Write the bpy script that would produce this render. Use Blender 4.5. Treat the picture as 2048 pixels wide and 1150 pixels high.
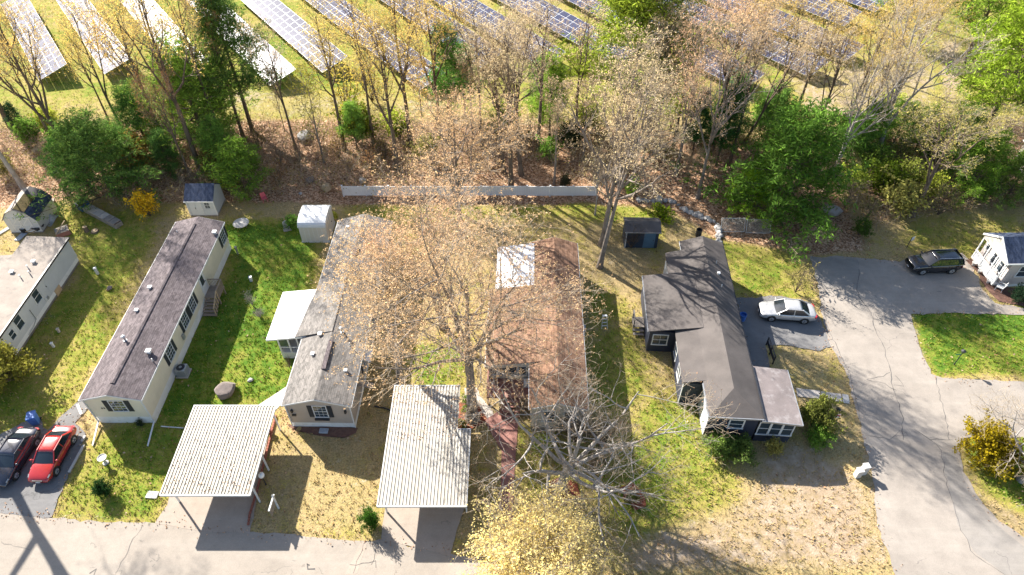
import bpy, bmesh, math, random
import numpy as np
from mathutils import Vector, Matrix

# ------------------------------------------------------------------ camera, sky, sun, exposure
for o in list(bpy.data.objects):
    bpy.data.objects.remove(o)
SC = bpy.context.scene
COL = SC.collection
R = math.radians
CAM_H = 45.0
FPX = 1365.33          # focal length in photograph pixels (24 mm on a 36 mm sensor)
cam = bpy.data.objects.new('camera', bpy.data.cameras.new('camera'))
cam.data.lens = 24.0
cam.data.sensor_width = 36.0
cam.data.clip_start = 0.5
cam.data.clip_end = 6000
cam.location = (0, 0, CAM_H)
cam.rotation_euler = (R(45), 0, 0)
COL.objects.link(cam)
SC.camera = cam

SUN_EL = 32.0
SUN_TRAVEL = Vector((0.70, -0.714, 0)).normalized()      # the way shadows fall on the ground
world = bpy.data.worlds.new('World')
SC.world = world
world.use_nodes = True
wn = world.node_tree
bg = wn.nodes['Background']
sky = wn.nodes.new('ShaderNodeTexSky')
sky.sky_type = 'NISHITA'
sky.sun_disc = False
sky.sun_elevation = R(SUN_EL)
sky.sun_rotation = math.atan2(-SUN_TRAVEL.x, -SUN_TRAVEL.y)
sky.altitude = 50
sky.air_density = 1.0
sky.dust_density = 1.2
wn.links.new(sky.outputs[0], bg.inputs[0])
bg.inputs[1].default_value = 0.076

sl = bpy.data.lights.new('sun', 'SUN')
sl.energy = 5.0
sl.angle = R(0.55)
sl.color = (1.0, 0.95, 0.87)
sun = bpy.data.objects.new('sun', sl)
sd = Vector((SUN_TRAVEL.x * math.cos(R(SUN_EL)), SUN_TRAVEL.y * math.cos(R(SUN_EL)), -math.sin(R(SUN_EL))))
sun.rotation_euler = sd.to_track_quat('-Z', 'Y').to_euler()
sun.location = (-60, 90, 60)
COL.objects.link(sun)

SC.view_settings.view_transform = 'Standard'
SC.view_settings.look = 'None'
SC.view_settings.gamma = 1.0
SC.view_settings.use_curve_mapping = False
SC.view_settings.exposure = 1.72
SC.cycles.max_bounces = 6
SC.cycles.diffuse_bounces = 3
SC.cycles.glossy_bounces = 3
SC.cycles.transmission_bounces = 4
SC.cycles.sample_clamp_indirect = 6
SC.cycles.caustics_reflective = False
SC.cycles.caustics_refractive = False

rnd = random.Random(7)

def P(px, py, z=0.0):
    """world point at height z that the drone camera saw at photograph pixel (px, py)"""
    c = math.sqrt(0.5)
    u = (px - 1024) / FPX
    v = (py - 575) / FPX
    t = (CAM_H - z) / (c * (1 + v))
    return Vector((u * t, c * (1 - v) * t, z))

# ------------------------------------------------------------------ helpers: objects
def tag(o, label=None, cat=None, group=None, kind=None):
    if label: o['label'] = label
    if cat: o['category'] = cat
    if group: o['group'] = group
    if kind: o['kind'] = kind
    return o

def empty(name, loc=(0, 0, 0), rz=0.0, label=None, cat=None, group=None):
    o = bpy.data.objects.new(name, None)
    o.empty_display_size = 0.3
    COL.objects.link(o)
    o.location = loc
    o.rotation_euler = (0, 0, rz)
    return tag(o, label, cat, group)

def link(name, me, parent=None, loc=None, rot=None):
    o = bpy.data.objects.new(name, me)
    COL.objects.link(o)
    if parent: o.parent = parent
    if loc is not None: o.location = loc
    if rot is not None: o.rotation_euler = rot
    return o

def copy_tree(o, parent=None):
    c = o.copy()
    COL.objects.link(c)
    c.parent = parent
    for ch in list(o.children):
        copy_tree(ch, c)
    return c

def npmesh(name, V, Q, mat, tint=None, smooth=False):
    """mesh from numpy arrays; Q is (M,3) or (M,4)"""
    V = np.asarray(V, dtype=np.float32).reshape(-1, 3)
    Q = np.asarray(Q, dtype=np.int32)
    n = Q.shape[1]
    me = bpy.data.meshes.new(name)
    me.vertices.add(len(V))
    me.vertices.foreach_set('co', V.ravel())
    me.loops.add(Q.size)
    me.loops.foreach_set('vertex_index', Q.ravel())
    me.polygons.add(len(Q))
    me.polygons.foreach_set('loop_start', np.arange(0, Q.size, n, dtype=np.int32))
    me.polygons.foreach_set('loop_total', np.full(len(Q), n, dtype=np.int32))
    if smooth:
        me.polygons.foreach_set('use_smooth', np.ones(len(Q), dtype=bool))
    if tint is not None:
        a = me.attributes.new('tint', 'FLOAT', 'POINT')
        a.data.foreach_set('value', np.asarray(tint, dtype=np.float32))
    me.update(calc_edges=True)
    me.materials.append(mat)
    return me

class MB:
    """collects faces of one part"""
    def __init__(s):
        s.v = []; s.f = []; s.m = []
    def add(s, vs, fs, m=0):
        b = len(s.v)
        s.v += [tuple(p) for p in vs]
        s.f += [tuple(b + i for i in f) for f in fs]
        s.m += [m] * len(fs)
        return s
    def hexa(s, p, m=0):      # p: 4 bottom ccw, 4 top ccw
        return s.add(p, [(3, 2, 1, 0), (4, 5, 6, 7), (0, 1, 5, 4), (1, 2, 6, 5), (2, 3, 7, 6), (3, 0, 4, 7)], m)
    def box(s, x0, x1, y0, y1, z0, z1, m=0):
        return s.hexa([(x0, y0, z0), (x1, y0, z0), (x1, y1, z0), (x0, y1, z0), (x0, y0, z1), (x1, y0, z1), (x1, y1, z1), (x0, y1, z1)], m)
    def slab(s, a, b, c, d, th, m=0):      # top corners ccw seen from above, thickness downwards
        p = [Vector(q) for q in (a, b, c, d)]
        lo = [q - Vector((0, 0, th)) for q in p]
        return s.hexa(lo + p, m)
    def beam(s, a, b, w, h=None, m=0, up=(0, 0, 1)):
        a = Vector(a); b = Vector(b); h = h or w
        t = (b - a).normalized(); u = Vector(up)
        if abs(t.dot(u)) > 0.95: u = Vector((0, 1, 0))
        sd_ = t.cross(u).normalized() * w / 2
        up_ = sd_.cross(t).normalized() * h / 2
        return s.hexa([a - sd_ - up_, a + sd_ - up_, b + sd_ - up_, b - sd_ - up_, a - sd_ + up_, a + sd_ + up_, b + sd_ + up_, b - sd_ + up_], m)
    def tube(s, pts, rads, n=8, m=0, cap=True):
        pts = [Vector(p) for p in pts]
        if not hasattr(rads, '__len__'): rads = [rads] * len(pts)
        base = len(s.v)
        for i, p in enumerate(pts):
            t = (pts[min(i + 1, len(pts) - 1)] - pts[max(i - 1, 0)]).normalized()
            ref = Vector((0, 0, 1)) if abs(t.z) < 0.9 else Vector((1, 0, 0))
            u = t.cross(ref).normalized(); w = t.cross(u)
            for k in range(n):
                a = 2 * math.pi * k / n
                s.v.append(tuple(p + (u * math.cos(a) + w * math.sin(a)) * rads[i]))
        for i in range(len(pts) - 1):
            for k in range(n):
                k2 = (k + 1) % n
                s.f.append((base + i * n + k2, base + i * n + k, base + (i + 1) * n + k, base + (i + 1) * n + k2)); s.m.append(m)
        if cap:
            s.f.append(tuple(base + k for k in range(n))); s.m.append(m)
            e = base + (len(pts) - 1) * n
            s.f.append(tuple(e + n - 1 - k for k in range(n))); s.m.append(m)
        return s
    def lathe(s, prof, n=16, c=(0, 0, 0), m=0):       # profile [(r,z)...] bottom to top
        base = len(s.v)
        for r, z in prof:
            for k in range(n):
                a = 2 * math.pi * k / n
                s.v.append((c[0] + max(r, 1e-4) * math.cos(a), c[1] + max(r, 1e-4) * math.sin(a), c[2] + z))
        for i in range(len(prof) - 1):
            for k in range(n):
                k2 = (k + 1) % n
                s.f.append((base + i * n + k, base + i * n + k2, base + (i + 1) * n + k2, base + (i + 1) * n + k)); s.m.append(m)
        s.f.append(tuple(base + n - 1 - k for k in range(n))); s.m.append(m)
        e = base + (len(prof) - 1) * n
        s.f.append(tuple(e + k for k in range(n))); s.m.append(m)
        return s
    def wbox(s, fr, u0, u1, z0, z1, d0, d1, m=0):     # box on a wall frame (O, r, n)
        O, r, n = fr
        def q(u, z, d): return O + r * u + Vector((0, 0, z)) + n * d
        return s.hexa([q(u0, z0, d1), q(u1, z0, d1), q(u1, z0, d0), q(u0, z0, d0), q(u0, z1, d1), q(u1, z1, d1), q(u1, z1, d0), q(u0, z1, d0)], m)
    def build(s, name, mats, parent=None, smooth=False, bevel=0, loc=None, rot=None):
        me = bpy.data.meshes.new(name)
        me.from_pydata(s.v, [], s.f)
        if not isinstance(mats, (list, tuple)): mats = [mats]
        for mm in mats: me.materials.append(M[mm] if isinstance(mm, str) else mm)
        if len(mats) > 1: me.polygons.foreach_set('material_index', s.m)
        if smooth: me.polygons.foreach_set('use_smooth', [True] * len(s.f))
        me.update()
        bm = bmesh.new(); bm.from_mesh(me)
        bmesh.ops.recalc_face_normals(bm, faces=bm.faces)
        bm.to_mesh(me); bm.free()
        o = link(name, me, parent, loc, rot)
        if bevel:
            b = o.modifiers.new('bevel', 'BEVEL'); b.width = bevel; b.segments = 2; b.limit_method = 'ANGLE'
        return o

def wall(O, e):
    """wall frame from ground point O to ground point e, normal to the right of the way O->e"""
    O = Vector(O); e = Vector(e)
    r = (e - O).normalized()
    return (O, r, Vector((r.y, -r.x, 0)))

# ------------------------------------------------------------------ helpers: materials
M = {}
def nodes(name):
    m = bpy.data.materials.new(name); m.use_nodes = True
    nt = m.node_tree
    return m, nt, nt.nodes['Principled BSDF']
def N(nt, t, **kw):
    n = nt.nodes.new(t)
    for k, v in kw.items():
        if k.startswith('i_'):
            n.inputs[k[2:].replace('_', ' ')].default_value = v
        else: setattr(n, k, v)
    return n
def L(nt, a, b): nt.links.new(a, b)
def ramp(nt, fac, stops):
    r = N(nt, 'ShaderNodeValToRGB')
    els = r.color_ramp.elements
    while len(els) < len(stops): els.new(0.5)
    for e, (p, c) in zip(els, stops):
        e.position = p; e.color = (*c, 1) if len(c) == 3 else c
    if fac is not None: L(nt, fac, r.inputs[0])
    return r.outputs[0]
def mix(nt, fac, a, b, typ='MIX'):
    n = N(nt, 'ShaderNodeMix', data_type='RGBA', blend_type=typ)
    if isinstance(fac, float): n.inputs[0].default_value = fac
    else: L(nt, fac, n.inputs[0])
    for i, c in ((6, a), (7, b)):
        if isinstance(c, tuple): n.inputs[i].default_value = (*c, 1)
        else: L(nt, c, n.inputs[i])
    return n.outputs[2]
def noise(nt, vec, scale, detail=4, rough=0.55, dist=0.0):
    n = N(nt, 'ShaderNodeTexNoise')
    n.inputs['Scale'].default_value = scale; n.inputs['Detail'].default_value = detail
    n.inputs['Roughness'].default_value = rough; n.inputs['Distortion'].default_value = dist
    L(nt, vec, n.inputs['Vector'])
    return n.outputs['Fac']
def math_(nt, op, a, b=None, clamp=False):
    n = N(nt, 'ShaderNodeMath', operation=op); n.use_clamp = clamp
    for i, c in ((0, a), (1, b)):
        if c is None: continue
        if isinstance(c, (int, float)): n.inputs[i].default_value = c
        else: L(nt, c, n.inputs[i])
    return n.outputs[0]
def bump(nt, bsdf, h, strength=0.4, dist=0.05):
    b = N(nt, 'ShaderNodeBump'); b.inputs['Strength'].default_value = strength; b.inputs['Distance'].default_value = dist
    L(nt, h, b.inputs['Height']); L(nt, b.outputs[0], bsdf.inputs['Normal'])
def coord(nt, kind='Object'):
    return N(nt, 'ShaderNodeTexCoord').outputs[kind]

def plain(name, col, rough=0.7, var=0.25, scale=1.5, fine=30, bmp=0.25, metal=0.0, spec=0.4, dirt=None):
    """painted or raw surface with blotches, fine grain and a little relief"""
    m, nt, b = nodes(name)
    co = coord(nt)
    n1 = noise(nt, co, scale, 5, 0.6); n2 = noise(nt, co, fine, 3)
    lo = tuple(c * (1 - var) for c in col); hi = tuple(min(1, c * (1 + var * 0.7)) for c in col)
    c1 = ramp(nt, n1, [(0.3, lo), (0.7, hi)])
    c2 = mix(nt, 0.35, c1, ramp(nt, n2, [(0.3, lo), (0.75, hi)]))
    if dirt:
        f = ramp(nt, noise(nt, co, scale * 1.7, 6, 0.7), [(0.52, (0, 0, 0)), (0.72, (1, 1, 1))])
        c2 = mix(nt, math_(nt, 'MULTIPLY', f, 0.7), c2, dirt)
    L(nt, c2, b.inputs['Base Color'])
    b.inputs['Roughness'].default_value = rough; b.inputs['Metallic'].default_value = metal
    b.inputs['Specular IOR Level'].default_value = spec
    if bmp: bump(nt, b, n2, bmp, 0.02)
    M[name] = m
    return m

def siding(name, col, pitch=0.115, var=0.12):
    """horizontal clapboards in vinyl"""
    m, nt, b = nodes(name)
    co = coord(nt)
    sx = N(nt, 'ShaderNodeSeparateXYZ'); L(nt, co, sx.inputs[0])
    saw = math_(nt, 'FRACT', math_(nt, 'MULTIPLY', sx.outputs[2], 1 / pitch))
    n1 = noise(nt, co, 0.9, 5, 0.65)
    lo = tuple(c * (1 - var) for c in col)
    c1 = ramp(nt, n1, [(0.3, lo), (0.65, col)])
    c2 = mix(nt, math_(nt, 'MULTIPLY', math_(nt, 'LESS_THAN', saw, 0.14), 0.35), c1, tuple(c * 0.5 for c in col))
    L(nt, c2, b.inputs['Base Color']); b.inputs['Roughness'].default_value = 0.55
    bump(nt, b, saw, 0.6, 0.015)
    M[name] = m

def shingle(name, a, b2, c, row=0.15, width=0.34):
    """asphalt shingle courses running along the ridge (local Y)"""
    m, nt, b = nodes(name)
    co = coord(nt)
    sx = N(nt, 'ShaderNodeSeparateXYZ'); L(nt, co, sx.inputs[0])
    cx = N(nt, 'ShaderNodeCombineXYZ'); L(nt, sx.outputs[1], cx.inputs[0]); L(nt, sx.outputs[0], cx.inputs[1])
    br = N(nt, 'ShaderNodeTexBrick'); L(nt, cx.outputs[0], br.inputs['Vector'])
    br.inputs['Scale'].default_value = 1.0; br.inputs['Brick Width'].default_value = width; br.inputs['Row Height'].default_value = row
    br.inputs['Mortar Size'].default_value = 0.012; br.inputs['Mortar Smooth'].default_value = 0.2; br.inputs['Bias'].default_value = 0.0
    br.offset = 0.37
    br.inputs['Color1'].default_value = (*a, 1); br.inputs['Color2'].default_value = (*b2, 1); br.inputs['Mortar'].default_value = (*c, 1)
    # each shingle its own shade
    vz = N(nt, 'ShaderNodeTexVoronoi'); vz.inputs['Scale'].default_value = 1.0
    mp = N(nt, 'ShaderNodeMapping'); mp.inputs['Scale'].default_value = (1 / row, 1 / width, 0.01); L(nt, co, mp.inputs[0]); L(nt, mp.outputs[0], vz.inputs['Vector'])
    n1 = noise(nt, co, 0.45, 5, 0.6); n2 = noise(nt, co, 45, 2)
    sv = N(nt, 'ShaderNodeSeparateColor'); L(nt, vz.outputs['Color'], sv.inputs[0])
    c1 = mix(nt, 0.45, br.outputs['Color'], ramp(nt, sv.outputs[0], [(0.1, tuple(q * 0.75 for q in a)), (0.9, tuple(q * 1.25 for q in b2))]))
    c2 = mix(nt, 0.55, c1, ramp(nt, n1, [(0.3, (0.62, 0.62, 0.62)), (0.7, (1.12, 1.1, 1.08))]), 'MULTIPLY')
    c3 = mix(nt, 0.35, c2, ramp(nt, n2, [(0.3, (0.6, 0.6, 0.6)), (0.7, (1.3, 1.3, 1.3))]), 'MULTIPLY')
    L(nt, c3, b.inputs['Base Color']); b.inputs['Roughness'].default_value = 0.92; b.inputs['Specular IOR Level'].default_value = 0.2
    bump(nt, b, br.outputs['Fac'], -0.5, 0.02)
    M[name] = m

def glossy(name, col, rough=0.08, metal=0.0, coat=0.0, spec=0.5):
    m, nt, b = nodes(name)
    n1 = noise(nt, coord(nt), 2.5, 3)
    L(nt, ramp(nt, n1, [(0.3, tuple(c * 0.9 for c in col)), (0.7, tuple(min(1, c * 1.06) for c in col))]), b.inputs['Base Color'])
    b.inputs['Roughness'].default_value = rough; b.inputs['Metallic'].default_value = metal
    b.inputs['Coat Weight'].default_value = coat; b.inputs['Coat Roughness'].default_value = 0.05
    b.inputs['Specular IOR Level'].default_value = spec
    M[name] = m

def foliage(name, trans=0.35, lo=0.55, hi=1.35, shift=(1.0, 1.0, 1.0)):
    """leaf colour from the object's own colour, varied leaf by leaf"""
    m, nt, b = nodes(name)
    oi = N(nt, 'ShaderNodeObjectInfo')
    at = N(nt, 'ShaderNodeAttribute', attribute_name='tint')
    f = ramp(nt, at.outputs['Fac'], [(0.0, (lo, lo * 0.95, lo * 0.9)), (0.55, (1, 1, 1)), (1.0, (hi * shift[0], hi * shift[1], hi * shift[2]))])
    c = mix(nt, 1.0, oi.outputs['Color'], f, 'MULTIPLY')
    nt.nodes.remove(b)
    d = N(nt, 'ShaderNodeBsdfDiffuse'); L(nt, c, d.inputs[0])
    t = N(nt, 'ShaderNodeBsdfTranslucent'); L(nt, c, t.inputs[0])
    mx = N(nt, 'ShaderNodeMixShader'); mx.inputs[0].default_value = trans
    L(nt, d.outputs[0], mx.inputs[1]); L(nt, t.outputs[0], mx.inputs[2])
    L(nt, mx.outputs[0], nt.nodes['Material Output'].inputs[0])
    M[name] = m

def bark(name, a, b2, sc=6):
    m, nt, b = nodes(name)
    co = coord(nt)
    mp = N(nt, 'ShaderNodeMapping'); mp.inputs['Scale'].default_value = (1, 1, 0.25); L(nt, co, mp.inputs[0])
    n1 = noise(nt, mp.outputs[0], sc, 5, 0.7); n2 = noise(nt, co, 0.8, 3)
    c = mix(nt, 0.4, ramp(nt, n1, [(0.35, a), (0.65, b2)]), ramp(nt, n2, [(0.35, a), (0.65, b2)]))
    L(nt, c, b.inputs['Base Color']); b.inputs['Roughness'].default_value = 0.95; b.inputs['Specular IOR Level'].default_value = 0.15
    bump(nt, b, n1, 0.8, 0.04)
    M[name] = m

# materials -------------------------------------------------------------------------------------
shingle('shingle_charcoal', (0.10, 0.082, 0.086), (0.17, 0.142, 0.146), (0.04, 0.034, 0.036))
shingle('shingle_grey', (0.145, 0.135, 0.125), (0.235, 0.215, 0.198), (0.065, 0.06, 0.056))
shingle('shingle_brown', (0.19, 0.105, 0.066), (0.30, 0.18, 0.118), (0.09, 0.042, 0.026), row=0.2, width=0.42)
shingle('shingle_slate', (0.045, 0.06, 0.105), (0.085, 0.105, 0.16), (0.02, 0.025, 0.04))
plain('rolled_roof', (0.10, 0.086, 0.079), 0.85, 0.40, 0.55, 22, 0.3, dirt=(0.08, 0.07, 0.066))
plain('dark_roof', (0.095, 0.088, 0.088), 0.85, 0.35, 0.6, 22, 0.3, dirt=(0.05, 0.047, 0.047))
plain('sunroom_roof', (0.20, 0.168, 0.16), 0.6, 0.35, 0.7, 14, 0.2, dirt=(0.36, 0.33, 0.32))
plain('tan_roof', (0.30, 0.255, 0.215), 0.9, 0.28, 0.7, 18, 0.25, dirt=(0.17, 0.15, 0.135))
plain('white_roof', (0.66, 0.66, 0.65), 0.6, 0.07, 0.8, 12, 0.1)
plain('rear_roof_white', (0.62, 0.63, 0.66), 0.6, 0.15, 0.8, 12, 0.1)
siding('siding_cream', (0.72, 0.66, 0.53))
siding('siding_taupe', (0.42, 0.36, 0.31))
siding('siding_white', (0.55, 0.57, 0.59))
siding('siding_navy', (0.028, 0.036, 0.062))
siding('siding_beige', (0.52, 0.46, 0.43))
siding('siding_pale', (0.46, 0.43, 0.37))
plain('trim_white', (0.62, 0.62, 0.61), 0.5, 0.06, 2, 20, 0.08)
plain('skirt_white', (0.72, 0.72, 0.71), 0.6, 0.12, 1.2, 16, 0.15, dirt=(0.55, 0.52, 0.46))
plain('trim_black', (0.02, 0.02, 0.024), 0.5, 0.2, 2, 20, 0.1)
plain('shutter_dark', (0.03, 0.035, 0.042), 0.55, 0.2, 3, 40, 0.2)
plain('gutter_grey', (0.30, 0.31, 0.33), 0.45, 0.2, 2, 20, 0.1, metal=0.3)
plain('metal_grey', (0.42, 0.43, 0.44), 0.4, 0.2, 3, 25, 0.1, metal=0.6)
plain('galvanised', (0.52, 0.53, 0.54), 0.42, 0.15, 3, 25, 0.1, metal=0.7)
plain('metal_dark', (0.035, 0.035, 0.038), 0.45, 0.25, 4, 25, 0.1)
plain('plastic_white', (0.62, 0.62, 0.62), 0.4, 0.05, 4, 25, 0.05)
plain('plastic_blue', (0.045, 0.14, 0.42), 0.35, 0.12, 4, 25, 0.05)
plain('plastic_navy', (0.03, 0.09, 0.20), 0.4, 0.15, 4, 25, 0.05)
plain('plastic_black', (0.014, 0.014, 0.016), 0.5, 0.2, 4, 25, 0.05)
plain('rubber', (0.018, 0.018, 0.018), 0.85, 0.2, 6, 40, 0.2)
plain('deck_red', (0.27, 0.125, 0.10), 0.75, 0.25, 2, 25, 0.2)
plain('deck_wood', (0.29, 0.225, 0.17), 0.85, 0.25, 2, 25, 0.3)
plain('wood_grey', (0.27, 0.235, 0.20), 0.9, 0.3, 2, 20, 0.3)
plain('wood_fresh', (0.48, 0.34, 0.20), 0.85, 0.25, 3, 20, 0.3)
plain('concrete', (0.46, 0.41, 0.36), 0.9, 0.18, 1.2, 24, 0.25, dirt=(0.33, 0.29, 0.25))
plain('concrete_white', (0.46, 0.44, 0.41), 0.85, 0.12, 1.5, 24, 0.2)
plain('brick_red', (0.30, 0.105, 0.07), 0.9, 0.3, 6, 30, 0.3)
plain('stone', (0.36, 0.345, 0.33), 0.95, 0.35, 3, 18, 0.7, dirt=(0.20, 0.195, 0.18))
plain('boulder', (0.19, 0.155, 0.14), 0.95, 0.35, 2, 14, 0.9, dirt=(0.17, 0.145, 0.13))
plain('sandstone', (0.42, 0.32, 0.20), 0.95, 0.3, 2, 14, 0.7)
plain('moss', (0.10, 0.07, 0.02), 0.98, 0.6, 5, 30, 0.9, dirt=(0.10, 0.11, 0.025))
plain('mulch', (0.25, 0.075, 0.04), 0.98, 0.45, 4, 26, 0.9, dirt=(0.13, 0.045, 0.03))
plain('mulch_brown', (0.16, 0.085, 0.062), 0.98, 0.45, 4, 26, 0.9, dirt=(0.10, 0.055, 0.042))
plain('canvas_blue', (0.08, 0.13, 0.19), 0.8, 0.3, 3, 20, 0.2)
plain('tarp_grey', (0.33, 0.36, 0.40), 0.7, 0.3, 3, 20, 0.3)
plain('wall_grey_brown', (0.20, 0.175, 0.15), 0.9, 0.2, 2, 20, 0.3)
plain('shed_vinyl', (0.60, 0.56, 0.50), 0.6, 0.1, 1.2, 20, 0.1)
plain('shed_navy', (0.035, 0.055, 0.085), 0.6, 0.25, 1.2, 20, 0.2)
plain('door_blue', (0.10, 0.19, 0.27), 0.5, 0.2, 1.5, 20, 0.1)
plain('sign_red', (0.62, 0.12, 0.14), 0.5, 0.1, 3, 20, 0.05)
plain('sign_white', (0.76, 0.76, 0.77), 0.5, 0.08, 3, 20, 0.05)
plain('sign_green', (0.03, 0.17, 0.09), 0.5, 0.1, 3, 20, 0.05)
plain('fence_vinyl', (0.70, 0.70, 0.70), 0.6, 0.10, 1.0, 18, 0.1, dirt=(0.55, 0.53, 0.50))
plain('flower_purple', (0.16, 0.02, 0.06), 0.8, 0.3, 6, 30, 0.2)
glossy('window_glass', (0.035, 0.05, 0.065), 0.04, spec=0.9)
glossy('car_glass', (0.015, 0.022, 0.028), 0.03, spec=0.9)
glossy('paint_red', (0.33, 0.016, 0.014), 0.22, 0.0, 1.0)
glossy('paint_black', (0.008, 0.009, 0.014), 0.12, 0.0, 1.0, 0.6)
glossy('paint_silver', (0.55, 0.54, 0.53), 0.28, 0.4, 1.0)
glossy('paint_navy', (0.012, 0.014, 0.026), 0.15, 0.0, 1.0, 0.6)
glossy('headlight', (0.30, 0.30, 0.30), 0.08, 0.2, 1.0)
glossy('taillight', (0.35, 0.012, 0.012), 0.12, 0.0, 1.0)
glossy('chrome', (0.62, 0.62, 0.63), 0.15, 0.9)
glossy('lamp_globe', (0.82, 0.82, 0.80), 0.25)
foliage('leaf', 0.35)
foliage('bud', 0.40, 0.42, 1.3, (1.0, 1.0, 0.9))
foliage('needle', 0.30, 0.35, 1.6, (1.15, 1.1, 0.8))
bark('bark_grey', (0.13, 0.108, 0.09), (0.32, 0.275, 0.235))
bark('bark_pale', (0.20, 0.18, 0.16), (0.46, 0.42, 0.38))
bark('bark_brown', (0.075, 0.056, 0.042), (0.20, 0.155, 0.115))
bark('twig', (0.16, 0.12, 0.085), (0.32, 0.25, 0.18), 3)
bark('twig_light', (0.30, 0.235, 0.165), (0.50, 0.41, 0.30), 3)

def asphalt(name, col, crackcol, var=0.2, dust=(0.40, 0.36, 0.31)):
    m, nt, b = nodes(name)
    co = coord(nt)
    n1 = noise(nt, co, 0.22, 6, 0.65, 0.6); n2 = noise(nt, co, 26, 3); n3 = noise(nt, co, 1.3, 5, 0.7)
    mp = N(nt, 'ShaderNodeMapping'); mp.inputs['Scale'].default_value = (0.12, 1.2, 1); L(nt, co, mp.inputs[0])
    n4 = noise(nt, mp.outputs[0], 0.8, 5, 0.7)
    c = ramp(nt, n1, [(0.3, tuple(q * (1 - var) for q in col)), (0.7, tuple(q * (1 + var) for q in col))])
    c = mix(nt, 0.35, c, ramp(nt, n3, [(0.3, (0.72, 0.72, 0.72)), (0.75, (1.18, 1.17, 1.15))]), 'MULTIPLY')
    c = mix(nt, 0.35, c, ramp(nt, n2, [(0.25, (0.55, 0.55, 0.55)), (0.75, (1.4, 1.4, 1.4))]), 'MULTIPLY')
    c = mix(nt, math_(nt, 'MULTIPLY', ramp(nt, n4, [(0.5, (0, 0, 0)), (0.8, (1, 1, 1))]), 0.35), c, dust)
    vo = N(nt, 'ShaderNodeTexVoronoi', feature='DISTANCE_TO_EDGE'); vo.inputs['Scale'].default_value = 0.21
    ad = N(nt, 'ShaderNodeVectorMath', operation='ADD'); L(nt, co, ad.inputs[0])
    nn = N(nt, 'ShaderNodeTexNoise'); nn.inputs['Scale'].default_value = 0.9; nn.inputs['Detail'].default_value = 5; L(nt, co, nn.inputs['Vector'])
    sc = N(nt, 'ShaderNodeVectorMath', operation='SCALE'); sc.inputs[3].default_value = 2.2; L(nt, nn.outputs['Color'], sc.inputs[0]); L(nt, sc.outputs[0], ad.inputs[1])
    L(nt, ad.outputs[0], vo.inputs['Vector'])
    crack = math_(nt, 'LESS_THAN', vo.outputs['Distance'], 0.006)
    broken = math_(nt, 'GREATER_THAN', noise(nt, co, 0.35, 3), 0.58)
    c = mix(nt, math_(nt, 'MULTIPLY', math_(nt, 'MULTIPLY', crack, broken), 0.38), c, crackcol)
    L(nt, c, b.inputs['Base Color']); b.inputs['Roughness'].default_value = 0.93; b.inputs['Specular IOR Level'].default_value = 0.2
    bump(nt, b, n2, 0.35, 0.015)
    M[name] = m
asphalt('asphalt_pale', (0.305, 0.265, 0.222), (0.09, 0.085, 0.08), 0.13)
asphalt('asphalt_street', (0.29, 0.255, 0.22), (0.07, 0.068, 0.068), 0.16)
asphalt('asphalt_grey', (0.18, 0.175, 0.172), (0.06, 0.06, 0.06), 0.2, dust=(0.26, 0.24, 0.22))
asphalt('asphalt_patchy', (0.25, 0.228, 0.205), (0.07, 0.068, 0.068), 0.18)
asphalt('asphalt_dark', (0.125, 0.122, 0.125), (0.05, 0.05, 0.05), 0.2, dust=(0.2, 0.19, 0.175))
asphalt('pad_tan', (0.34, 0.285, 0.235), (0.14, 0.12, 0.1), 0.12)
plain('lattice_grey', (0.50, 0.48, 0.45), 0.9, 0.2, 2, 20, 0.2)
plain('crack_tar', (0.10, 0.095, 0.09), 0.9, 0.3, 3, 25, 0.2)

# ------------------------------------------------------------------ ground
def axis(a, b, step, far):
    core = np.arange(a, b + step * 0.5, step)
    ext = np.array([3, 8, 20, 60, 180, 600, far])
    return np.concatenate([(a - ext)[::-1], core, b + ext])
gx = axis(-86, 86, 0.5, 2500)
gy = axis(12, 118, 0.5, 3000)
GX, GY = np.meshgrid(gx, gy)
pts2 = np.stack([GX.ravel(), GY.ravel()], 1)

def inside(poly, pts):
    x, y = pts[:, 0], pts[:, 1]
    res = np.zeros(len(pts), bool)
    n = len(poly)
    for i in range(n):
        x0, y0 = poly[i]; x1, y1 = poly[(i + 1) % n]
        if y0 == y1: continue
        c = ((y0 > y) != (y1 > y)) & (x < (x1 - x0) * (y - y0) / (y1 - y0) + x0)
        res ^= c
    return res
def wpoly(pp):
    return [tuple(P(a, b)[:2]) for a, b in pp]
def blur(a, n):
    for _ in range(n):
        b = a.copy()
        b[1:-1, 1:-1] = (a[1:-1, 1:-1] * 2 + a[:-2, 1:-1] + a[2:, 1:-1] + a[1:-1, :-2] + a[1:-1, 2:]) / 6
        a = b
    return a

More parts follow.
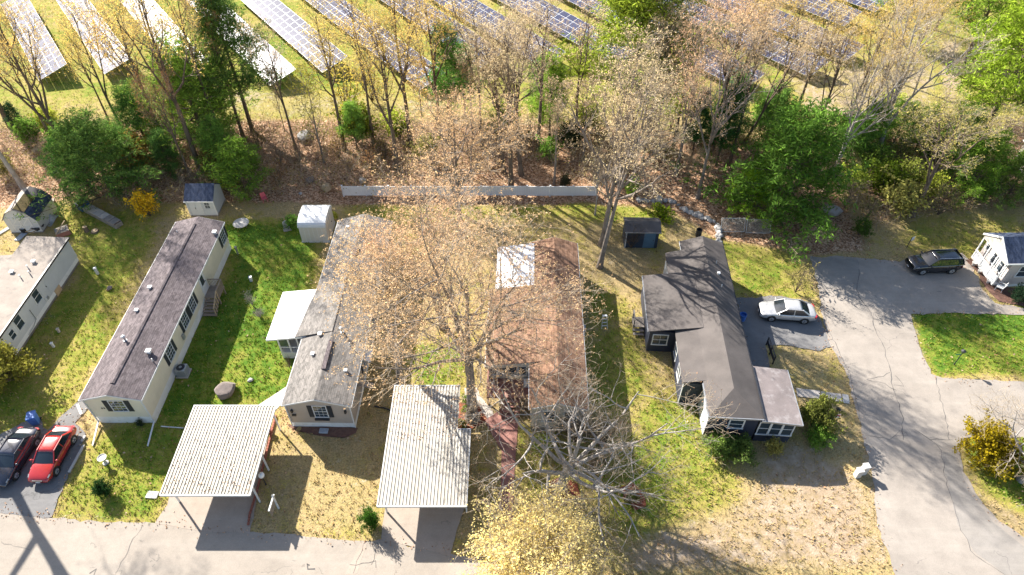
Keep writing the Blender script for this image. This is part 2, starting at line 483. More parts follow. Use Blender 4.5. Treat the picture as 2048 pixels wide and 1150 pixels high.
LUSH = [
    (0.43, [(-400, -200), (2450, -200), (2450, 190), (1900, 250), (1500, 230), (900, 230), (500, 235), (-300, 235)], 4),
    (0.77, [(560, 60), (700, 170), (640, 190), (560, 140), (500, 60)], 3),
    (0.60, [(100, 150), (330, 170), (300, 210), (90, 200)], 3),
    (0.88, [(350, 470), (480, 440), (640, 440), (600, 760), (560, 800), (400, 840), (300, 850), (300, 800), (470, 510)], 3),
    (0.52, [(95, 400), (330, 430), (165, 800), (60, 880), (-40, 900), (-40, 700), (160, 560)], 3),
    (0.62, [(205, 860), (330, 830), (400, 800), (335, 1000), (305, 1045), (95, 1035)], 2),
    (0.85, [(1820, 620), (2300, 620), (2300, 760), (1865, 752), (1838, 700)], 1),
    (0.85, [(1925, 870), (2200, 860), (2200, 1100), (1960, 990)], 2),
    (0.57, [(1270, 800), (1400, 770), (1440, 900), (1500, 990), (1440, 1040), (1240, 1070), (1180, 1000), (1240, 900)], 4),
    (0.53, [(1170, 560), (1230, 570), (1300, 700), (1290, 820), (1180, 850)], 3),
    (0.65, [(815, 690), (935, 680), (925, 775), (825, 780)], 2),
    (0.47, [(1430, 480), (1560, 470), (1640, 600), (1560, 605), (1480, 590)], 3),
    (0.43, [(1800, 430), (2048, 430), (2048, 520), (1830, 500)], 3),
    (0.39, [(1030, 850), (1200, 860), (1250, 1000), (1030, 1000)], 3),
    (0.47, [(700, 380), (1250, 400), (1330, 420), (1320, 500), (1250, 440), (700, 440)], 3),
]
BARE = [
    (0.44, [(560, 880), (600, 862), (720, 872), (765, 950), (760, 1075), (575, 1066)], 2),
    (0.74, [(1235, 1095), (1330, 1045), (1480, 985), (1520, 890), (1600, 880), (1700, 930), (1745, 960), (1780, 1160), (1235, 1160)], 4),
    (0.50, [(1440, 880), (1760, 850), (1740, 960), (1500, 990)], 3),
    (0.55, [(1195, 460), (1290, 500), (1290, 560), (1235, 610), (1195, 570)], 3),
    (0.45, [(1530, 690), (1650, 700), (1700, 800), (1590, 780)], 3),
    (0.65, [(1720, 760), (1760, 950), (1790, 1150), (1740, 1150), (1700, 800)], 1),
    (0.80, [(1875, 80), (1925, 80), (1920, 250), (1885, 250)], 3),
    (0.55, [(300, 170), (900, 190), (900, 240), (300, 230)], 5),
    (0.60, [(1560, 140), (1880, 120), (1880, 250), (1600, 240)], 5),
    (0.60, [(1850, 752), (2200, 752), (2200, 770), (1850, 770)], 1),
    (0.75, [(1915, 890), (1945, 990), (2060, 1085), (2060, 1040), (1965, 975), (1935, 890)], 1),
    (0.62, [(95, 1022), (310, 1038), (310, 1052), (95, 1048)], 1),
    (0.75, [(1805, 615), (1822, 612), (1868, 755), (1850, 760)], 1),
    (0.5, [(0, 480), (150, 520), (110, 640), (40, 690), (0, 760)], 3),
    (0.5, [(560, 800), (740, 770), (770, 880), (700, 960), (600, 880)], 3),
    (0.45, [(1700, 400), (2048, 380), (2048, 450), (1850, 470), (1740, 490)], 4),
]
LITT = [
    (1.0, [(-200, 265), (260, 245), (560, 240), (900, 245), (1300, 255), (1450, 285), (1640, 335), (1700, 420), (1740, 505), (1620, 512), (1430, 478), (1335, 418), (1180, 408), (760, 412), (560, 408), (350, 408), (150, 392), (80, 420), (-200, 420)], 4),
    (0.7, [(1700, 260), (2200, 230), (2200, 400), (1850, 430), (1720, 460)], 6),
    (0.5, [(560, 800), (620, 790), (620, 880), (560, 870)], 1),
]
def paint(spec):
    a = np.zeros(GX.shape)
    for val, poly, nb in spec:
        m = inside(wpoly(poly), pts2).reshape(GX.shape).astype(float) * val
        a = np.maximum(a, blur(m, nb * 2))
    return a
m_lush, m_bare, m_litt = paint(LUSH), paint(BARE), paint(LITT)
rs = np.random.RandomState(3)
gz = blur(rs.rand(*GX.shape), 6); gz = (gz - gz.mean()) / gz.std()
GZ = np.clip(gz * 0.10, -0.25, 0.3) * np.clip(m_litt * 1.4 - 0.35, 0, 1) - 0.02 * (m_litt < 0.01)
ny, nx = GX.shape
idx = np.arange(nx * ny).reshape(ny, nx)
quads = np.stack([idx[:-1, :-1], idx[:-1, 1:], idx[1:, 1:], idx[1:, :-1]], -1).reshape(-1, 4)

def ground_material():
    m, nt, b = nodes('ground')
    co = coord(nt)
    at = N(nt, 'ShaderNodeAttribute', attribute_name='cover')
    sp = N(nt, 'ShaderNodeSeparateColor'); L(nt, at.outputs['Color'], sp.inputs[0])
    nA = noise(nt, co, 0.16, 5, 0.6, 0.4); nB = noise(nt, co, 1.1, 6, 0.7); nC = noise(nt, co, 7, 4, 0.7); nD = noise(nt, co, 22, 2)
    patch = math_(nt, 'ADD', math_(nt, 'MULTIPLY', nA, 0.45), math_(nt, 'ADD', math_(nt, 'MULTIPLY', nB, 0.62), math_(nt, 'MULTIPLY', nC, 0.55)))      # about 0.8 mean
    pm = math_(nt, 'SUBTRACT', patch, 0.80)
    g = math_(nt, 'ADD', sp.outputs[0], math_(nt, 'MULTIPLY', pm, 2.9), True)
    lawn = ramp(nt, g, [(0.0, (0.36, 0.275, 0.145)), (0.30, (0.32, 0.265, 0.085)), (0.55, (0.245, 0.24, 0.05)), (0.8, (0.16, 0.215, 0.03)), (1.0, (0.08, 0.16, 0.02))])
    lawn = mix(nt, 0.75, lawn, ramp(nt, nC, [(0.32, (0.42, 0.48, 0.4)), (0.68, (1.5, 1.42, 1.4))]), 'MULTIPLY')
    lawn = mix(nt, 0.5, lawn, ramp(nt, nD, [(0.32, (0.4, 0.45, 0.4)), (0.68, (1.6, 1.5, 1.45))]), 'MULTIPLY')
    # bare, sandy soil
    sand = ramp(nt, nB, [(0.3, (0.25, 0.18, 0.115)), (0.55, (0.36, 0.275, 0.19)), (0.75, (0.46, 0.385, 0.30))])
    sand = mix(nt, 0.5, sand, ramp(nt, nC, [(0.25, (0.8, 0.78, 0.75)), (0.6, (1.06, 1.05, 1.04))]), 'MULTIPLY')
    fs = math_(nt, 'MULTIPLY', math_(nt, 'ADD', math_(nt, 'SUBTRACT', sp.outputs[2], 0.5), math_(nt, 'MULTIPLY', pm, 1.6)), 4.0, True)
    c = mix(nt, fs, lawn, sand)
    # dead leaves on the woodland floor, cell by cell
    vo = N(nt, 'ShaderNodeTexVoronoi'); vo.inputs['Scale'].default_value = 7.0; L(nt, co, vo.inputs['Vector'])
    sv = N(nt, 'ShaderNodeSeparateColor'); L(nt, vo.outputs['Color'], sv.inputs[0])
    lit = ramp(nt, sv.outputs[0], [(0.0, (0.15, 0.09, 0.052)), (0.4, (0.33, 0.195, 0.115)), (0.7, (0.48, 0.31, 0.195)), (1.0, (0.60, 0.45, 0.32))])
    lit = mix(nt, 0.6, lit, ramp(nt, nB, [(0.3, (0.5, 0.45, 0.42)), (0.7, (1.2, 1.15, 1.1))]), 'MULTIPLY')
    fl = math_(nt, 'MULTIPLY', math_(nt, 'ADD', math_(nt, 'SUBTRACT', sp.outputs[1], 0.45), math_(nt, 'MULTIPLY', pm, 1.0)), 4.0, True)
    c = mix(nt, fl, c, lit)
    L(nt, c, b.inputs['Base Color']); b.inputs['Roughness'].default_value = 1.0; b.inputs['Specular IOR Level'].default_value = 0.08
    h = math_(nt, 'ADD', math_(nt, 'MULTIPLY', nC, 0.6), math_(nt, 'ADD', math_(nt, 'MULTIPLY', nD, 0.4), math_(nt, 'MULTIPLY', nB, 0.5)))
    bump(nt, b, h, 0.8, 0.10)
    M['ground'] = m
ground_material()
V = np.stack([GX.ravel(), GY.ravel(), GZ.ravel()], 1)
me = npmesh('ground', V, quads, M['ground'], smooth=True)
ca = me.attributes.new('cover', 'FLOAT_COLOR', 'POINT')
ca.data.foreach_set('color', np.stack([m_lush.ravel(), m_litt.ravel(), m_bare.ravel(), np.ones(nx * ny)], 1).astype(np.float32).ravel())
tag(link('ground', me), 'lawns, bare soil and woodland floor under everything', None, None, 'structure')

def sample(mask, pos):
    """bilinear-ish lookup of a ground mask at world positions"""
    i = np.clip(np.searchsorted(gy, pos[:, 1]) - 1, 0, ny - 1); j = np.clip(np.searchsorted(gx, pos[:, 0]) - 1, 0, nx - 1)
    return mask[i, j]

# ------------------------------------------------------------------ sheets: roads, drives, paths, beds
SHEETS = []        # world outlines, kept so that grass does not grow through
def sheet(name, pp, z, mat, label, jitter=0.05, step=0.45, parent=None, world_pts=False, keep=True):
    w = [Vector((a, b, 0)) for a, b in pp] if world_pts else [P(a, b) for a, b in pp]
    if keep: SHEETS.append([(q.x, q.y) for q in w])
    r_ = random.Random(name + label)
    out = []
    for i, a in enumerate(w):
        b = w[(i + 1) % len(w)]
        n = max(1, int((b - a).length / step))
        if (b - a).length > 60: n = 1
        nrm = Vector((-(b - a).y, (b - a).x, 0)).normalized()
        for k in range(n):
            q = a.lerp(b, k / n)
            if k and jitter: q = q + nrm * r_.gauss(0, jitter)
            out.append((q.x, q.y, z))
    me = bpy.data.meshes.new(name)
    bm = bmesh.new()
    f = bm.faces.new([bm.verts.new(p) for p in out])
    bmesh.ops.triangulate(bm, faces=[f], ngon_method='EAR_CLIP')
    bmesh.ops.recalc_face_normals(bm, faces=bm.faces)
    for q in bm.faces:
        if q.normal.z < 0: q.normal_flip()
    bm.to_mesh(me); bm.free()
    me.materials.append(M[mat])
    o = link(name, me, parent)
    if not parent: tag(o, label, None, None, 'structure')
    return o

road = sheet('road', [(-700, 1000), (0, 1022), (100, 1036), (200, 1044), (305, 1046), (385, 1046), (420, 1062), (520, 1066), (575, 1068), (640, 1076), (705, 1082), (760, 1078), (860, 1100), (960, 1118), (1090, 1146), (1160, 1210), (1160, 1420), (-1100, 1420)],
             0.02, 'asphalt_pale', 'pale worn asphalt road running along the bottom edge', 0.06)
street = sheet('street', [(1620, 512), (1680, 512), (1740, 518), (1800, 524), (1850, 506), (1925, 506), (1948, 540), (1965, 580), (1990, 606), (2060, 618), (2300, 622), (2300, 632), (2048, 630), (1900, 626), (1822, 628), (1838, 690), (1862, 748), (1885, 756), (2048, 764), (2300, 770), (2300, 880), (2048, 876), (1990, 872), (1930, 876), (1918, 900), (1925, 930), (1950, 985), (1995, 1040), (2060, 1082), (2300, 1200), (2300, 1420), (1840, 1420), (1795, 1160), (1762, 1080), (1748, 1000), (1742, 935), (1722, 860), (1706, 800), (1690, 740), (1660, 690), (1646, 640), (1632, 560)],
               0.024, 'asphalt_street', 'cracked grey asphalt side street with turning area', 0.07)
drive_silver = sheet('driveway', [(1472, 596), (1560, 592), (1622, 606), (1650, 660), (1662, 694), (1640, 702), (1560, 690), (1530, 690), (1540, 735), (1500, 735), (1484, 660)],
      0.028, 'asphalt_grey', 'grey asphalt driveway under the silver sedan', 0.06)
sheet('driveway', [(-60, 990), (-20, 880), (45, 845), (80, 838), (95, 860), (130, 858), (172, 866), (158, 905), (128, 970), (104, 1034), (60, 1034), (0, 1026)],
      0.028, 'asphalt_grey', 'grey asphalt driveway under the red and black sedans', 0.05)
sheet('path', [(95, 862), (150, 808), (178, 786), (192, 800), (150, 846), (172, 868), (130, 858)], 0.032, 'asphalt_grey', 'narrow asphalt path beside the cream mobile home', 0.05)
sheet('driveway', [(335, 1010), (345, 960), (420, 820), (545, 825), (512, 1010), (500, 1066), (400, 1062), (310, 1046)], 0.028, 'pad_tan', 'tan asphalt pad under the stained carport', 0.03)
sheet('driveway', [(772, 1000), (800, 780), (918, 790), (935, 860), (930, 1010), (900, 1112), (860, 1102), (762, 1080)], 0.028, 'pad_tan', 'tan asphalt pad under the clean white carport', 0.03)
sheet('path', [(505, 818), (575, 772), (580, 790), (566, 806), (550, 822)], 0.032, 'concrete_white', 'pale concrete walk between boulder and taupe home', 0.0)
sheet('path', [(929, 776), (955, 776), (960, 792), (985, 822), (987, 830), (968, 840), (950, 815), (932, 810)], 0.034, 'concrete', 'grey concrete path beside the big oak trunk', 0.01)
sheet('path', [(968, 842), (988, 828), (1010, 812), (1030, 830), (1036, 850), (1032, 900), (1028, 960), (1026, 1010), (1024, 1060), (1000, 1056), (998, 1010), (1002, 960), (1003, 900), (985, 872)], 0.030, 'deck_red', 'reddish paved walk leading to the deck stairs', 0.02)
sheet('mulch_bed', [(914, 858), (918, 806), (940, 803), (958, 812), (974, 836), (968, 846), (940, 859)], 0.036, 'mulch', 'red mulch bed round the big oak base', 0.06)
sheet('mulch_bed', [(575, 850), (590, 862), (640, 872), (690, 876), (712, 866), (716, 856), (640, 850)], 0.030, 'mulch_brown', 'dark mulch bed below the taupe home front window', 0.06)
sheet('mulch_bed', [(1092, 985), (1100, 962), (1130, 955), (1155, 968), (1162, 995), (1140, 1010), (1106, 1006)], 0.030, 'mulch', 'red mulch ring round the bare tree trunk', 0.08)
sheet('mulch_bed', [(1240, 975), (1262, 962), (1285, 985), (1292, 1012), (1270, 1022), (1248, 1000)], 0.030, 'mulch', 'red mulch bed with low shrub on the right lawn', 0.08)
sheet('mulch_bed', [(1930, 520), (1965, 520), (1990, 570), (2100, 590), (2100, 612), (2050, 614), (1996, 602), (1970, 575), (1950, 540)], 0.034, 'mulch_brown', 'brown mulch bed round the beige house corner', 0.06)
sheet('path', [(1592, 776), (1640, 782), (1640, 798), (1594, 793)], 0.032, 'concrete', 'concrete walk slabs from sunroom to the street', 0.01)
sheet('path', [(1642, 783), (1682, 788), (1684, 804), (1642, 799)], 0.034, 'concrete', 'second concrete walk slab nearer the street', 0.01)
sheet('path', [(1684, 788), (1696, 790), (1700, 808), (1686, 806)], 0.036, 'concrete_white', 'pale end slab of the concrete walk at street edge', 0.01)
# patches and cracks that lie in the asphalt
def crack(pp, w, parent, z=0.031, mat='crack_tar'):
    w_ = [P(a, b) for a, b in pp]
    r_ = random.Random(str(pp))
    pts = []
    for i in range(len(w_) - 1):
        n = max(1, int((w_[i + 1] - w_[i]).length / 0.35))
        for k in range(n): pts.append(w_[i].lerp(w_[i + 1], k / n) + Vector((r_.gauss(0, 0.05), r_.gauss(0, 0.05), 0)))
    pts.append(w_[-1])
    V, Q = [], []
    for i, p in enumerate(pts):
        t = (pts[min(i + 1, len(pts) - 1)] - pts[max(0, i - 1)]).normalized()
        nn = Vector((-t.y, t.x, 0)) * w * r_.uniform(0.25, 0.8)
        V += [(p.x + nn.x * 0.5, p.y + nn.y * 0.5, z), (p.x - nn.x * 0.5, p.y - nn.y * 0.5, z)]
    for i in range(len(pts) - 1): Q.append((2 * i + 1, 2 * i + 3, 2 * i + 2, 2 * i))
    return link('crack', npmesh('crack', V, Q, M[mat]), parent)
for c, w in [([(1718, 540), (1714, 580), (1722, 600), (1742, 625), (1750, 660), (1766, 690), (1775, 720), (1782, 745), (1785, 780), (1795, 800), (1805, 835), (1806, 880)], 0.09),
             ([(1735, 760), (1765, 752), (1780, 745)], 0.07), ([(1735, 760), (1770, 768), (1790, 780)], 0.06), ([(1790, 752), (1808, 772), (1785, 770)], 0.06),
             ([(1870, 755), (1882, 800), (1893, 850), (1898, 880)], 0.07), ([(1722, 870), (1780, 880), (1800, 862), (1815, 866), (1814, 872), (1790, 872)], 0.05),
             ([(1640, 600), (1658, 660), (1680, 710), (1700, 750), (1712, 800), (1722, 850)], 0.06), ([(1830, 860), (1862, 880), (1882, 900), (1890, 960), (1905, 1000), (1920, 1060), (1950, 1110), (2010, 1150)], 0.06),
             ([(1862, 880), (1905, 880)], 0.05)]:
    crack(c, w, street)
for c, w in [([(708, 1150), (720, 1110), (732, 1080)], 0.04), ([(742, 1130), (756, 1085)], 0.04), ([(700, 1130), (750, 1124), (752, 1136)], 0.05), ([(0, 1085), (60, 1100)], 0.03), ([(230, 1150), (262, 1090), (285, 1050)], 0.04)]:
    crack(c, w, road)
for c in ([(620, 1133), (612, 1128), (618, 1140), (630, 1138)], [(180, 1148), (192, 1140), (188, 1150)]):
    crack(c, 0.16, road)
sheet('asphalt_patch', [(1882, 905), (1905, 905), (1918, 930), (1938, 985), (1985, 1045), (2050, 1095), (2050, 1150), (2010, 1150), (1950, 1105), (1915, 1050), (1898, 980)], 0.028, 'asphalt_patchy', '', 0.05, parent=street, keep=False)
sheet('asphalt_patch', [(1622, 514), (1715, 520), (1720, 545), (1716, 580), (1660, 575), (1634, 560)], 0.028, 'asphalt_patchy', '', 0.08, parent=street, keep=False)
sheet('asphalt_patch', [(690, 1150), (722, 1085), (735, 1086), (712, 1150)], 0.024, 'pad_tan', '', 0.03, parent=road, keep=False)

# ------------------------------------------------------------------ building helpers
def extr(mb, prof, y0, y1, m=0):
    """extrude an (x,z) outline along y"""
    n = len(prof)
    vs = [(x, y0, z) for x, z in prof] + [(x, y1, z) for x, z in prof]
    fs = [tuple(range(n - 1, -1, -1)), tuple(range(n, 2 * n))]
    for i in range(n):
        j = (i + 1) % n
        fs.append((i, j, n + j, n + i))
    return mb.add(vs, fs, m)

def window(parent, fr, u, z, w, h, frame='trim_white', cols=1, rows=2, fw=0.07, shutters=None, d=0.045, name='window'):
    """u = centre along the wall, z = sill height; frame proud of the wall, pane set back, bars, optional shutters"""
    mb = MB()
    mb.wbox(fr, u - w / 2 - fw, u + w / 2 + fw, z + h, z + h + fw, 0.002, d)
    mb.wbox(fr, u - w / 2 - fw - 0.03, u + w / 2 + fw + 0.03, z - fw, z, 0.002, d + 0.03)
    mb.wbox(fr, u - w / 2 - fw, u - w / 2, z, z + h, 0.002, d)
    mb.wbox(fr, u + w / 2, u + w / 2 + fw, z, z + h, 0.002, d)
    o = mb.build(name, frame, parent)
    MB().wbox(fr, u - w / 2, u + w / 2, z, z + h, 0.002, 0.016).build('pane', 'window_glass', o)
    g = MB()
    for k in range(1, rows):
        zz = z + h * k / rows
        g.wbox(fr, u - w / 2, u + w / 2, zz - (0.025 if rows < 3 or k == rows // 2 else 0.009), zz + (0.025 if rows < 3 or k == rows // 2 else 0.009), 0.017, 0.036)
    for k in range(1, cols):
        uu = u - w / 2 + w * k / cols
        g.wbox(fr, uu - 0.009, uu + 0.009, z, z + h, 0.0165, 0.030)
    if rows * cols > 1: g.build('glazing_bar', frame, o)
    if shutters:
        for s in (-1, 1):
            sb = MB()
            c = u + s * (w / 2 + fw + 0.03 + shutters / 2)
            sb.wbox(fr, c - shutters / 2, c + shutters / 2, z - 0.05, z + h + 0.05, 0.002, 0.035)
            for k in range(9):
                zz = z + h * (k + 0.5) / 9
                sb.wbox(fr, c - shutters / 2 + 0.04, c + shutters / 2 - 0.04, zz - 0.02, zz + 0.035, 0.0352, 0.05)
            sb.build('shutter', 'shutter_dark', parent)
    return o

def door(parent, fr, u, z, w=0.9, h=2.0, mat='trim_white', glass=False):
    mb = MB()
    mb.wbox(fr, u - w / 2 - 0.08, u - w / 2, z, z + h, 0.002, 0.05); mb.wbox(fr, u + w / 2, u + w / 2 + 0.08, z, z + h, 0.002, 0.05)
    mb.wbox(fr, u - w / 2 - 0.08, u + w / 2 + 0.08, z + h, z + h + 0.08, 0.002, 0.05)
    mb.wbox(fr, u - w / 2, u + w / 2, z, z + h, 0.002, 0.03)
    o = mb.build('door', mat, parent)
    if glass: MB().wbox(fr, u - w * 0.32, u + w * 0.32, z + h * 0.45, z + h * 0.92, 0.031, 0.038).build('pane', 'window_glass', o)
    MB().wbox(fr, u + w * 0.36, u + w * 0.42, z + 0.95, z + 1.05, 0.0305, 0.09).build('handle', 'metal_dark', o)
    return o

def gable_shell(root, W, Ln, skirt, eave, ridge, wallm, skirtm, roofm, trim='trim_white', oh=0.14, ohe=0.16, rx=None, skirt_in=0.03, cap=True):
    rx = W / 2 if rx is None else rx
    slope = (ridge - eave) / rx
    ze = eave - oh * slope
    w = MB()
    extr(w, [(0, skirt), (W, skirt), (W, eave), (rx, ridge - 0.02), (0, eave)], 0, Ln)
    w.build('wall', wallm, root)
    if skirt > 0.05:
        MB().box(skirt_in, W - skirt_in, skirt_in, Ln - skirt_in, -0.05, skirt + 0.01).build('skirting', skirtm, root)
    r = MB()
    extr(r, [(-oh, ze + 0.03), (-oh, ze + 0.13), (rx, ridge + 0.13), (W + oh, ze + 0.13), (W + oh, ze + 0.03), (rx, ridge + 0.03)], -ohe, Ln + ohe)
    roof = r.build('roof', roofm, root)
    for x0, x1 in ((-oh - 0.05, -oh - 0.002), (W + oh + 0.002, W + oh + 0.05)):
        MB().box(x0, x1, -ohe - 0.02, Ln + ohe + 0.02, ze - 0.06, ze + 0.10).build('gutter', trim, root)
    for y0, y1 in ((-ohe - 0.032, -ohe - 0.002), (Ln + ohe + 0.002, Ln + ohe + 0.032)):
        for sx in (0, 1):
            xa = -oh if sx == 0 else W + oh
            k = MB()
            k.add([(xa, y0, ze - 0.04), (rx, y0, ridge - 0.04), (rx, y0, ridge + 0.11), (xa, y0, ze + 0.11), (xa, y1, ze - 0.04), (rx, y1, ridge - 0.04), (rx, y1, ridge + 0.11), (xa, y1, ze + 0.11)],
                  [(0, 1, 2, 3), (7, 6, 5, 4), (0, 4, 5, 1), (1, 5, 6, 2), (2, 6, 7, 3), (3, 7, 4, 0)])
            k.build('rake_trim', trim, root)
    if cap:
        c = MB()
        extr(c, [(rx - 0.16, ridge + 0.135 - 0.16 * slope), (rx - 0.16, ridge + 0.19 - 0.16 * slope), (rx, ridge + 0.20), (rx + 0.16, ridge + 0.19 - 0.16 * slope), (rx + 0.16, ridge + 0.135 - 0.16 * slope)], 0.9, Ln - 0.9)
        c.build('ridge_vent', roofm, roof)
    return roof, slope

def roof_vent(parent, x, y, z, kind=0, s=1.0):
    mb = MB()
    if kind == 0:     # square hood
        mb.box(x - 0.12 * s, x + 0.12 * s, y - 0.12 * s, y + 0.12 * s, z - 0.12, z + 0.16 * s); mb.box(x - 0.17 * s, x + 0.17 * s, y - 0.17 * s, y + 0.17 * s, z + 0.161 * s, z + 0.24 * s)
        mb.build('roof_vent', 'plastic_white', parent, bevel=0.02)
    elif kind == 1:   # plumbing pipe
        mb.tube([(x, y, z - 0.1), (x, y, z + 0.38 * s)], 0.05 * s, 10); mb.build('vent_pipe', 'plastic_white', parent, smooth=False)
    else:             # flue with cap
        mb.lathe([(0.16, -0.1), (0.16, 0.05), (0.09, 0.07), (0.09, 0.45), (0.17, 0.46), (0.16, 0.55), (0.03, 0.62)], 12, (x, y, z)); mb.build('flue', 'galvanised', parent)

def steps(parent, x0, x1, ytop, z, n, dirv, mat, run=0.27, axis='y'):
    """open stair going down from (ytop, z) along dirv; treads are parts"""
    for k in range(n):
        zz = z - (k + 1) * z / (n + 1)
        a = ytop + dirv * run * k; b = ytop + dirv * run * (k + 1)
        lo, hi = min(a, b), max(a, b)
        mb = MB()
        if axis == 'y': mb.box(x0, x1, lo, hi + 0.02, zz - 0.045, zz)
        else: mb.box(lo, hi + 0.02, x0, x1, zz - 0.045, zz)
        mb.build('tread', mat, parent)

# ------------------------------------------------------------------ cream mobile home with charcoal roof
def cream_home():
    W, Ln = 4.35, 20.4
    r = empty('mobile_home', (-32.05, 30.1, 0), R(0.0), 'long cream mobile home with charcoal shingle roof and black shutters', 'mobile home')
    roof, sl_ = gable_shell(r, W, Ln, 0.85, 3.15, 3.75, 'siding_cream', 'skirt_white', 'shingle_charcoal')
    front = wall((0, 0, 0), (W, 0, 0)); right = wall((W, 0, 0), (W, Ln, 0))
    window(r, front, 2.35, 1.65, 1.05, 1.25, cols=3, rows=4, shutters=0.38, fw=0.06)
    def yw(px, py, z): return P(px, py, z).y - 30.1
    for px, py in ((342, 704), (370, 640), (385, 608), (446, 473)):
        window(r, right, yw(px, py, 2.2), 1.55, 1.0, 1.3, cols=3, rows=4, shutters=0.36, fw=0.06)
    yd = yw(412, 568, 1.9)
    door(r, right, yd, 0.95, 0.95, 2.05, 'trim_white', True)
    # deck with stairs at the door
    st = MB(); st.box(W + 0.02, W + 1.35, yd - 0.75, yd + 0.75, 0.80, 0.9)
    for x in (W + 0.1, W + 1.25):
        for y in (yd - 0.68, yd + 0.68): st.box(x - 0.05, x + 0.05, y - 0.05, y + 0.05, -0.05, 0.80)
    deck = st.build('deck', 'deck_wood', r)
    steps(deck, W + 0.05, W + 1.33, yd - 0.75, 0.85, 5, -1, 'deck_wood', 0.3)
    for (xa, ya, xb, yb) in ((W + 1.3, yd - 0.72, W + 1.3, yd + 0.72), (W + 0.1, yd + 0.72, W + 1.3, yd + 0.72)):
        rl = MB(); rl.beam((xa, ya, 1.8), (xb, yb, 1.8), 0.09, 0.05); rl.beam((xa, ya, 1.02), (xb, yb, 1.02), 0.05, 0.05)
        ln = math.hypot(xb - xa, yb - ya)
        for k in range(int(ln / 0.13) + 1):
            t = k * 0.13 / ln
            rl.beam((xa + (xb - xa) * t, ya + (yb - ya) * t, 1.0), (xa + (xb - xa) * t, ya + (yb - ya) * t, 1.79), 0.04)
        rl.build('railing', 'deck_wood', deck)
    rl = MB(); rl.beam((W + 1.3, yd - 0.75, 1.8), (W + 1.3, yd - 2.2, 0.95), 0.09, 0.05)
    for k in range(5): rl.beam((W + 1.3, yd - 0.8 - 0.34 * k, 0.75 - 0.19 * k), (W + 1.3, yd - 0.8 - 0.34 * k, 1.77 - 0.2 * k), 0.06)
    rl.build('railing', 'wood_fresh', deck)
    # roof fittings
    for px, py, k, s in ((301, 577, 0, 1), (274, 622, 0, 0.9), (252, 683, 2, 1), (428.6, 463, 0, 1.15), (298, 704, 0, 1.2), (304, 719, 1, 0.8), (354, 463, 1, 0.6)):
        p = P(px, py, 3.55); x = p.x + 32.05
        roof_vent(roof, x, p.y - 30.1, 3.28 + 0.6 * (1 - abs(x - W / 2) / (W / 2)), k, s)
    # downspouts with drain extensions reaching on to the lawn
    for x, q in ((0.02, P(186, 892)), (W - 0.02, P(296, 893))):
        d = MB(); d.box(x - 0.04, x + 0.04, -0.09, -0.01, 0.25, 3.0)
        d.beam((x, -0.05, 0.28), (q.x + 32.05, q.y - 30.1, 0.06), 0.10, 0.08)
        d.build('downspout', 'plastic_white', r)
    m = MB(); m.box(W + 0.03, W + 0.16, 7.4, 7.75, 1.25, 1.75); m.build('meter_box', 'metal_grey', r)
    n_ = MB(); n_.box(0.95, 1.05, -0.025, -0.005, 1.9, 2.05); n_.box(1.12, 1.22, -0.025, -0.005, 1.9, 2.05); n_.build('house_number', 'metal_dark', r)
    return r
cream_home()

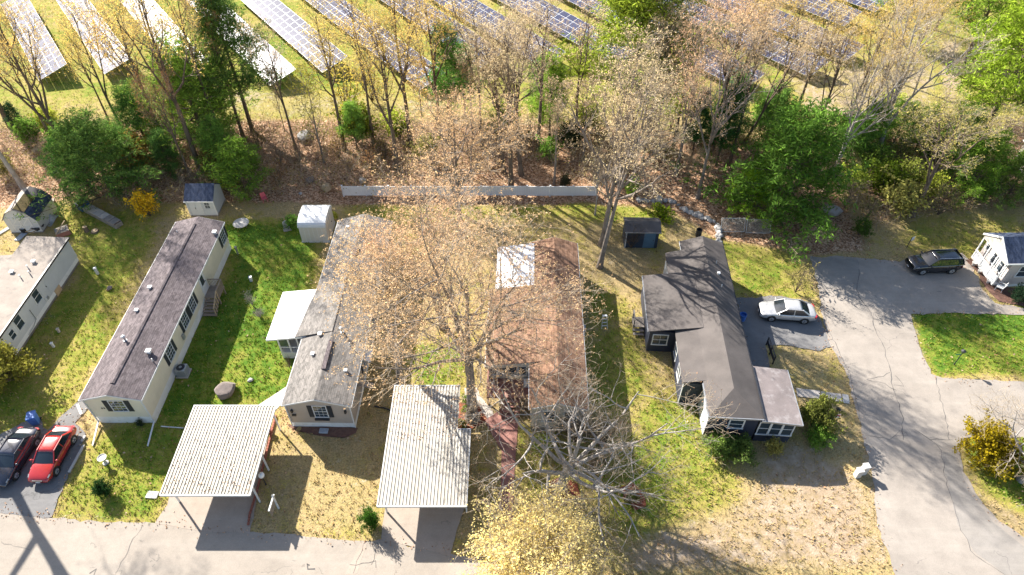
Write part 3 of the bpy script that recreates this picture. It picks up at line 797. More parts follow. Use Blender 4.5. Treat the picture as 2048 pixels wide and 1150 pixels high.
# ------------------------------------------------------------------ taupe mobile home with grey roof and white porch
def taupe_home():
    W, Ln = 4.9, 21.2
    ox, oy = -16.95, 29.75
    rz = R(-1.0)
    r = empty('mobile_home', (ox, oy, 0), rz, 'taupe mobile home with grey shingle roof and flat white porch roof', 'mobile home')
    mi = Matrix.Rotation(-rz, 3, 'Z')
    def loc(px, py, z): return mi @ (P(px, py, z) - Vector((ox, oy, 0)))
    roof, s = gable_shell(r, W, Ln, 0.62, 3.0, 3.75, 'siding_taupe', 'skirt_white', 'shingle_grey', cap=False)
    front = wall((0, 0, 0), (W, 0, 0)); right = wall((W, 0, 0), (W, Ln, 0)); left = wall((0, Ln, 0), (0, 0, 0))
    window(r, front, 2.55, 1.45, 0.95, 1.35, cols=3, rows=4, shutters=0.36, fw=0.06)
    MB().wbox(front, 2.0, 3.1, 1.2, 1.35, 0.06, 0.22).build('window_box', 'metal_dark', r)
    for u in (0.42, 4.45):
        MB().wbox(front, u - 0.07, u + 0.07, 2.05, 2.35, 0.002, 0.16).build('wall_lamp', 'metal_dark', r)
    MB().wbox(front, 0.33, 0.63, 1.6, 1.75, 0.002, 0.12).build('mailbox', 'metal_dark', r)
    for y in (5.0, 9.5, 14.0): window(r, right, y, 1.45, 0.95, 1.3, cols=3, rows=4, shutters=0.34)
    for x in (0.03, W - 0.03): MB().box(x - 0.04, x + 0.04, -0.08, -0.005, 0.1, 2.9).build('downspout', 'trim_white', r)
    for (a, b) in (((644, 741), (663, 683)), ((705, 514), (711, 497))):
        A = loc(*a, 3.7); B = loc(*b, 3.7)
        c = MB(); c.beam((W / 2 + 0.1, A.y, 3.90), (W / 2 + 0.1, B.y, 3.90), 0.34, 0.07); c.build('ridge_vent', 'shingle_charcoal', roof)
    for px, py, k, sc in ((641, 671, 0, 1), (626, 710, 0, 0.9), (685, 667, 2, 1), (696, 455, 0, 0.9), (691, 740, 0, 0.8), (700, 690, 1, 1)):
        q = loc(px, py, 3.5); roof_vent(roof, q.x, q.y, 3.12 + 0.75 * (1 - abs(q.x - W / 2) / (W / 2)), k, sc)
    q = loc(740, 709, 2.6)
    MB().slab((W + 0.02, q.y - 0.65, 2.75), (W + 0.75, q.y - 0.65, 2.5), (W + 0.75, q.y + 0.65, 2.5), (W + 0.02, q.y + 0.65, 2.75), 0.05).build('awning', 'white_roof', r)
    q = loc(742, 770, 2.0)
    MB().slab((W + 0.02, q.y - 0.25, 2.2), (W + 1.15, q.y - 0.25, 1.95), (W + 1.15, q.y + 0.25, 1.95), (W + 0.02, q.y + 0.25, 2.2), 0.05).build('awning', 'wood_grey', r)
    # porch: flat white roof, screened walls, transition roof
    a = loc(532, 679, 2.75); b = loc(606, 678, 2.95); c = loc(634, 582, 2.95); d = loc(565.5, 583, 2.75)
    x0 = (a.x + d.x) / 2; y0 = (a.y + b.y) / 2; y1 = (c.y + d.y) / 2
    pr = MB(); pr.slab((x0, y0, 2.72), (0.15, y0, 3.2), (0.15, y1, 3.2), (x0, y1, 2.72), 0.16)
    porch = pr.build('porch_roof', 'white_roof', r)
    tr = MB(); tr.slab((-0.75, y0 + 0.02, 3.10), (W / 2, y0 + 0.02, 3.93), (W / 2, y1 + 1.2, 3.93), (-0.1, y1 + 1.2, 3.14), 0.05)
    tr.build('transition_roof', 'shingle_grey', roof)
    px0 = x0 + 0.7
    pw = MB(); pw.box(px0, 0.0, y0 + 0.35, y1 - 0.3, -0.05, 0.75); pw.build('porch_base', 'trim_white', porch)
    frp = wall((px0, y0 + 0.35, 0), (0, y0 + 0.35, 0)); wl = abs(px0)
    po = MB()
    for u in (0.06, wl * 0.36, wl * 0.66, wl - 0.06): po.wbox(frp, u - 0.06, u + 0.06, 0.75, 2.7, -0.1, 0.0)
    po.wbox(frp, 0, wl, 1.35, 1.45, -0.09, -0.01); po.box(px0, 0, y0 + 0.36, y1 - 0.3, 2.55, 2.62)
    po.build('porch_post', 'trim_white', porch)
    MB().wbox(frp, 0.1, wl * 0.36 - 0.06, 1.45, 2.55, -0.06, -0.045).build('screen', 'window_glass', porch)
    MB().box(px0 + 0.02, px0 + 0.035, y0 + 0.5, y1 - 0.4, 0.76, 2.55).build('screen', 'window_glass', porch)
    MB().box(-0.8, -0.1, y0 + 1.2, y1 - 0.5, 0.76, 2.4).build('porch_wall', 'siding_pale', porch)
    rl = MB(); rl.beam((-0.95, y0 + 0.3, 1.35), (-0.95, y0 - 0.5, 0.75), 0.06); rl.beam((-0.95, y0 - 0.5, 0.75), (-0.95, y0 - 0.5, 0), 0.06); rl.beam((-0.95, y0 + 0.3, 1.35), (-0.95, y0 + 0.3, 0), 0.06)
    rl.build('stair_rail', 'trim_white', porch)
    steps(porch, -0.9, -0.1, y0 + 0.34, 0.75, 3, -1, 'concrete_white', 0.28)
    return r
taupe_home()

# ------------------------------------------------------------------ brown-roofed home with deck
def brown_home():
    W, Ln = 4.1, 18.2
    ox, oy = 1.4, 29.4
    rz = R(-1.3)
    r = empty('mobile_home', (ox, oy, 0), rz, 'brown shingle roofed home with red deck behind the big oak', 'mobile home')
    mi = Matrix.Rotation(-rz, 3, 'Z')
    def loc(px, py, z): return mi @ (P(px, py, z) - Vector((ox, oy, 0)))
    roof, s = gable_shell(r, W, Ln, 0.6, 3.05, 3.75, 'siding_pale', 'wall_grey_brown', 'shingle_brown', cap=False)
    front = wall((0, 0, 0), (W, 0, 0)); right = wall((W, 0, 0), (W, Ln, 0))
    for u in (1.35, 2.95): window(r, front, u, 1.35, 0.85, 1.25, cols=1, rows=2, fw=0.10)
    for y in (4.0, 9.0, 13.5): window(r, right, y, 1.4, 0.95, 1.2)
    MB().box(W + 0.19, W + 0.5, 8.6, 9.4, 1.3, 1.9).build('air_conditioner', 'metal_grey', r)
    # addition on the left: the slope of the roof carried on
    xa = -3.55; ya, yb = 4.05, 12.5
    zl = 2.72
    zr = 3.18 + 0.02
    MB().box(xa + 0.12, -0.02, ya + 0.25, yb, 0.6, 2.62).build('addition_wall', 'siding_pale', r)
    MB().box(xa + 0.15, -0.03, ya + 0.28, yb - 0.03, -0.05, 0.61).build('skirting', 'wall_grey_brown', r)
    m = MB(); m.slab((xa - 0.05, ya, zl), (0.9, ya, 3.50), (0.9, yb + 0.05, 3.50), (xa - 0.05, yb + 0.05, zl), 0.1)
    add = m.build('addition_roof', 'shingle_brown', r)
    g = MB(); g.box(xa - 0.10, xa - 0.052, ya - 0.02, yb, zl - 0.13, zl - 0.02); g.build('gutter', 'trim_white', add)
    h = MB(); h.add([(xa - 0.05, ya - 0.04, zl - 0.32), (0.3, ya - 0.04, 2.95), (0.3, ya - 0.04, 3.33), (xa - 0.05, ya - 0.04, zl - 0.01), (xa - 0.05, ya - 0.003, zl - 0.32), (0.3, ya - 0.003, 2.95), (0.3, ya - 0.003, 3.33), (xa - 0.05, ya - 0.003, zl - 0.01)],
                    [(0, 1, 2, 3), (7, 6, 5, 4), (0, 4, 5, 1), (1, 5, 6, 2), (2, 6, 7, 3), (3, 7, 4, 0)]); h.build('fascia', 'siding_pale', add)
    fra = wall((xa + 0.12, ya + 0.25, 0), (-0.02, ya + 0.25, 0))
    for u in (0.5, 1.25, 2.0, 2.75): window(r, fra, u, 1.45, 0.6, 1.0, cols=1, rows=1, fw=0.05)
    # white-roofed room behind
    wa = MB(); wa.slab((-3.15, yb + 0.07, 2.75), (0.25, yb + 0.07, 3.32), (0.25, yb + 5.6, 3.32), (-3.15, yb + 5.6, 2.75), 0.12); wr_ = wa.build('rear_roof', 'rear_roof_white', r)
    MB().box(-2.95, -0.02, yb + 0.1, yb + 5.4, 0, 2.55).build('rear_wall', 'siding_pale', wr_)
    # red deck, lattice, stairs
    zd = 0.95
    y0 = loc(1000, 795, zd).y
    dk = MB(); dk.box(xa + 0.1, -0.05, y0, ya + 0.24, zd - 0.12, zd - 0.045)
    for x in (xa + 0.2, -1.9, -0.15):
        for y in (y0 + 0.1, ya - 0.2): dk.box(x - 0.06, x + 0.06, y - 0.06, y + 0.06, -0.05, zd - 0.12)
    deck = dk.build('deck', 'deck_red', r)
    nb = int((ya + 0.24 - y0) / 0.14)
    for k in range(nb): MB().box(xa + 0.1, -0.05, y0 + k * 0.14, y0 + k * 0.14 + 0.13, zd - 0.044, zd).build('deck_board', 'deck_red', deck)
    lt = MB()
    yA, yB = y0 + 0.05, ya + 0.2
    for k in range(-12, 40):
        for sgn in (1, -1):
            a0 = yA + k * 0.11; pts = []
            for t in (0, 1):
                pts.append((a0 + sgn * t * 0.85, zd + 0.08 + t * 0.85))
            (p0, q0), (p1, q1) = pts
            if p0 > p1: (p0, q0), (p1, q1) = (p1, q1), (p0, q0)
            if p1 < yA or p0 > yB: continue
            if p0 < yA: q0 += (yA - p0) * (q1 - q0) / (p1 - p0); p0 = yA
            if p1 > yB: q1 -= (p1 - yB) * (q1 - q0) / (p1 - p0); p1 = yB
            lt.beam((xa + 0.16 + 0.008 * sgn, p0, q0), (xa + 0.16 + 0.008 * sgn, p1, q1), 0.014, 0.03, up=(1, 0, 0))
    lat = lt.build('lattice_rail', 'deck_red', deck); lat['kind'] = 'stuff'
    rl = MB()
    for y in (y0 + 0.06, (y0 + ya) / 2, ya + 0.1): rl.box(xa + 0.12, xa + 0.22, y - 0.05, y + 0.05, zd, zd + 1.05)
    rl.box(xa + 0.11, xa + 0.23, y0, ya + 0.2, zd + 1.051, zd + 1.10)
    for x in (xa + 1.25, ): rl.box(x - 0.05, x + 0.05, y0 + 0.01, y0 + 0.11, zd, zd + 1.05)
    rl.box(xa + 0.23, xa + 1.3, y0 + 0.01, y0 + 0.11, zd + 1.0, zd + 1.05)
    for k in range(8): rl.box(xa + 0.3 + k * 0.12, xa + 0.33 + k * 0.12, y0 + 0.045, y0 + 0.075, zd, zd + 1.0)
    rl.build('railing', 'deck_red', deck)
    steps(deck, -2.2, -0.9, y0, zd, 4, -1, 'deck_red', 0.32)
    for x in (-2.25, -0.85):
        s_ = MB(); s_.beam((x, y0, zd - 0.1), (x, y0 - 1.35, 0.05), 0.05, 0.22); s_.beam((x, y0 - 0.05, zd + 0.95), (x, y0 - 1.3, 0.95), 0.05, 0.06); s_.beam((x, y0 - 1.28, 0), (x, y0 - 1.28, 0.95), 0.06); s_.build('stair_rail', 'deck_red', deck)
    MB().box(-0.55, -0.1, y0 + 1.0, y0 + 1.55, zd + 0.01, zd + 0.5).build('deck_box', 'plastic_white', deck, bevel=0.03)
    return r
brown_home()

# ------------------------------------------------------------------ navy house with sunroom
def navy_house():
    ox, oy = 14.5, 28.7
    rz = R(-3.5)
    r = empty('house', (ox, oy, 0), rz, 'dark navy house with hipped dark roof and white framed sunroom', 'house')
    mi = Matrix.Rotation(-rz, 3, 'Z')
    def loc(px, py, z): return mi @ (P(px, py, z) - Vector((ox, oy, 0)))
    W, Ln, ev, rg = 3.75, 19.2, 3.05, 3.75
    m = MB(); extr(m, [(0.08, 0), (W - 0.08, 0), (W - 0.08, ev), (W / 2, rg - 0.05), (0.08, ev)], 3.0, Ln - 0.1); m.box(0.08, W - 0.08, 0.1, 2.98, 0, ev); m.build('wall', 'siding_navy', r)
    # hipped front: ridge stops 2.6 m behind the front gutter
    hp = 2.0
    t = 0.1
    def z(x): return ev + 0.12 + (rg - ev) * (1 - abs(x - W / 2) / (W / 2))
    f = MB()
    A = (-0.1, -0.12, ev + 0.08); B = (W + 0.1, -0.12, ev + 0.08); Rg = (W / 2, hp, rg + 0.12); Rb = (W / 2, Ln + 0.1, rg + 0.12); Cc = (W + 0.1, Ln + 0.1, ev + 0.08); D = (-0.1, Ln + 0.1, ev + 0.08)
    lo = [(x, y, q - t) for x, y, q in (A, B, Rg, Rb, Cc, D)]
    f.add([A, B, Rg, Rb, Cc, D] + lo, [(0, 1, 2), (1, 4, 3, 2), (0, 2, 3, 5), (6, 8, 7), (7, 8, 9, 10), (6, 11, 9, 8), (0, 6, 7, 1), (1, 7, 10, 4), (4, 10, 9, 3), (3, 9, 11, 5), (5, 11, 6, 0)])
    roof = f.build('roof', 'rolled_roof', r)
    MB().box(-0.16, W + 0.12, -0.19, -0.125, ev - 0.08, ev + 0.07).build('gutter', 'gutter_grey', roof)
    MB().box(-0.17, -0.105, -0.12, 2.9, ev - 0.08, ev + 0.07).build('gutter', 'gutter_grey', roof)
    g = MB(); g.box(W + 0.105, W + 0.17, 4.9, Ln, ev - 0.08, ev + 0.07); g.build('gutter', 'trim_black', roof)
    for y, k, sc in ((14.6, 0, 0.8), (13.0, 1, 0.8), (16.0, 1, 0.7)): roof_vent(roof, W * 0.72, y, z(W * 0.72), k, sc)
    # wide wing on the left, with its window wall facing the yard
    xw, y0, y1 = -3.75, 8.35, 15.0
    MB().box(xw + 0.15, 0.06, y0 + 0.12, y1 - 0.1, 0, 2.45).build('wing_wall', 'siding_navy', r)
    w = MB(); w.slab((xw, y0, 2.62), (0.6, y0, 3.42), (0.6, y1, 3.42), (xw, y1, 2.62), 0.12); wing = w.build('wing_roof', 'rolled_roof', r)
    MB().box(xw - 0.06, xw - 0.002, y0, y1, 2.44, 2.60).build('gutter', 'gutter_grey', wing)
    fw_ = wall((xw + 0.15, y0 + 0.12, 0), (0.06, y0 + 0.12, 0))
    window(r, fw_, 0.95, 0.95, 1.15, 1.15, cols=2, rows=2, fw=0.09)
    # bump-out between wing and front, white side wall
    xb, b0, b1 = -1.6, 3.1, 8.3
    MB().box(xb + 0.12, 0.05, b0 + 0.1, b1, 0, 2.6).build('bay_wall', 'siding_navy', r)
    w = MB(); w.slab((xb, b0, 2.78), (W * 0.18, b0, 3.36), (W * 0.18, b1 + 0.1, 3.36), (xb, b1 + 0.1, 2.78), 0.12); w.build('bay_roof', 'rolled_roof', r)
    fb = wall((xb + 0.12, b1, 0), (xb + 0.12, b0 + 0.1, 0))
    for u in (1.2, 3.4): window(r, fb, u, 1.1, 0.95, 1.2)
    MB().box(xb + 0.10, xb + 0.16, b0 + 0.02, b0 + 0.098, 0, 2.65).build('corner_trim', 'trim_white', r)
    # small rear bump
    MB().box(-1.3, 0.06, 15.2, 17.9, 0, 2.5).build('rear_wall', 'siding_white', r)
    w = MB(); w.slab((-1.46, 15.05, 2.72), (0.35, 15.05, 3.3), (0.35, 18.05, 3.3), (-1.46, 18.05, 2.72), 0.12); w.build('rear_roof', 'rolled_roof', r)
    MB().box(-0.13, -0.103, 18.06, Ln + 0.08, ev - 0.05, ev + 0.12).build('fascia', 'trim_white', r)
    # front window, left side wall made pale, sunlight put into its colour
    fr = wall((0.08, 0.1, 0), (W - 0.08, 0.1, 0))
    window(r, fr, 2.05, 1.55, 0.95, 0.95, cols=1, rows=2, fw=0.11)
    lf = wall((0.08, 3.0, 0), (0.08, 0.1, 0))
    MB().wbox(lf, 0.02, 2.88, 0.05, 2.95, 0.003, 0.03).build('sunlit_side', 'siding_white', r)
    MB().wbox(lf, 1.6, 1.95, 2.3, 2.75, 0.031, 0.12).build('meter_box', 'plastic_white', r)
    MB().box(-0.02, 0.08, -0.02, 0.075, 0, ev - 0.1).build('corner_trim', 'trim_black', r)
    # sunroom
    sx0, sx1, s0, s1 = W + 0.02, 6.6, -0.15, 4.85
    MB().box(sx0 + 0.02, sx1 - 0.2, s0 + 0.2, s1 - 0.15, 0, 0.9).build('sunroom_base', 'siding_navy', r)
    MB().box(sx0 + 0.1, sx1 - 0.35, s0 + 0.42, s1 - 0.3, 0.9, 2.6).build('sunroom_core', 'wall_grey_brown', r)
    w = MB(); w.slab((sx0 - 0.05, s0 - 0.1, 3.08), (sx1 + 0.1, s0 - 0.1, 2.78), (sx1 + 0.1, s1, 2.78), (sx0 - 0.05, s1, 3.08), 0.1); sr = w.build('sunroom_roof', 'sunroom_roof', r)
    MB().box(sx1 + 0.102, sx1 + 0.15, s0 - 0.14, s1, 2.62, 2.80).build('edge_trim', 'galvanised', sr)
    e = MB(); e.add([(sx0 - 0.05, s0 - 0.14, 2.92), (sx1 + 0.1, s0 - 0.14, 2.62), (sx1 + 0.1, s0 - 0.14, 2.79), (sx0 - 0.05, s0 - 0.14, 3.09), (sx0 - 0.05, s0 - 0.103, 2.92), (sx1 + 0.1, s0 - 0.103, 2.62), (sx1 + 0.1, s0 - 0.103, 2.79), (sx0 - 0.05, s0 - 0.103, 3.09)],
                    [(0, 1, 2, 3), (7, 6, 5, 4), (0, 4, 5, 1), (1, 5, 6, 2), (2, 6, 7, 3), (3, 7, 4, 0)]); e.build('edge_trim', 'galvanised', sr)
    MB().box(W + 0.105, W + 0.19, s0, s1, ev + 0.10, ev + 0.16).build('valley_flashing', 'metal_dark', sr)
    fs = wall((sx0, s0 + 0.2, 0), (sx1 - 0.2, s0 + 0.2, 0)); wl = sx1 - 0.2 - sx0
    for k in range(3):
        u = wl * (k + 0.5) / 3
        window(r, fs, u, 1.0, wl / 3 - 0.16, 1.45, cols=1, rows=2, fw=0.08, d=0.06)
    fe = wall((sx1 - 0.2, s0 + 0.2, 0), (sx1 - 0.2, s1 - 0.15, 0))
    for k in range(4): window(r, fe, 4.65 * (k + 0.5) / 4, 1.0, 0.95, 1.4, cols=1, rows=2, fw=0.08, d=0.06)
    # ramp rail beside the driveway
    q = loc(1532, 690, 0); q2 = loc(1545, 728, 0)
    rl = MB()
    for t in (0, 0.5, 1.0):
        p = q.lerp(q2, t); rl.beam((p.x, p.y, 0), (p.x, p.y, 1.0), 0.08)
    rl.beam((q.x, q.y, 0.98), (q2.x, q2.y, 0.98), 0.1, 0.06); rl.beam((q.x, q.y, 0.5), (q2.x, q2.y, 0.5), 0.06, 0.3)
    rl.build('ramp_rail', 'trim_black', r)
    # small landing with stairs on the yard side of the wing
    st = MB(); st.box(xw - 0.9, xw + 0.1, 10.6, 11.8, 0.55, 0.63)
    for x in (xw - 0.82, xw):
        for y in (10.68, 11.72): st.box(x - 0.05, x + 0.05, y - 0.05, y + 0.05, 0, 1.45 if x < xw - 0.5 else 0.55)
    st.box(xw - 0.88, xw - 0.76, 10.6, 11.8, 1.451, 1.5); ld = st.build('landing', 'wood_grey', r)
    steps(ld, xw - 0.85, xw + 0.05, 10.6, 0.6, 2, -1, 'wood_grey', 0.28)
    return r
navy_house()

# ------------------------------------------------------------------ flat-roofed white home at the left edge
def left_home():
    x1, y0, y1 = -41.75, 34.6, 48.6
    x0 = -48.0
    r = empty('mobile_home', (x1, y0, 0), 0, 'white mobile home with flat tan roof cut off by left edge', 'mobile home')
    Ln = y1 - y0; W = x0 - x1
    MB().box(-3.6, 0, 0, Ln - 0.1, 0.75, 3.0).build('wall', 'siding_white', r)
    MB().box(W + 0.1, -3.61, 0, Ln - 2.7, 0.05, 2.9).build('wall', 'siding_white', r)
    MB().box(-3.5, -0.04, 0.05, Ln - 0.15, 0.28, 0.76).build('skirting', 'skirt_white', r)
    MB().box(-3.4, -0.10, 0.1, Ln - 0.2, -0.05, 0.29).build('base', 'wall_grey_brown', r)
    m = MB(); m.slab((-3.7, -0.1, 3.22), (0.1, -0.1, 3.05), (0.1, Ln, 3.05), (-3.7, Ln, 3.22), 0.1); m.slab((W, -0.1, 3.02), (-3.7, -0.1, 3.22), (-3.7, Ln - 2.6, 3.22), (W, Ln - 2.6, 3.02), 0.1)
    roof = m.build('roof', 'tan_roof', r)
    MB().box(0.102, 0.24, -0.12, Ln + 0.02, 2.9, 3.075).build('gutter', 'trim_black', roof)
    fr = wall((0, 0, 0), (0, Ln, 0))
    def yw(px, py, z): return P(px, py, z).y - y0
    for px, py in ((78, 592), (39, 644), (18, 666)): window(r, fr, yw(px, py, 2.1), 1.5, 0.85 if px > 20 else 0.6, 1.15 if px > 20 else 0.8, cols=1, rows=2)
    door(r, fr, yw(93, 578, 1.9), 0.85, 0.9, 2.0, 'siding_white')
    MB().wbox(fr, yw(116, 578, 0.4) - 0.6, yw(116, 578, 0.4) + 0.3, 0.02, 0.72, -0.03, 0.0).build('skirting_patch', 'wood_fresh', r)
    for px, py, k in ((68, 525, 0), (57, 537, 1), (25, 546, 0), (42, 556, 1), (60, 548, 1)):
        q = P(px, py, 3.1); roof_vent(roof, q.x - x1, q.y - y0, 3.1, k, 1.0)
    mb = MB(); mb.tube([(0.05, yw(70, 640, 0.6), 1.9), (0.06, yw(70, 640, 0.6), 0.75), (0.06, yw(66, 648, 0.5) - 0.3, 0.5), (0.06, yw(60, 655, 0.5) - 0.8, 0.45)], 0.035, 6); mb.build('conduit', 'metal_grey', r)
    MB().wbox(fr, yw(103, 592, 1.2) - 0.1, yw(103, 592, 1.2) + 0.1, 0.85, 1.15, 0.002, 0.12).build('meter_box', 'metal_grey', r)
    # white lean-to with carport at far side is out of frame
    return r
left_home()

# ------------------------------------------------------------------ beige house at the right edge
def beige_house():
    ox, oy = 44.75, 45.1
    r = empty('house', (ox, oy, 0), R(1.0), 'beige house with dark gable roof and white porch, cut off by right edge', 'house')
    Wd, Dp, ev, rg = 10.0, 3.9, 3.05, 4.35
    # ridge runs to the right (local X); gable end faces the camera's left
    w = MB(); w.add([(0.5, 0, 0.35), (0.5, Dp, 0.35), (0.5, Dp, ev), (0.5, Dp / 2, rg - 0.05), (0.5, 0, ev), (Wd, 0, 0.35), (Wd, Dp, 0.35), (Wd, Dp, ev), (Wd, Dp / 2, rg - 0.05), (Wd, 0, ev)],
                    [(4, 3, 2, 1, 0), (5, 6, 7, 8, 9), (0, 5, 9, 4), (1, 2, 7, 6), (0, 1, 6, 5), (4, 9, 8, 3), (3, 8, 7, 2)])
    w.build('wall', 'siding_beige', r)
    MB().box(0.45, Wd, 0.03, Dp - 0.03, -0.05, 0.36).build('skirting', 'skirt_white', r)
    m = MB(); m.slab((-0.12, -0.2, ev + 0.05), (Wd, -0.2, ev + 0.05), (Wd, Dp / 2, rg + 0.12), (-0.12, Dp / 2, rg + 0.12), 0.1); m.slab((-0.12, Dp / 2, rg + 0.12), (Wd, Dp / 2, rg + 0.12), (Wd, Dp + 0.2, ev + 0.05), (-0.12, Dp + 0.2, ev + 0.05), 0.1)
    roof = m.build('roof', 'shingle_slate', r)
    for s in (0, 1):
        ya = -0.2 if s == 0 else Dp + 0.2
        k = MB()
        k.add([(-0.16, ya, ev - 0.16), (-0.16, Dp / 2, rg - 0.08), (-0.16, Dp / 2, rg + 0.12), (-0.16, ya, ev + 0.05), (-0.123, ya, ev - 0.16), (-0.123, Dp / 2, rg - 0.08), (-0.123, Dp / 2, rg + 0.12), (-0.123, ya, ev + 0.05)],
              [(0, 1, 2, 3), (7, 6, 5, 4), (0, 4, 5, 1), (1, 5, 6, 2), (2, 6, 7, 3), (3, 7, 4, 0)])
        k.build('rake_trim', 'trim_white', roof)
    MB().box(-0.14, Wd, -0.26, -0.202, ev - 0.1, ev + 0.05).build('gutter', 'trim_white', roof)
    g = MB(); g.add([(-0.08, 0, ev - 0.35), (-0.08, Dp, ev - 0.35), (-0.08, Dp, ev), (-0.08, Dp / 2, rg - 0.05), (-0.08, 0, ev), (0.49, 0, ev - 0.35), (0.49, Dp, ev - 0.35), (0.49, Dp, ev), (0.49, Dp / 2, rg - 0.05), (0.49, 0, ev)],
                    [(4, 3, 2, 1, 0), (5, 6, 7, 8, 9), (0, 5, 9, 4), (1, 2, 7, 6), (0, 1, 6, 5), (4, 9, 8, 3), (3, 8, 7, 2)]); g.build('gable_panel', 'siding_pale', r)
    fr = wall((0, 0, 0), (Wd, 0, 0))
    window(r, fr, 2.0, 1.35, 0.95, 1.2, cols=1, rows=2, fw=0.1)
    fl = wall((0.5, Dp, 0), (0.5, 0, 0))
    window(r, fl, 3.1, 1.2, 0.8, 1.3, cols=1, rows=2, fw=0.1); window(r, fl, 1.95, 1.2, 0.75, 1.3, cols=1, rows=2, fw=0.1); window(r, fl, 0.6, 1.7, 0.5, 0.7, cols=1, rows=2, fw=0.08)
    p = MB()
    for y in (0.06, 1.3, 2.6, Dp - 0.06): p.box(-0.06, 0.04, y - 0.06, y + 0.06, 0.35, ev - 0.35)
    p.box(-0.08, 0.05, 0, Dp, 1.1, 1.2); p.box(-0.1, 0.45, 0, Dp, 0.2, 0.4); p.build('porch_post', 'trim_white', r)
    MB().box(-0.02, 0.02, 0.1, Dp - 0.1, 0.42, 1.09).build('porch_rail', 'siding_white', r)
    return r
beige_house()
def far_house():
    q = P(2112, 345, 2.9)
    r = empty('house', (q.x, q.y, 0), R(0), 'grey roofed house just showing at the right edge', 'house')
    gable_shell(r, 8.0, 6.0, 0.4, 2.9, 3.9, 'siding_taupe', 'skirt_white', 'shingle_slate', cap=False)
    window(r, wall((0, 0, 0), (8, 0, 0)), 1.4, 1.2, 0.9, 1.2)
far_house()

# ------------------------------------------------------------------ sheds
def gable_shed_white():
    q = P(381, 432); q2 = P(434, 431)
    W, D = 2.75, 2.75
    r = empty('garden_shed', (q.x + 0.1, q.y, 0), R(1), 'small white shed with dark slate blue roof behind the cream home', 'shed')
    ev, rg = 2.0, 2.95      # ridge runs left-right
    w = MB(); w.add([(0, 0, 0.1), (0, D, 0.1), (0, D, ev), (0, D * 0.55, rg), (0, 0, ev), (W, 0, 0.1), (W, D, 0.1), (W, D, ev), (W, D * 0.55, rg), (W, 0, ev)],
                    [(4, 3, 2, 1, 0), (5, 6, 7, 8, 9), (0, 5, 9, 4), (1, 2, 7, 6), (0, 1, 6, 5), (4, 9, 8, 3), (3, 8, 7, 2)]); w.build('wall', 'siding_white', r)
    m = MB(); m.slab((-0.12, -0.16, ev - 0.0), (W + 0.12, -0.16, ev - 0.0), (W + 0.12, D * 0.55, rg + 0.1), (-0.12, D * 0.55, rg + 0.1), 0.07); m.slab((-0.12, D * 0.55, rg + 0.1), (W + 0.12, D * 0.55, rg + 0.1), (W + 0.12, D + 0.16, ev), (-0.12, D + 0.16, ev), 0.07)
    roof = m.build('roof', 'shingle_slate', r)
    MB().box(-0.13, W + 0.13, -0.20, -0.162, ev - 0.14, ev - 0.01).build('fascia', 'trim_white', roof)
    fr = wall((0, 0, 0), (W, 0, 0))
    for u0, u1 in ((0.25, 0.85), (0.87, 1.47)):
        MB().wbox(fr, u0, u1, 0.15, 1.85, 0.002, 0.05).build('door', 'trim_white', r)
    MB().wbox(fr, 0.76, 0.80, 0.95, 1.15, 0.051, 0.09).build('handle', 'metal_dark', r)
    window(r, fr, 2.05, 1.0, 0.5, 0.7, cols=2, rows=4, fw=0.06)
    for u in (0.0, W): MB().wbox(fr, u - 0.06, u + 0.06, 0.1, 1.9, -0.05, 0.03).build('corner_trim', 'trim_white', r)
    MB().box(-0.05, W + 0.05, -0.05, D + 0.05, -0.05, 0.1).build('base', 'wood_grey', r)
gable_shed_white()

def barrel_shed():
    q = P(605, 484)
    W, D = 2.65, 3.1
    r = empty('garden_shed', (q.x, q.y, 0), R(0), 'white metal shed with rounded barrel roof beside the taupe home', 'shed')
    MB().box(0, W, 0, D, 0, 2.0).build('wall', 'shed_vinyl', r)
    prof = []
    n = 12
    for k in range(n + 1):
        a = math.pi * k / n
        prof.append((D / 2 - (D / 2 + 0.06) * math.cos(a), 2.0 + 0.62 * math.sin(a) ** 0.8 if 0 < k < n else 2.0))
    m = MB()
    vs = [(-0.05, y, z) for y, z in prof] + [(W + 0.05, y, z) for y, z in prof]
    k = len(prof)
    m.add(vs, [(i, i + 1, k + i + 1, k + i) for i in range(k - 1)] + [tuple(range(k)), tuple(range(2 * k - 1, k - 1, -1))])
    roof = m.build('roof', 'white_roof', r)
    MB().box(-0.06, W + 0.06, -0.1, -0.062, 1.9, 2.02).build('edge_trim', 'trim_white', roof)
    fr = wall((0, 0, 0), (W, 0, 0))
    for u in np.linspace(0.02, W - 0.02, 7): MB().wbox(fr, u - 0.02, u + 0.02, 0, 1.9, 0.001, 0.012).build('panel_rib', 'trim_white', r)
    fs = wall((W, 0, 0), (W, D, 0))
    door(r, fs, 1.5, 0.05, 1.2, 1.75, 'shed_vinyl')
    MB().box(-0.06, W + 0.06, -0.06, D + 0.06, -0.05, 0.05).build('base', 'trim_white', r)
barrel_shed()

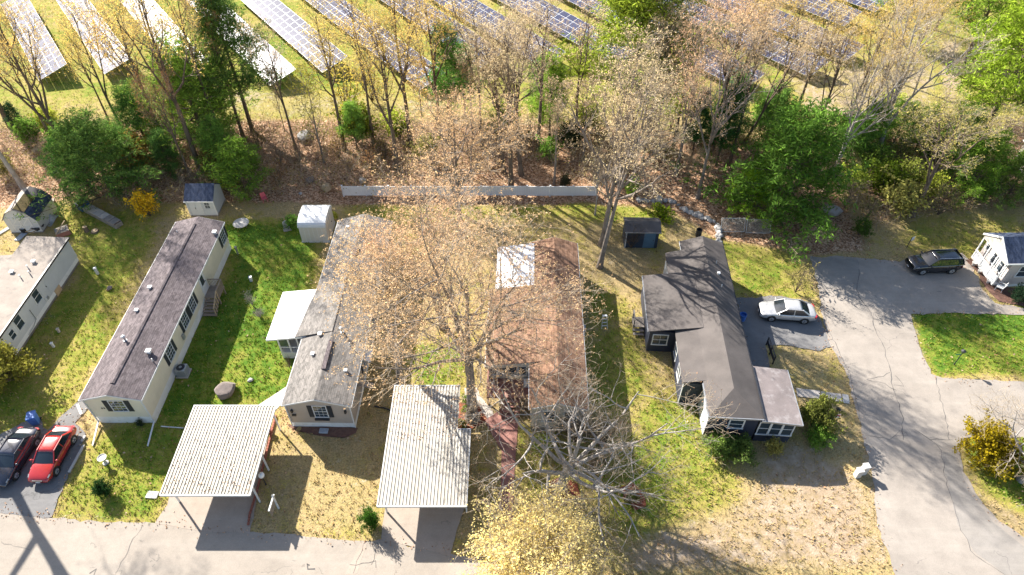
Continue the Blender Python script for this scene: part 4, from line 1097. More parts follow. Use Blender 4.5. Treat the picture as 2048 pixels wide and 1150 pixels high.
def mossy_shed():
    q = P(28, 466)
    r = empty('garden_shed', (q.x - 0.2, q.y, 0), R(3), 'white barn shed with mossy patched roof at left edge', 'shed')
    W, D = 3.1, 3.6
    prof = [(0, 0.08), (W, 0.08), (W, 1.75), (W * 0.80, 2.55), (W / 2, 2.95), (W * 0.2, 2.55), (0, 1.75)]
    extr(MB(), prof, 0, D).build('wall', 'siding_white', r)
    rp = [(W + 0.12, 1.66), (W * 0.81, 2.60), (W / 2, 3.02), (W * 0.19, 2.60), (-0.12, 1.66)]
    for i, (mat, nm) in enumerate((('plastic_navy', 'lower_roof'), ('dark_roof', 'roof'), ('tan_roof', 'roof'), ('tan_roof', 'lower_roof'))):
        (xa, za), (xb, zb) = rp[i], rp[i + 1]
        mb = MB(); mb.slab((xb, -0.14, zb), (xa, -0.14, za), (xa, D + 0.14, za), (xb, D + 0.14, zb), 0.06)
        o = mb.build(nm, 'shingle_slate' if i == 0 else mat, r)
        if i == 1 or i == 2:
            f0, f1 = (0.02, 0.98)
            ms = MB(); ms.slab((xb + (xa - xb) * f0, 0.0, zb + (za - zb) * f0 + 0.03), (xb + (xa - xb) * f1, 0.0, zb + (za - zb) * f1 + 0.03), (xb + (xa - xb) * f1, 2.5, zb + (za - zb) * f1 + 0.03), (xb + (xa - xb) * f0, 2.5, zb + (za - zb) * f0 + 0.03), 0.025)
            if i == 1: ms.build('moss_patch', 'moss', o)
    fr = wall((0, 0, 0), (W, 0, 0))
    for u0, u1 in ((0.55, 1.52), (1.56, 2.53)):
        mb = MB(); mb.wbox(fr, u0, u1, 0.12, 1.9, 0.002, 0.03); dd = mb.build('door', 'siding_white', r)
        bt = MB()
        bt.wbox(fr, u0, u0 + 0.09, 0.12, 1.9, 0.031, 0.05); bt.wbox(fr, u1 - 0.09, u1, 0.12, 1.9, 0.031, 0.05); bt.wbox(fr, u0 + 0.09, u1 - 0.09, 1.8, 1.9, 0.031, 0.05); bt.wbox(fr, u0 + 0.09, u1 - 0.09, 0.12, 0.22, 0.031, 0.05); bt.wbox(fr, u0 + 0.09, u1 - 0.09, 0.95, 1.05, 0.031, 0.05)
        for (za, zb) in ((0.2, 0.97), (1.03, 1.82)):
            bt.beam((u0 + 0.1, -0.042, za), (u1 - 0.1, -0.042, zb), 0.09, 0.012, up=(0, 1, 0))
        bt.build('door_trim', 'trim_white', dd)
    MB().box(-0.04, W + 0.04, -0.04, D + 0.04, -0.05, 0.08).build('base', 'wood_grey', r)
mossy_shed()

def navy_shed():
    q = P(1248, 495)
    W, D = 3.2, 1.9
    r = empty('garden_shed', (q.x, q.y, 0), R(-1.5), 'dark navy shed with leaf strewn roof behind the navy house', 'shed')
    MB().box(0, W, 0, D, 0, 2.1).build('wall', 'shed_navy', r)
    m = MB(); m.slab((-0.15, -0.2, 2.15), (W + 0.15, -0.2, 2.15), (W + 0.15, D / 2, 2.62), (-0.15, D / 2, 2.62), 0.07); m.slab((-0.15, D / 2, 2.62), (W + 0.15, D / 2, 2.62), (W + 0.15, D + 0.2, 2.15), (-0.15, D + 0.2, 2.15), 0.07)
    roof = m.build('roof', 'dark_roof', r)
    MB().box(-0.16, W + 0.16, -0.235, -0.202, 2.05, 2.16).build('fascia', 'metal_grey', roof)
    fr = wall((0, 0, 0), (W, 0, 0))
    door(r, fr, 2.35, 0.05, 0.95, 1.9, 'door_blue')
    MB().wbox(fr, 0.02, 0.12, 0, 2.05, 0.002, 0.03).build('corner_trim', 'trim_white', r)
navy_shed()

# ------------------------------------------------------------------ carports
def carport(label, x0, x1, y0, y1, cut, mat, notch=None, zf=2.38, zb=2.48):
    r = empty('carport', (x0, y0, 0), 0, label, 'carport')
    W, D = x1 - x0, y1 - y0
    n = int(round(W / 0.228)); pw = W / n
    def pan(depth_full):
        me = MB()
        d = depth_full; z1_ = (zb - zf) * d / D
        # U pan with raised crimps on both sides
        pr = [(-pw / 2, 0.055), (-pw / 2 + 0.035, 0.062), (-pw / 2 + 0.055, 0.012), (pw / 2 - 0.055, 0.012), (pw / 2 - 0.035, 0.062), (pw / 2 - 0.002, 0.055)]
        k = len(pr)
        vs = [(x, 0, z) for x, z in pr] + [(x, d, z + z1_) for x, z in pr] + [(pr[-1][0], 0, -0.01), (pr[0][0], 0, -0.01), (pr[-1][0], d, -0.01 + z1_), (pr[0][0], d, -0.01 + z1_)]
        fs = [(i, i + 1, k + i + 1, k + i) for i in range(k - 1)] + [(2 * k + 1, 2 * k, 2 * k + 2, 2 * k + 3), (k - 1, 2 * k, 2 * k + 2, 2 * k - 1), (0, k, 2 * k + 3, 2 * k + 1), tuple(range(k)) + (2 * k, 2 * k + 1), tuple(range(2 * k - 1, k - 1, -1)) + (2 * k + 3, 2 * k + 2)]
        return me.add(vs, fs)
    full = pan(D).build('roof_panel', mat, r)
    short = pan(notch[1]).build('roof_panel', mat, r) if notch else None
    used = {}
    for i in range(n):
        cx = (i + 0.5) * pw
        src = short if (notch and cx > notch[0]) else full
        if src in used:
            o = src.copy(); COL.objects.link(o); o.parent = r
        else: o = src; used[src] = 1
        o.location = (cx, 0, zf)
    def zz(y): return zf + (zb - zf) * y / D
    f = MB(); f.box(-0.05, W + 0.05, -0.06, -0.004, zf - 0.13, zf + 0.055); f.build('front_fascia', 'trim_white', r)
    wb = notch[0] if notch else W
    f = MB(); f.box(-0.05, wb + 0.02, D + 0.004, D + 0.05, zb - 0.1, zb + 0.06); f.build('rear_fascia', 'trim_white', r)
    if notch:
        f = MB(); f.box(wb + 0.05, W + 0.05, notch[1] + 0.004, notch[1] + 0.05, zz(notch[1]) - 0.1, zz(notch[1]) + 0.06); f.build('rear_fascia', 'trim_white', r)
    for x, d in ((-0.05, D), (W + 0.003, notch[1] if notch else D)):
        f = MB(); f.add([(x, -0.06, zf - 0.12), (x + 0.045, -0.06, zf - 0.12), (x + 0.045, d, zz(d) - 0.12), (x, d, zz(d) - 0.12), (x, -0.06, zf + 0.06), (x + 0.045, -0.06, zf + 0.06), (x + 0.045, d, zz(d) + 0.06), (x, d, zz(d) + 0.06)],
                         [(3, 2, 1, 0), (4, 5, 6, 7), (0, 1, 5, 4), (1, 2, 6, 5), (2, 3, 7, 6), (3, 0, 4, 7)]); f.build('side_fascia', 'trim_white', r)
    for y in (D * 0.12, D * 0.5, D * 0.9):
        b = MB(); b.box(0.02, wb if y > (notch[1] if notch else 1e9) else W, y - 0.05, y + 0.05, zz(y) - 0.16, zz(y) - 0.012); b.build('cross_beam', 'trim_white', r)
    posts = [(0.25, 0.75), (0.25, D * 0.5), (0.25, D - 0.5), (W - 0.12, 0.75), (W - 0.12, D * 0.45), (W - 0.12, (notch[1] if notch else D) - 0.5)]
    for i, (x, y) in enumerate(posts):
        p = MB(); p.box(x - 0.05, x + 0.05, y - 0.05, y + 0.05, -0.05, zz(y) - 0.17)
        p.beam((x, y - 0.02, 1.75), (x + (0.35 if x < 1 else -0.35), y - 0.02, zz(y) - 0.18), 0.05, 0.05)
        p.build('post', 'trim_white', r)
    return r

def carport_metal(name, col, stain, amount):
    m, nt, b = nodes(name)
    co = coord(nt)
    oi = N(nt, 'ShaderNodeObjectInfo')
    ad = N(nt, 'ShaderNodeVectorMath', operation='ADD'); L(nt, co, ad.inputs[0])
    sc = N(nt, 'ShaderNodeCombineXYZ'); L(nt, math_(nt, 'MULTIPLY', oi.outputs['Random'], 60.0), sc.inputs[0]); L(nt, math_(nt, 'MULTIPLY', oi.outputs['Random'], 37.0), sc.inputs[1]); L(nt, sc.outputs[0], ad.inputs[1])
    mp = N(nt, 'ShaderNodeMapping'); mp.inputs['Scale'].default_value = (1.0, 0.35, 1); L(nt, ad.outputs[0], mp.inputs[0])
    n1 = noise(nt, mp.outputs[0], 4.5, 4, 0.7); n2 = noise(nt, co, 0.5, 3)
    sx = N(nt, 'ShaderNodeSeparateXYZ'); L(nt, co, sx.inputs[0])
    valley = math_(nt, 'LESS_THAN', sx.outputs[2], 0.03) 
    vx = math_(nt, 'LESS_THAN', math_(nt, 'ABSOLUTE', sx.outputs[0]), 0.068)
    spots = ramp(nt, n1, [(amount, (0, 0, 0)), (amount + 0.05, (1, 1, 1))])
    tone = mix(nt, math_(nt, 'MULTIPLY', oi.outputs['Random'], 0.75), col, tuple(q * k for q, k in zip(col, (0.86, 0.80, 0.68))))
    c = mix(nt, math_(nt, 'MULTIPLY', vx, 0.5), tone, tuple(q * k for q, k in zip(col, (0.40, 0.37, 0.31))))  # shading between the ribs painted in: pan bottoms darker than the crimps
    c = mix(nt, math_(nt, 'MULTIPLY', spots, math_(nt, 'ADD', math_(nt, 'MULTIPLY', vx, 0.45), 0.42)), c, stain)
    c = mix(nt, 0.3, c, ramp(nt, n2, [(0.3, (0.75, 0.73, 0.7)), (0.7, (1.05, 1.05, 1.05))]), 'MULTIPLY')
    L(nt, c, b.inputs['Base Color']); b.inputs['Roughness'].default_value = 0.5
    M[name] = m
carport_metal('carport_stained', (0.47, 0.435, 0.37), (0.05, 0.045, 0.04), 0.565)
carport_metal('carport_clean', (0.49, 0.47, 0.435), (0.12, 0.10, 0.085), 0.66)
carport('white ribbed carport with dark leaf stains on its roof panels', -23.82, -17.75, 22.75, 29.95, None, 'carport_stained')
carport('clean white ribbed carport with a stepped rear corner', -9.0, -3.05, 21.95, 31.8, None, 'carport_clean', notch=(4.98, 5.95))

# ------------------------------------------------------------------ cars
def car(label, loc, heading, paint, L_=4.6, W_=1.78, H_=1.44, suv=False):
    r = empty('parked_car', loc, heading, label, 'car')
    h = L_ / 2; w = W_ / 2
    if suv:
        top = [(-1.0, 0.55), (-0.985, 0.95), (-0.95, 1.08), (-0.8, 1.10), (-0.4, 1.08), (0.1, 1.06), (0.42, 1.05), (0.62, 1.02), (0.85, 0.93), (0.95, 0.80), (0.99, 0.62), (1.0, 0.5)]
        belt = 1.06; gl = [(-0.965, -0.86), (0.44, 0.12)]
    else:
        top = [(-1.0, 0.55), (-0.985, 0.78), (-0.95, 0.92), (-0.75, 0.99), (-0.55, 0.98), (-0.2, 0.93), (0.1, 0.92), (0.42, 0.91), (0.62, 0.86), (0.85, 0.74), (0.95, 0.64), (0.99, 0.54), (1.0, 0.45)]
        belt = 0.92; gl = [(-0.74, -0.42), (0.44, 0.10)]
    V_, F_ = [], []
    sec = 10
    for t, zt in top:
        e = abs(t)
        ww = w * (1 - 0.20 * max(0, (e - 0.72) / 0.28) ** 2)
        zb = 0.22 + 0.10 * max(0, (e - 0.85) / 0.15)
        zt = max(zt, zb + 0.18)
        half = [(0, zb), (ww * 0.80, zb), (ww * 0.97, zb + 0.10), (ww, zb + (zt - zb) * 0.45), (ww * 0.985, zb + (zt - zb) * 0.72), (ww * 0.93, zt - 0.05), (ww * 0.84, zt - 0.005), (ww * 0.45, zt + 0.025), (0, zt + 0.035)]
        ring = [(t * h, y, z) for y, z in half] + [(t * h, -y, z) for y, z in half[-2:0:-1]]
        V_.append(ring)
    n = len(V_[0])
    mb = MB()
    flat = [p for ring in V_ for p in ring]
    fs = []
    for i in range(len(V_) - 1):
        for k in range(n):
            k2 = (k + 1) % n
            fs.append((i * n + k, i * n + k2, (i + 1) * n + k2, (i + 1) * n + k))
    fs.append(tuple(range(n - 1, -1, -1))); fs.append(tuple((len(V_) - 1) * n + k for k in range(n)))
    mb.add(flat, fs)
    body = mb.build('body', paint, r, smooth=True)
    ss = body.modifiers.new('s', 'SUBSURF'); ss.levels = 1; ss.render_levels = 2
    # greenhouse
    (xd, xc), (xa, xb) = [(a * h, b * h) for a, b in gl]
    zr = H_; wb = w * 0.90; wr = w * 0.70
    xm = (xb + xc) / 2
    def gpt(x, y, z): return (x, y, z)
    g = MB()
    # bowed windscreen and rear window
    def screen(x0, x1, name, lean):
        m_ = MB(); cols = 6
        vs = []
        for j in range(4):
            t = j / 3
            for k in range(cols + 1):
                s = k / cols * 2 - 1
                ww = (wb * 0.97 * (1 - t) + wr * 0.98 * t)
                bow = 0.10 * (1 - s * s) * (1 if lean > 0 else -1)
                vs.append((x0 + (x1 - x0) * t + bow * (1 - 0.3 * t), s * ww, belt + 0.0 + (zr - 0.045 - belt) * (t ** 0.92)))
        m_.add(vs, [(j * (cols + 1) + k, j * (cols + 1) + k + 1, (j + 1) * (cols + 1) + k + 1, (j + 1) * (cols + 1) + k) for j in range(3) for k in range(cols)])
        o_ = m_.build(name, 'car_glass', r, smooth=True)
        return o_
    screen(xa, xb, 'windscreen', 1)
    screen(xd, xc, 'rear_window', -1)
    # roof panel
    m_ = MB(); vs = []; nr, nc = 6, 8
    for j in range(nr + 1):
        t = j / nr; x = xc - 0.05 + (xb + 0.16 - xc + 0.05 - 0.02) * t
        for k in range(nc + 1):
            s = k / nc * 2 - 1
            vs.append((x, s * (wr + 0.02), zr - 0.05 + 0.05 * (1 - s ** 4) - 0.05 * (2 * t - 1) ** 4))
    m_.add(vs, [(j * (nc + 1) + k, j * (nc + 1) + k + 1, (j + 1) * (nc + 1) + k + 1, (j + 1) * (nc + 1) + k) for j in range(nr) for k in range(nc)])
    roof = m_.build('roof', paint, r, smooth=True)
    so = roof.modifiers.new('t', 'SOLIDIFY'); so.thickness = 0.04
    if suv:
        for s in (-1, 1):
            b = MB(); b.beam((xc + 0.1, s * (wr - 0.03), zr + 0.04), (xb - 0.05, s * (wr - 0.03), zr + 0.04), 0.04, 0.04); b.build('roof_rail', 'chrome', r)
    for s in (-1, 1):
        m_ = MB(); m_.add([(xd + 0.02, s * wb, belt), (xa - 0.02, s * wb, belt), (xb, s * wr, zr - 0.05), (xc, s * wr, zr - 0.05), (xd + 0.02, s * (wb - 0.06), belt), (xa - 0.02, s * (wb - 0.06), belt), (xb, s * (wr - 0.06), zr - 0.05), (xc, s * (wr - 0.06), zr - 0.05)],
                          [(0, 1, 2, 3), (7, 6, 5, 4), (0, 4, 5, 1), (1, 5, 6, 2), (2, 6, 7, 3), (3, 7, 4, 0)])
        m_.build('side_window', 'car_glass', r)
        p = MB()
        p.beam((xa + 0.03, s * wb * 0.98, belt), (xb + 0.03, s * wr, zr - 0.03), 0.07, 0.05)
        p.beam((xd - 0.02, s * wb * 0.98, belt), (xc - 0.03, s * wr, zr - 0.03), 0.14, 0.06)
        p.beam((xm + 0.02, s * (wb + 0.005), belt), (xm + 0.0, s * (wr + 0.01), zr - 0.03), 0.08, 0.03)
        p.beam((xb + 0.05, s * (wr + 0.01), zr - 0.03), (xc - 0.03, s * (wr + 0.01), zr - 0.03), 0.06, 0.05)
        p.build('pillar', paint, r)
        mi_ = MB(); mi_.tube([(xa - 0.18, s * wb, belt + 0.06), (xa - 0.16, s * (w + 0.06), belt + 0.08), (xa - 0.15, s * (w + 0.17), belt + 0.08)], [0.04, 0.09, 0.07], 8); mi_.build('mirror', paint, r, smooth=True)
        hl = MB(); hl.hexa([(h * 0.83, s * w * 0.62, 0.58), (h * 0.955, s * w * 0.56, 0.52), (h * 0.915, s * w * 0.86, 0.54), (h * 0.80, s * w * 0.93, 0.60), (h * 0.83, s * w * 0.64, 0.735 if not suv else 0.91), (h * 0.94, s * w * 0.56, 0.64 if not suv else 0.78), (h * 0.89, s * w * 0.87, 0.67 if not suv else 0.82), (h * 0.79, s * w * 0.925, 0.735 if not suv else 0.91)])
        hl.build('headlight', 'headlight', r)
        tl = MB(); tl.hexa([(-h * 0.93, s * w * 0.97, 0.68), (-h * 0.995, s * w * 0.78, 0.66), (-h * 0.995, s * w * 0.50, 0.66), (-h * 0.9, s * w * 0.5, 0.66), (-h * 0.92, s * w * 0.96, 0.88), (-h * 0.985, s * w * 0.78, 0.88), (-h * 0.985, s * w * 0.52, 0.86), (-h * 0.9, s * w * 0.5, 0.86)])
        tl.build('taillight', 'taillight', r)
        for x in (0.585 * h, -0.575 * h):
            wr_ = 0.33 if not suv else 0.37
            arch = MB(); arch.tube([(x, s * (w * 0.80), wr_ + 0.01), (x, s * (w + 0.003), wr_ + 0.01)], wr_ + 0.065, 22); arch.build('wheel_arch', 'plastic_black', r)
            t = MB(); t.tube([(x, s * (w - 0.19), wr_), (x, s * (w - 0.15), wr_), (x, s * (w - 0.0), wr_), (x, s * (w + 0.018), wr_)], [wr_ - 0.02, wr_, wr_, wr_ - 0.03], 24)
            wh = t.build('wheel', 'rubber', r, smooth=False)
            rm = MB(); rm.tube([(x, s * (w + 0.01), wr_), (x, s * (w + 0.024), wr_)], [wr_ * 0.66, wr_ * 0.64], 20)
            rm.build('rim', 'metal_grey', wh)
            sp = MB()
            for k in range(5):
                a = k * 2 * math.pi / 5
                sp.beam((x, s * (w + 0.03), wr_), (x + math.cos(a) * wr_ * 0.6, s * (w + 0.03), wr_ + math.sin(a) * wr_ * 0.6), 0.06, 0.012, up=(0, 1, 0))
            sp.build('spoke', 'chrome', wh)
    for s in (-1, 1):
        for x in (xa - 0.32, xm, xd + 0.28 if not suv else xd + 0.7):
            MB().beam((x, s * w * 0.978, 0.33), (x - 0.02, s * w * 0.962, belt - 0.07), 0.012, 0.02, up=(0, 1, 0)).build('door_seam', 'plastic_black', r)
        for x in (xm + 0.14, xd + 0.5 if not suv else xd + 0.95):
            MB().box(x - 0.08, x + 0.08, min(s * w * 0.97, s * w * 1.0), max(s * w * 0.97, s * w * 1.0), belt - 0.17, belt - 0.14).build('door_handle', paint if not suv else 'chrome', r)
        MB().beam((h * 0.40, s * w * 0.965, 0.27), (-h * 0.40, s * w * 0.965, 0.27), 0.05, 0.06).build('sill', 'plastic_black', r)
    gr = MB(); gr.box(h * 0.975, h * 1.004, -w * 0.42, w * 0.42, 0.44, 0.58); gr.build('grille', 'plastic_black', r)
    lp = MB(); lp.box(h * 1.005, h * 1.012, -0.16, 0.16, 0.36, 0.45); lp.build('number_plate', 'sign_white', r)
    lp = MB(); lp.box(-h * 1.012, -h * 1.003, -0.16, 0.16, 0.6, 0.7); lp.build('number_plate', 'sign_white', r)
    return r
car('red sedan parked nose out beside the lawn strip', (-34.0, 27.05, 0.03), R(-90 - 1), 'paint_red', 4.55, 1.74, 1.44)
car('black sedan with glossy hood parked left of the red car', (-36.75, 26.8, 0.03), R(-90 - 3), 'paint_navy', 4.75, 1.80, 1.44)
car('silver sedan on the grey driveway by the navy house', (24.45, 41.45, 0.03), R(180 - 6), 'paint_silver', 4.87, 1.85, 1.47)
car('black sport utility vehicle at the top of the turning area', (40.2, 47.65, 0.03), R(180 + 3), 'paint_black', 4.85, 1.92, 1.70, True)

# ------------------------------------------------------------------ small things in the yards
def one(name, mb, mat, label, cat, loc=(0, 0, 0), rz=0, smooth=False, bevel=0, group=None):
    o = mb.build(name, mat, None, smooth, bevel)
    o.location = loc; o.rotation_euler = (0, 0, rz)
    return tag(o, label, cat, group)

def rock(name, label, cat, px, py, sx, sy, sz, mat, seed, parent=None, sink=0.2, loc=None):
    bm = bmesh.new(); bmesh.ops.create_icosphere(bm, subdivisions=3, radius=1)
    r_ = random.Random(seed)
    planes = [(Vector((r_.gauss(0, 1), r_.gauss(0, 1), r_.gauss(0, 0.8))).normalized(), r_.uniform(0.6, 0.92)) for _ in range(11)]
    for v in bm.verts:
        p = v.co.copy()
        for nn, d in planes:
            k = p.dot(nn)
            if k > d: p -= nn * (k - d) * 0.9
        p *= 1 + r_.uniform(-0.025, 0.025)
        v.co = Vector((p.x * sx, p.y * sy, p.z * sz + sz * (1 - sink * 2)))
    me = bpy.data.meshes.new(name); bm.to_mesh(me); bm.free(); me.materials.append(M[mat])
    o = link(name, me, parent)
    q = loc if loc is not None else P(px, py)
    o.location = q; o.rotation_euler = (0, 0, r_.uniform(0, 6))
    if not parent: tag(o, label, cat)
    return o
rock('boulder', 'big brown boulder half buried in the lawn below the cream home', 'boulder', 455, 784, 1.05, 0.8, 0.55, 'boulder', 5)
rock('rock', 'small flat rock on the grass above the big boulder', 'rock', 502, 761, 0.28, 0.25, 0.12, 'stone', 6)
rock('rock', 'tan rounded rock left of the long white fence', 'rock', 655, 380, 0.75, 0.65, 0.55, 'sandstone', 7)
rock('rock', 'pale flat boulder in the brush above the white fence', 'rock', 610, 276, 1.15, 0.9, 0.5, 'stone', 8)
rock('rock', 'grey rock just above the white fence left end', 'rock', 725, 363, 0.6, 0.5, 0.3, 'stone', 9)
rock('rock', 'grey rock among leaves left of the tan rock', 'rock', 622, 362, 0.6, 0.5, 0.35, 'boulder', 10)
rock('rock', 'small pale rock in the leaf litter near the barrel shed', 'rock', 602, 389, 0.25, 0.25, 0.18, 'stone', 11)
rock('rock', 'pale boulder under the round green pine right side', 'rock', 1662, 426, 1.3, 0.9, 0.6, 'stone', 12)
rock('rock', 'brown rock in the leaves at far left wood edge', 'rock', 78, 304, 0.8, 0.7, 0.4, 'sandstone', 13)
rock('rock', 'dark rock in dry grass beside the left home lawn', 'rock', 220, 578, 0.32, 0.28, 0.2, 'boulder', 14)
rock('rock', 'grey stone in the leaves below the dark pine', 'rock', 110, 346, 0.6, 0.4, 0.22, 'stone', 15)

# air conditioner beside the cream home
def ac_unit():
    q = P(365, 757)
    r = empty('air_conditioner', (q.x - 0.05, q.y + 0.05, 0), 0, 'grey outdoor air conditioner unit against the cream home wall', 'air conditioner')
    MB().box(-0.5, 0.5, -0.05, 0.95, 0, 0.08).build('base', 'concrete', r)
    m = MB(); m.box(-0.4, 0.4, 0.05, 0.85, 0.08, 0.85); m.build('casing', 'metal_grey', r, bevel=0.05)
    for k in range(9): MB().box(-0.41, 0.41, 0.04, 0.86, 0.14 + k * 0.075, 0.165 + k * 0.075).build('louvre', 'galvanised', r)
    m = MB(); m.lathe([(0.34, 0.84), (0.34, 0.875), (0.28, 0.88)], 20, (0, 0.45, 0)); m.build('fan_guard', 'metal_dark', r)
    m = MB(); m.lathe([(0.12, 0.87), (0.12, 0.9), (0.02, 0.905)], 14, (0, 0.45, 0)); m.build('fan_hub', 'metal_grey', r)
ac_unit()

def wheelie_bin(label, px, py, rz, body, lid):
    q = P(px, py)
    r = empty('recycling_bin', q, rz, label, 'bin')
    m = MB(); m.hexa([(-0.24, -0.28, 0.08), (0.24, -0.28, 0.08), (0.24, 0.26, 0.08), (-0.24, 0.26, 0.08), (-0.3, -0.36, 0.98), (0.3, -0.36, 0.98), (0.3, 0.34, 0.98), (-0.3, 0.34, 0.98)]); m.build('body', body, r, bevel=0.03)
    m = MB(); m.hexa([(-0.33, -0.42, 0.985), (0.33, -0.42, 0.985), (0.33, 0.38, 0.985), (-0.33, 0.38, 0.985), (-0.30, -0.36, 1.05), (0.30, -0.36, 1.05), (0.30, 0.34, 1.10), (-0.30, 0.34, 1.10)]); m.build('lid', lid, r, bevel=0.03)
    m = MB(); m.beam((-0.28, 0.44, 1.0), (0.28, 0.44, 1.0), 0.04); m.build('handle', lid, r)
    for s in (-1, 1):
        m = MB(); m.tube([(s * 0.24, 0.3, 0.12), (s * 0.31, 0.3, 0.12)], 0.12, 14); m.build('wheel', 'rubber', r)
wheelie_bin('blue wheeled recycling bin behind the black sedan', 74, 846, R(20), 'plastic_blue', 'plastic_blue')

def barrel(label, px, py, mat, rr=0.29, hh=0.8, name='barrel', rim=True):
    q = P(px, py)
    r = empty(name, q, 0, label, name.replace('_', ' '))
    m = MB(); m.lathe([(rr * 0.86, 0), (rr * 0.95, hh * 0.3), (rr, hh * 0.95), (rr * 1.05, hh), (rr * 0.93, hh), (rr * 0.8, hh * 0.4), (0.01, hh * 0.38)], 18); m.build('body', mat, r)
    for z in (0.33, 0.66):
        m = MB(); m.lathe([(rr * 1.0, hh * z - 0.02), (rr * 1.04, hh * z), (rr * 1.0, hh * z + 0.02)], 18); m.build('hoop', mat, r)
barrel('blue plastic bin standing against the navy house wall', 1483, 640, 'plastic_blue', 0.3, 0.75, 'bin')
barrel('dark metal barrel on grass behind the navy house', 1396, 472, 'metal_dark', 0.3, 0.85)
barrel('black bucket in front of the mossy shed doors', 51, 464, 'plastic_black', 0.32, 0.55, 'bucket')

def birdbath():
    q = P(212, 926)
    r = empty('birdbath', q, 0, 'pale stone birdbath standing on the front lawn', 'birdbath')
    m = MB(); m.lathe([(0.22, 0), (0.22, 0.06), (0.1, 0.12), (0.08, 0.4), (0.12, 0.62)], 16); m.build('pedestal', 'concrete_white', r)
    m = MB(); m.lathe([(0.1, 0.62), (0.28, 0.68), (0.33, 0.76), (0.30, 0.76), (0.22, 0.71), (0.02, 0.70)], 22); m.build('bowl', 'concrete_white', r)
birdbath()
one('slab', MB().box(-0.42, 0.42, -0.28, 0.28, -0.03, 0.07), 'concrete_white', 'white square slab lying on the front lawn', 'slab', P(305, 990), R(-4), bevel=0.02)
one('meter_cover', MB().box(-0.35, 0.35, -0.22, 0.22, 0, 0.14), 'tarp_grey', 'grey meter cover on mulch below taupe home window', 'cover', P(648, 863) + Vector((0, 0, 0.03)), R(-3), bevel=0.04)
one('slab', MB().box(-0.3, 0.3, -0.25, 0.25, -0.02, 0.08), 'concrete_white', 'pale paving slab right of the bare tree', 'slab', P(1199, 977), R(10), bevel=0.02)
one('plank', MB().box(-0.10, 0.10, -0.6, 0.6, 0, 0.09), 'concrete_white', 'white plank lying on the path beside the cream home', 'plank', P(160, 820) + Vector((0, 0, 0.036)), R(38))
one('edging', MB().box(-0.09, 0.09, -1.15, 1.15, -0.02, 0.12), 'concrete_white', 'white concrete edging strip right of the red car', 'edging', P(154, 918) + Vector((0, 0, 0.02)), R(-2), bevel=0.02)
one('edging', MB().box(-0.09, 0.09, -0.25, 0.25, -0.02, 0.12), 'concrete_white', 'short white edging piece behind the red car', 'edging', P(168, 878) + Vector((0, 0, 0.02)), R(-8), bevel=0.02)
one('drain_pipe', MB().tube([(-0.9, 0, 0.05), (0.9, 0, 0.05)], 0.045, 8), 'plastic_white', 'thin white drain pipe on shaded grass by the cream home', 'pipe', P(345, 855), R(-5))
one('garden_hose', MB().tube([(-0.9, 0, 0.06), (-0.2, 0.05, 0.07), (0.7, -0.05, 0.06)], 0.06, 8), 'plastic_black', 'black hose end on shaded grass right of taupe home', 'hose', P(770, 818), R(-14))

def round_table():
    q = P(484, 452)
    r = empty('garden_table', q, 0, 'round white garden table on shaded grass', 'table')
    m = MB(); m.lathe([(0.78, 0.38), (0.80, 0.40), (0.80, 0.43), (0.78, 0.45), (0.05, 0.455)], 28); m.build('table_top', 'concrete_white', r)
    m = MB(); m.lathe([(0.3, 0), (0.28, 0.05), (0.2, 0.2), (0.28, 0.38)], 16); m.build('leg', 'concrete', r)
round_table()
def stone_marker():
    q = P(575, 460)
    r = empty('stone_slab', q, R(20), 'upright grey stone slab beside green perennials', 'stone')
    m = MB(); extr(m, [(-0.3, 0), (0.3, 0), (0.3, 0.95), (0.2, 1.12), (0, 1.2), (-0.2, 1.12), (-0.3, 0.95)], -0.1, 0.1); m.build('slab', 'stone', r, bevel=0.03)
    MB().box(-0.4, 0.4, -0.18, 0.18, -0.02, 0.06).build('base', 'stone', r)
stone_marker()
def yard_chair(label, px, py, rz, mat, s=1.0):
    r = empty('garden_chair', P(px, py), rz, label, 'chair')
    MB().box(-0.25 * s, 0.25 * s, -0.25 * s, 0.25 * s, 0.40 * s, 0.44 * s).build('seat', mat, r)
    b = MB(); b.hexa([(-0.25 * s, 0.22 * s, 0.44 * s), (0.25 * s, 0.22 * s, 0.44 * s), (0.25 * s, 0.26 * s, 0.44 * s), (-0.25 * s, 0.26 * s, 0.44 * s), (-0.25 * s, 0.33 * s, 0.9 * s), (0.25 * s, 0.33 * s, 0.9 * s), (0.25 * s, 0.37 * s, 0.9 * s), (-0.25 * s, 0.37 * s, 0.9 * s)]); b.build('backrest', mat, r)
    for x in (-0.22, 0.22):
        for y in (-0.22, 0.22): MB().beam((x * s, y * s, 0.4 * s), (x * 1.15 * s, y * 1.2 * s, 0), 0.04 * s).build('leg', mat, r)
        MB().beam((x * 1.15 * s, -0.22 * s, 0.62 * s), (x * 1.15 * s, 0.28 * s, 0.64 * s), 0.05 * s, 0.03 * s).build('armrest', mat, r)
yard_chair('small red garden chair in the leaves behind the lawn', 530, 402, R(35), 'sign_red')
yard_chair('white garden chair at the beige house corner', 1996, 580, R(-130), 'plastic_white', 1.1)

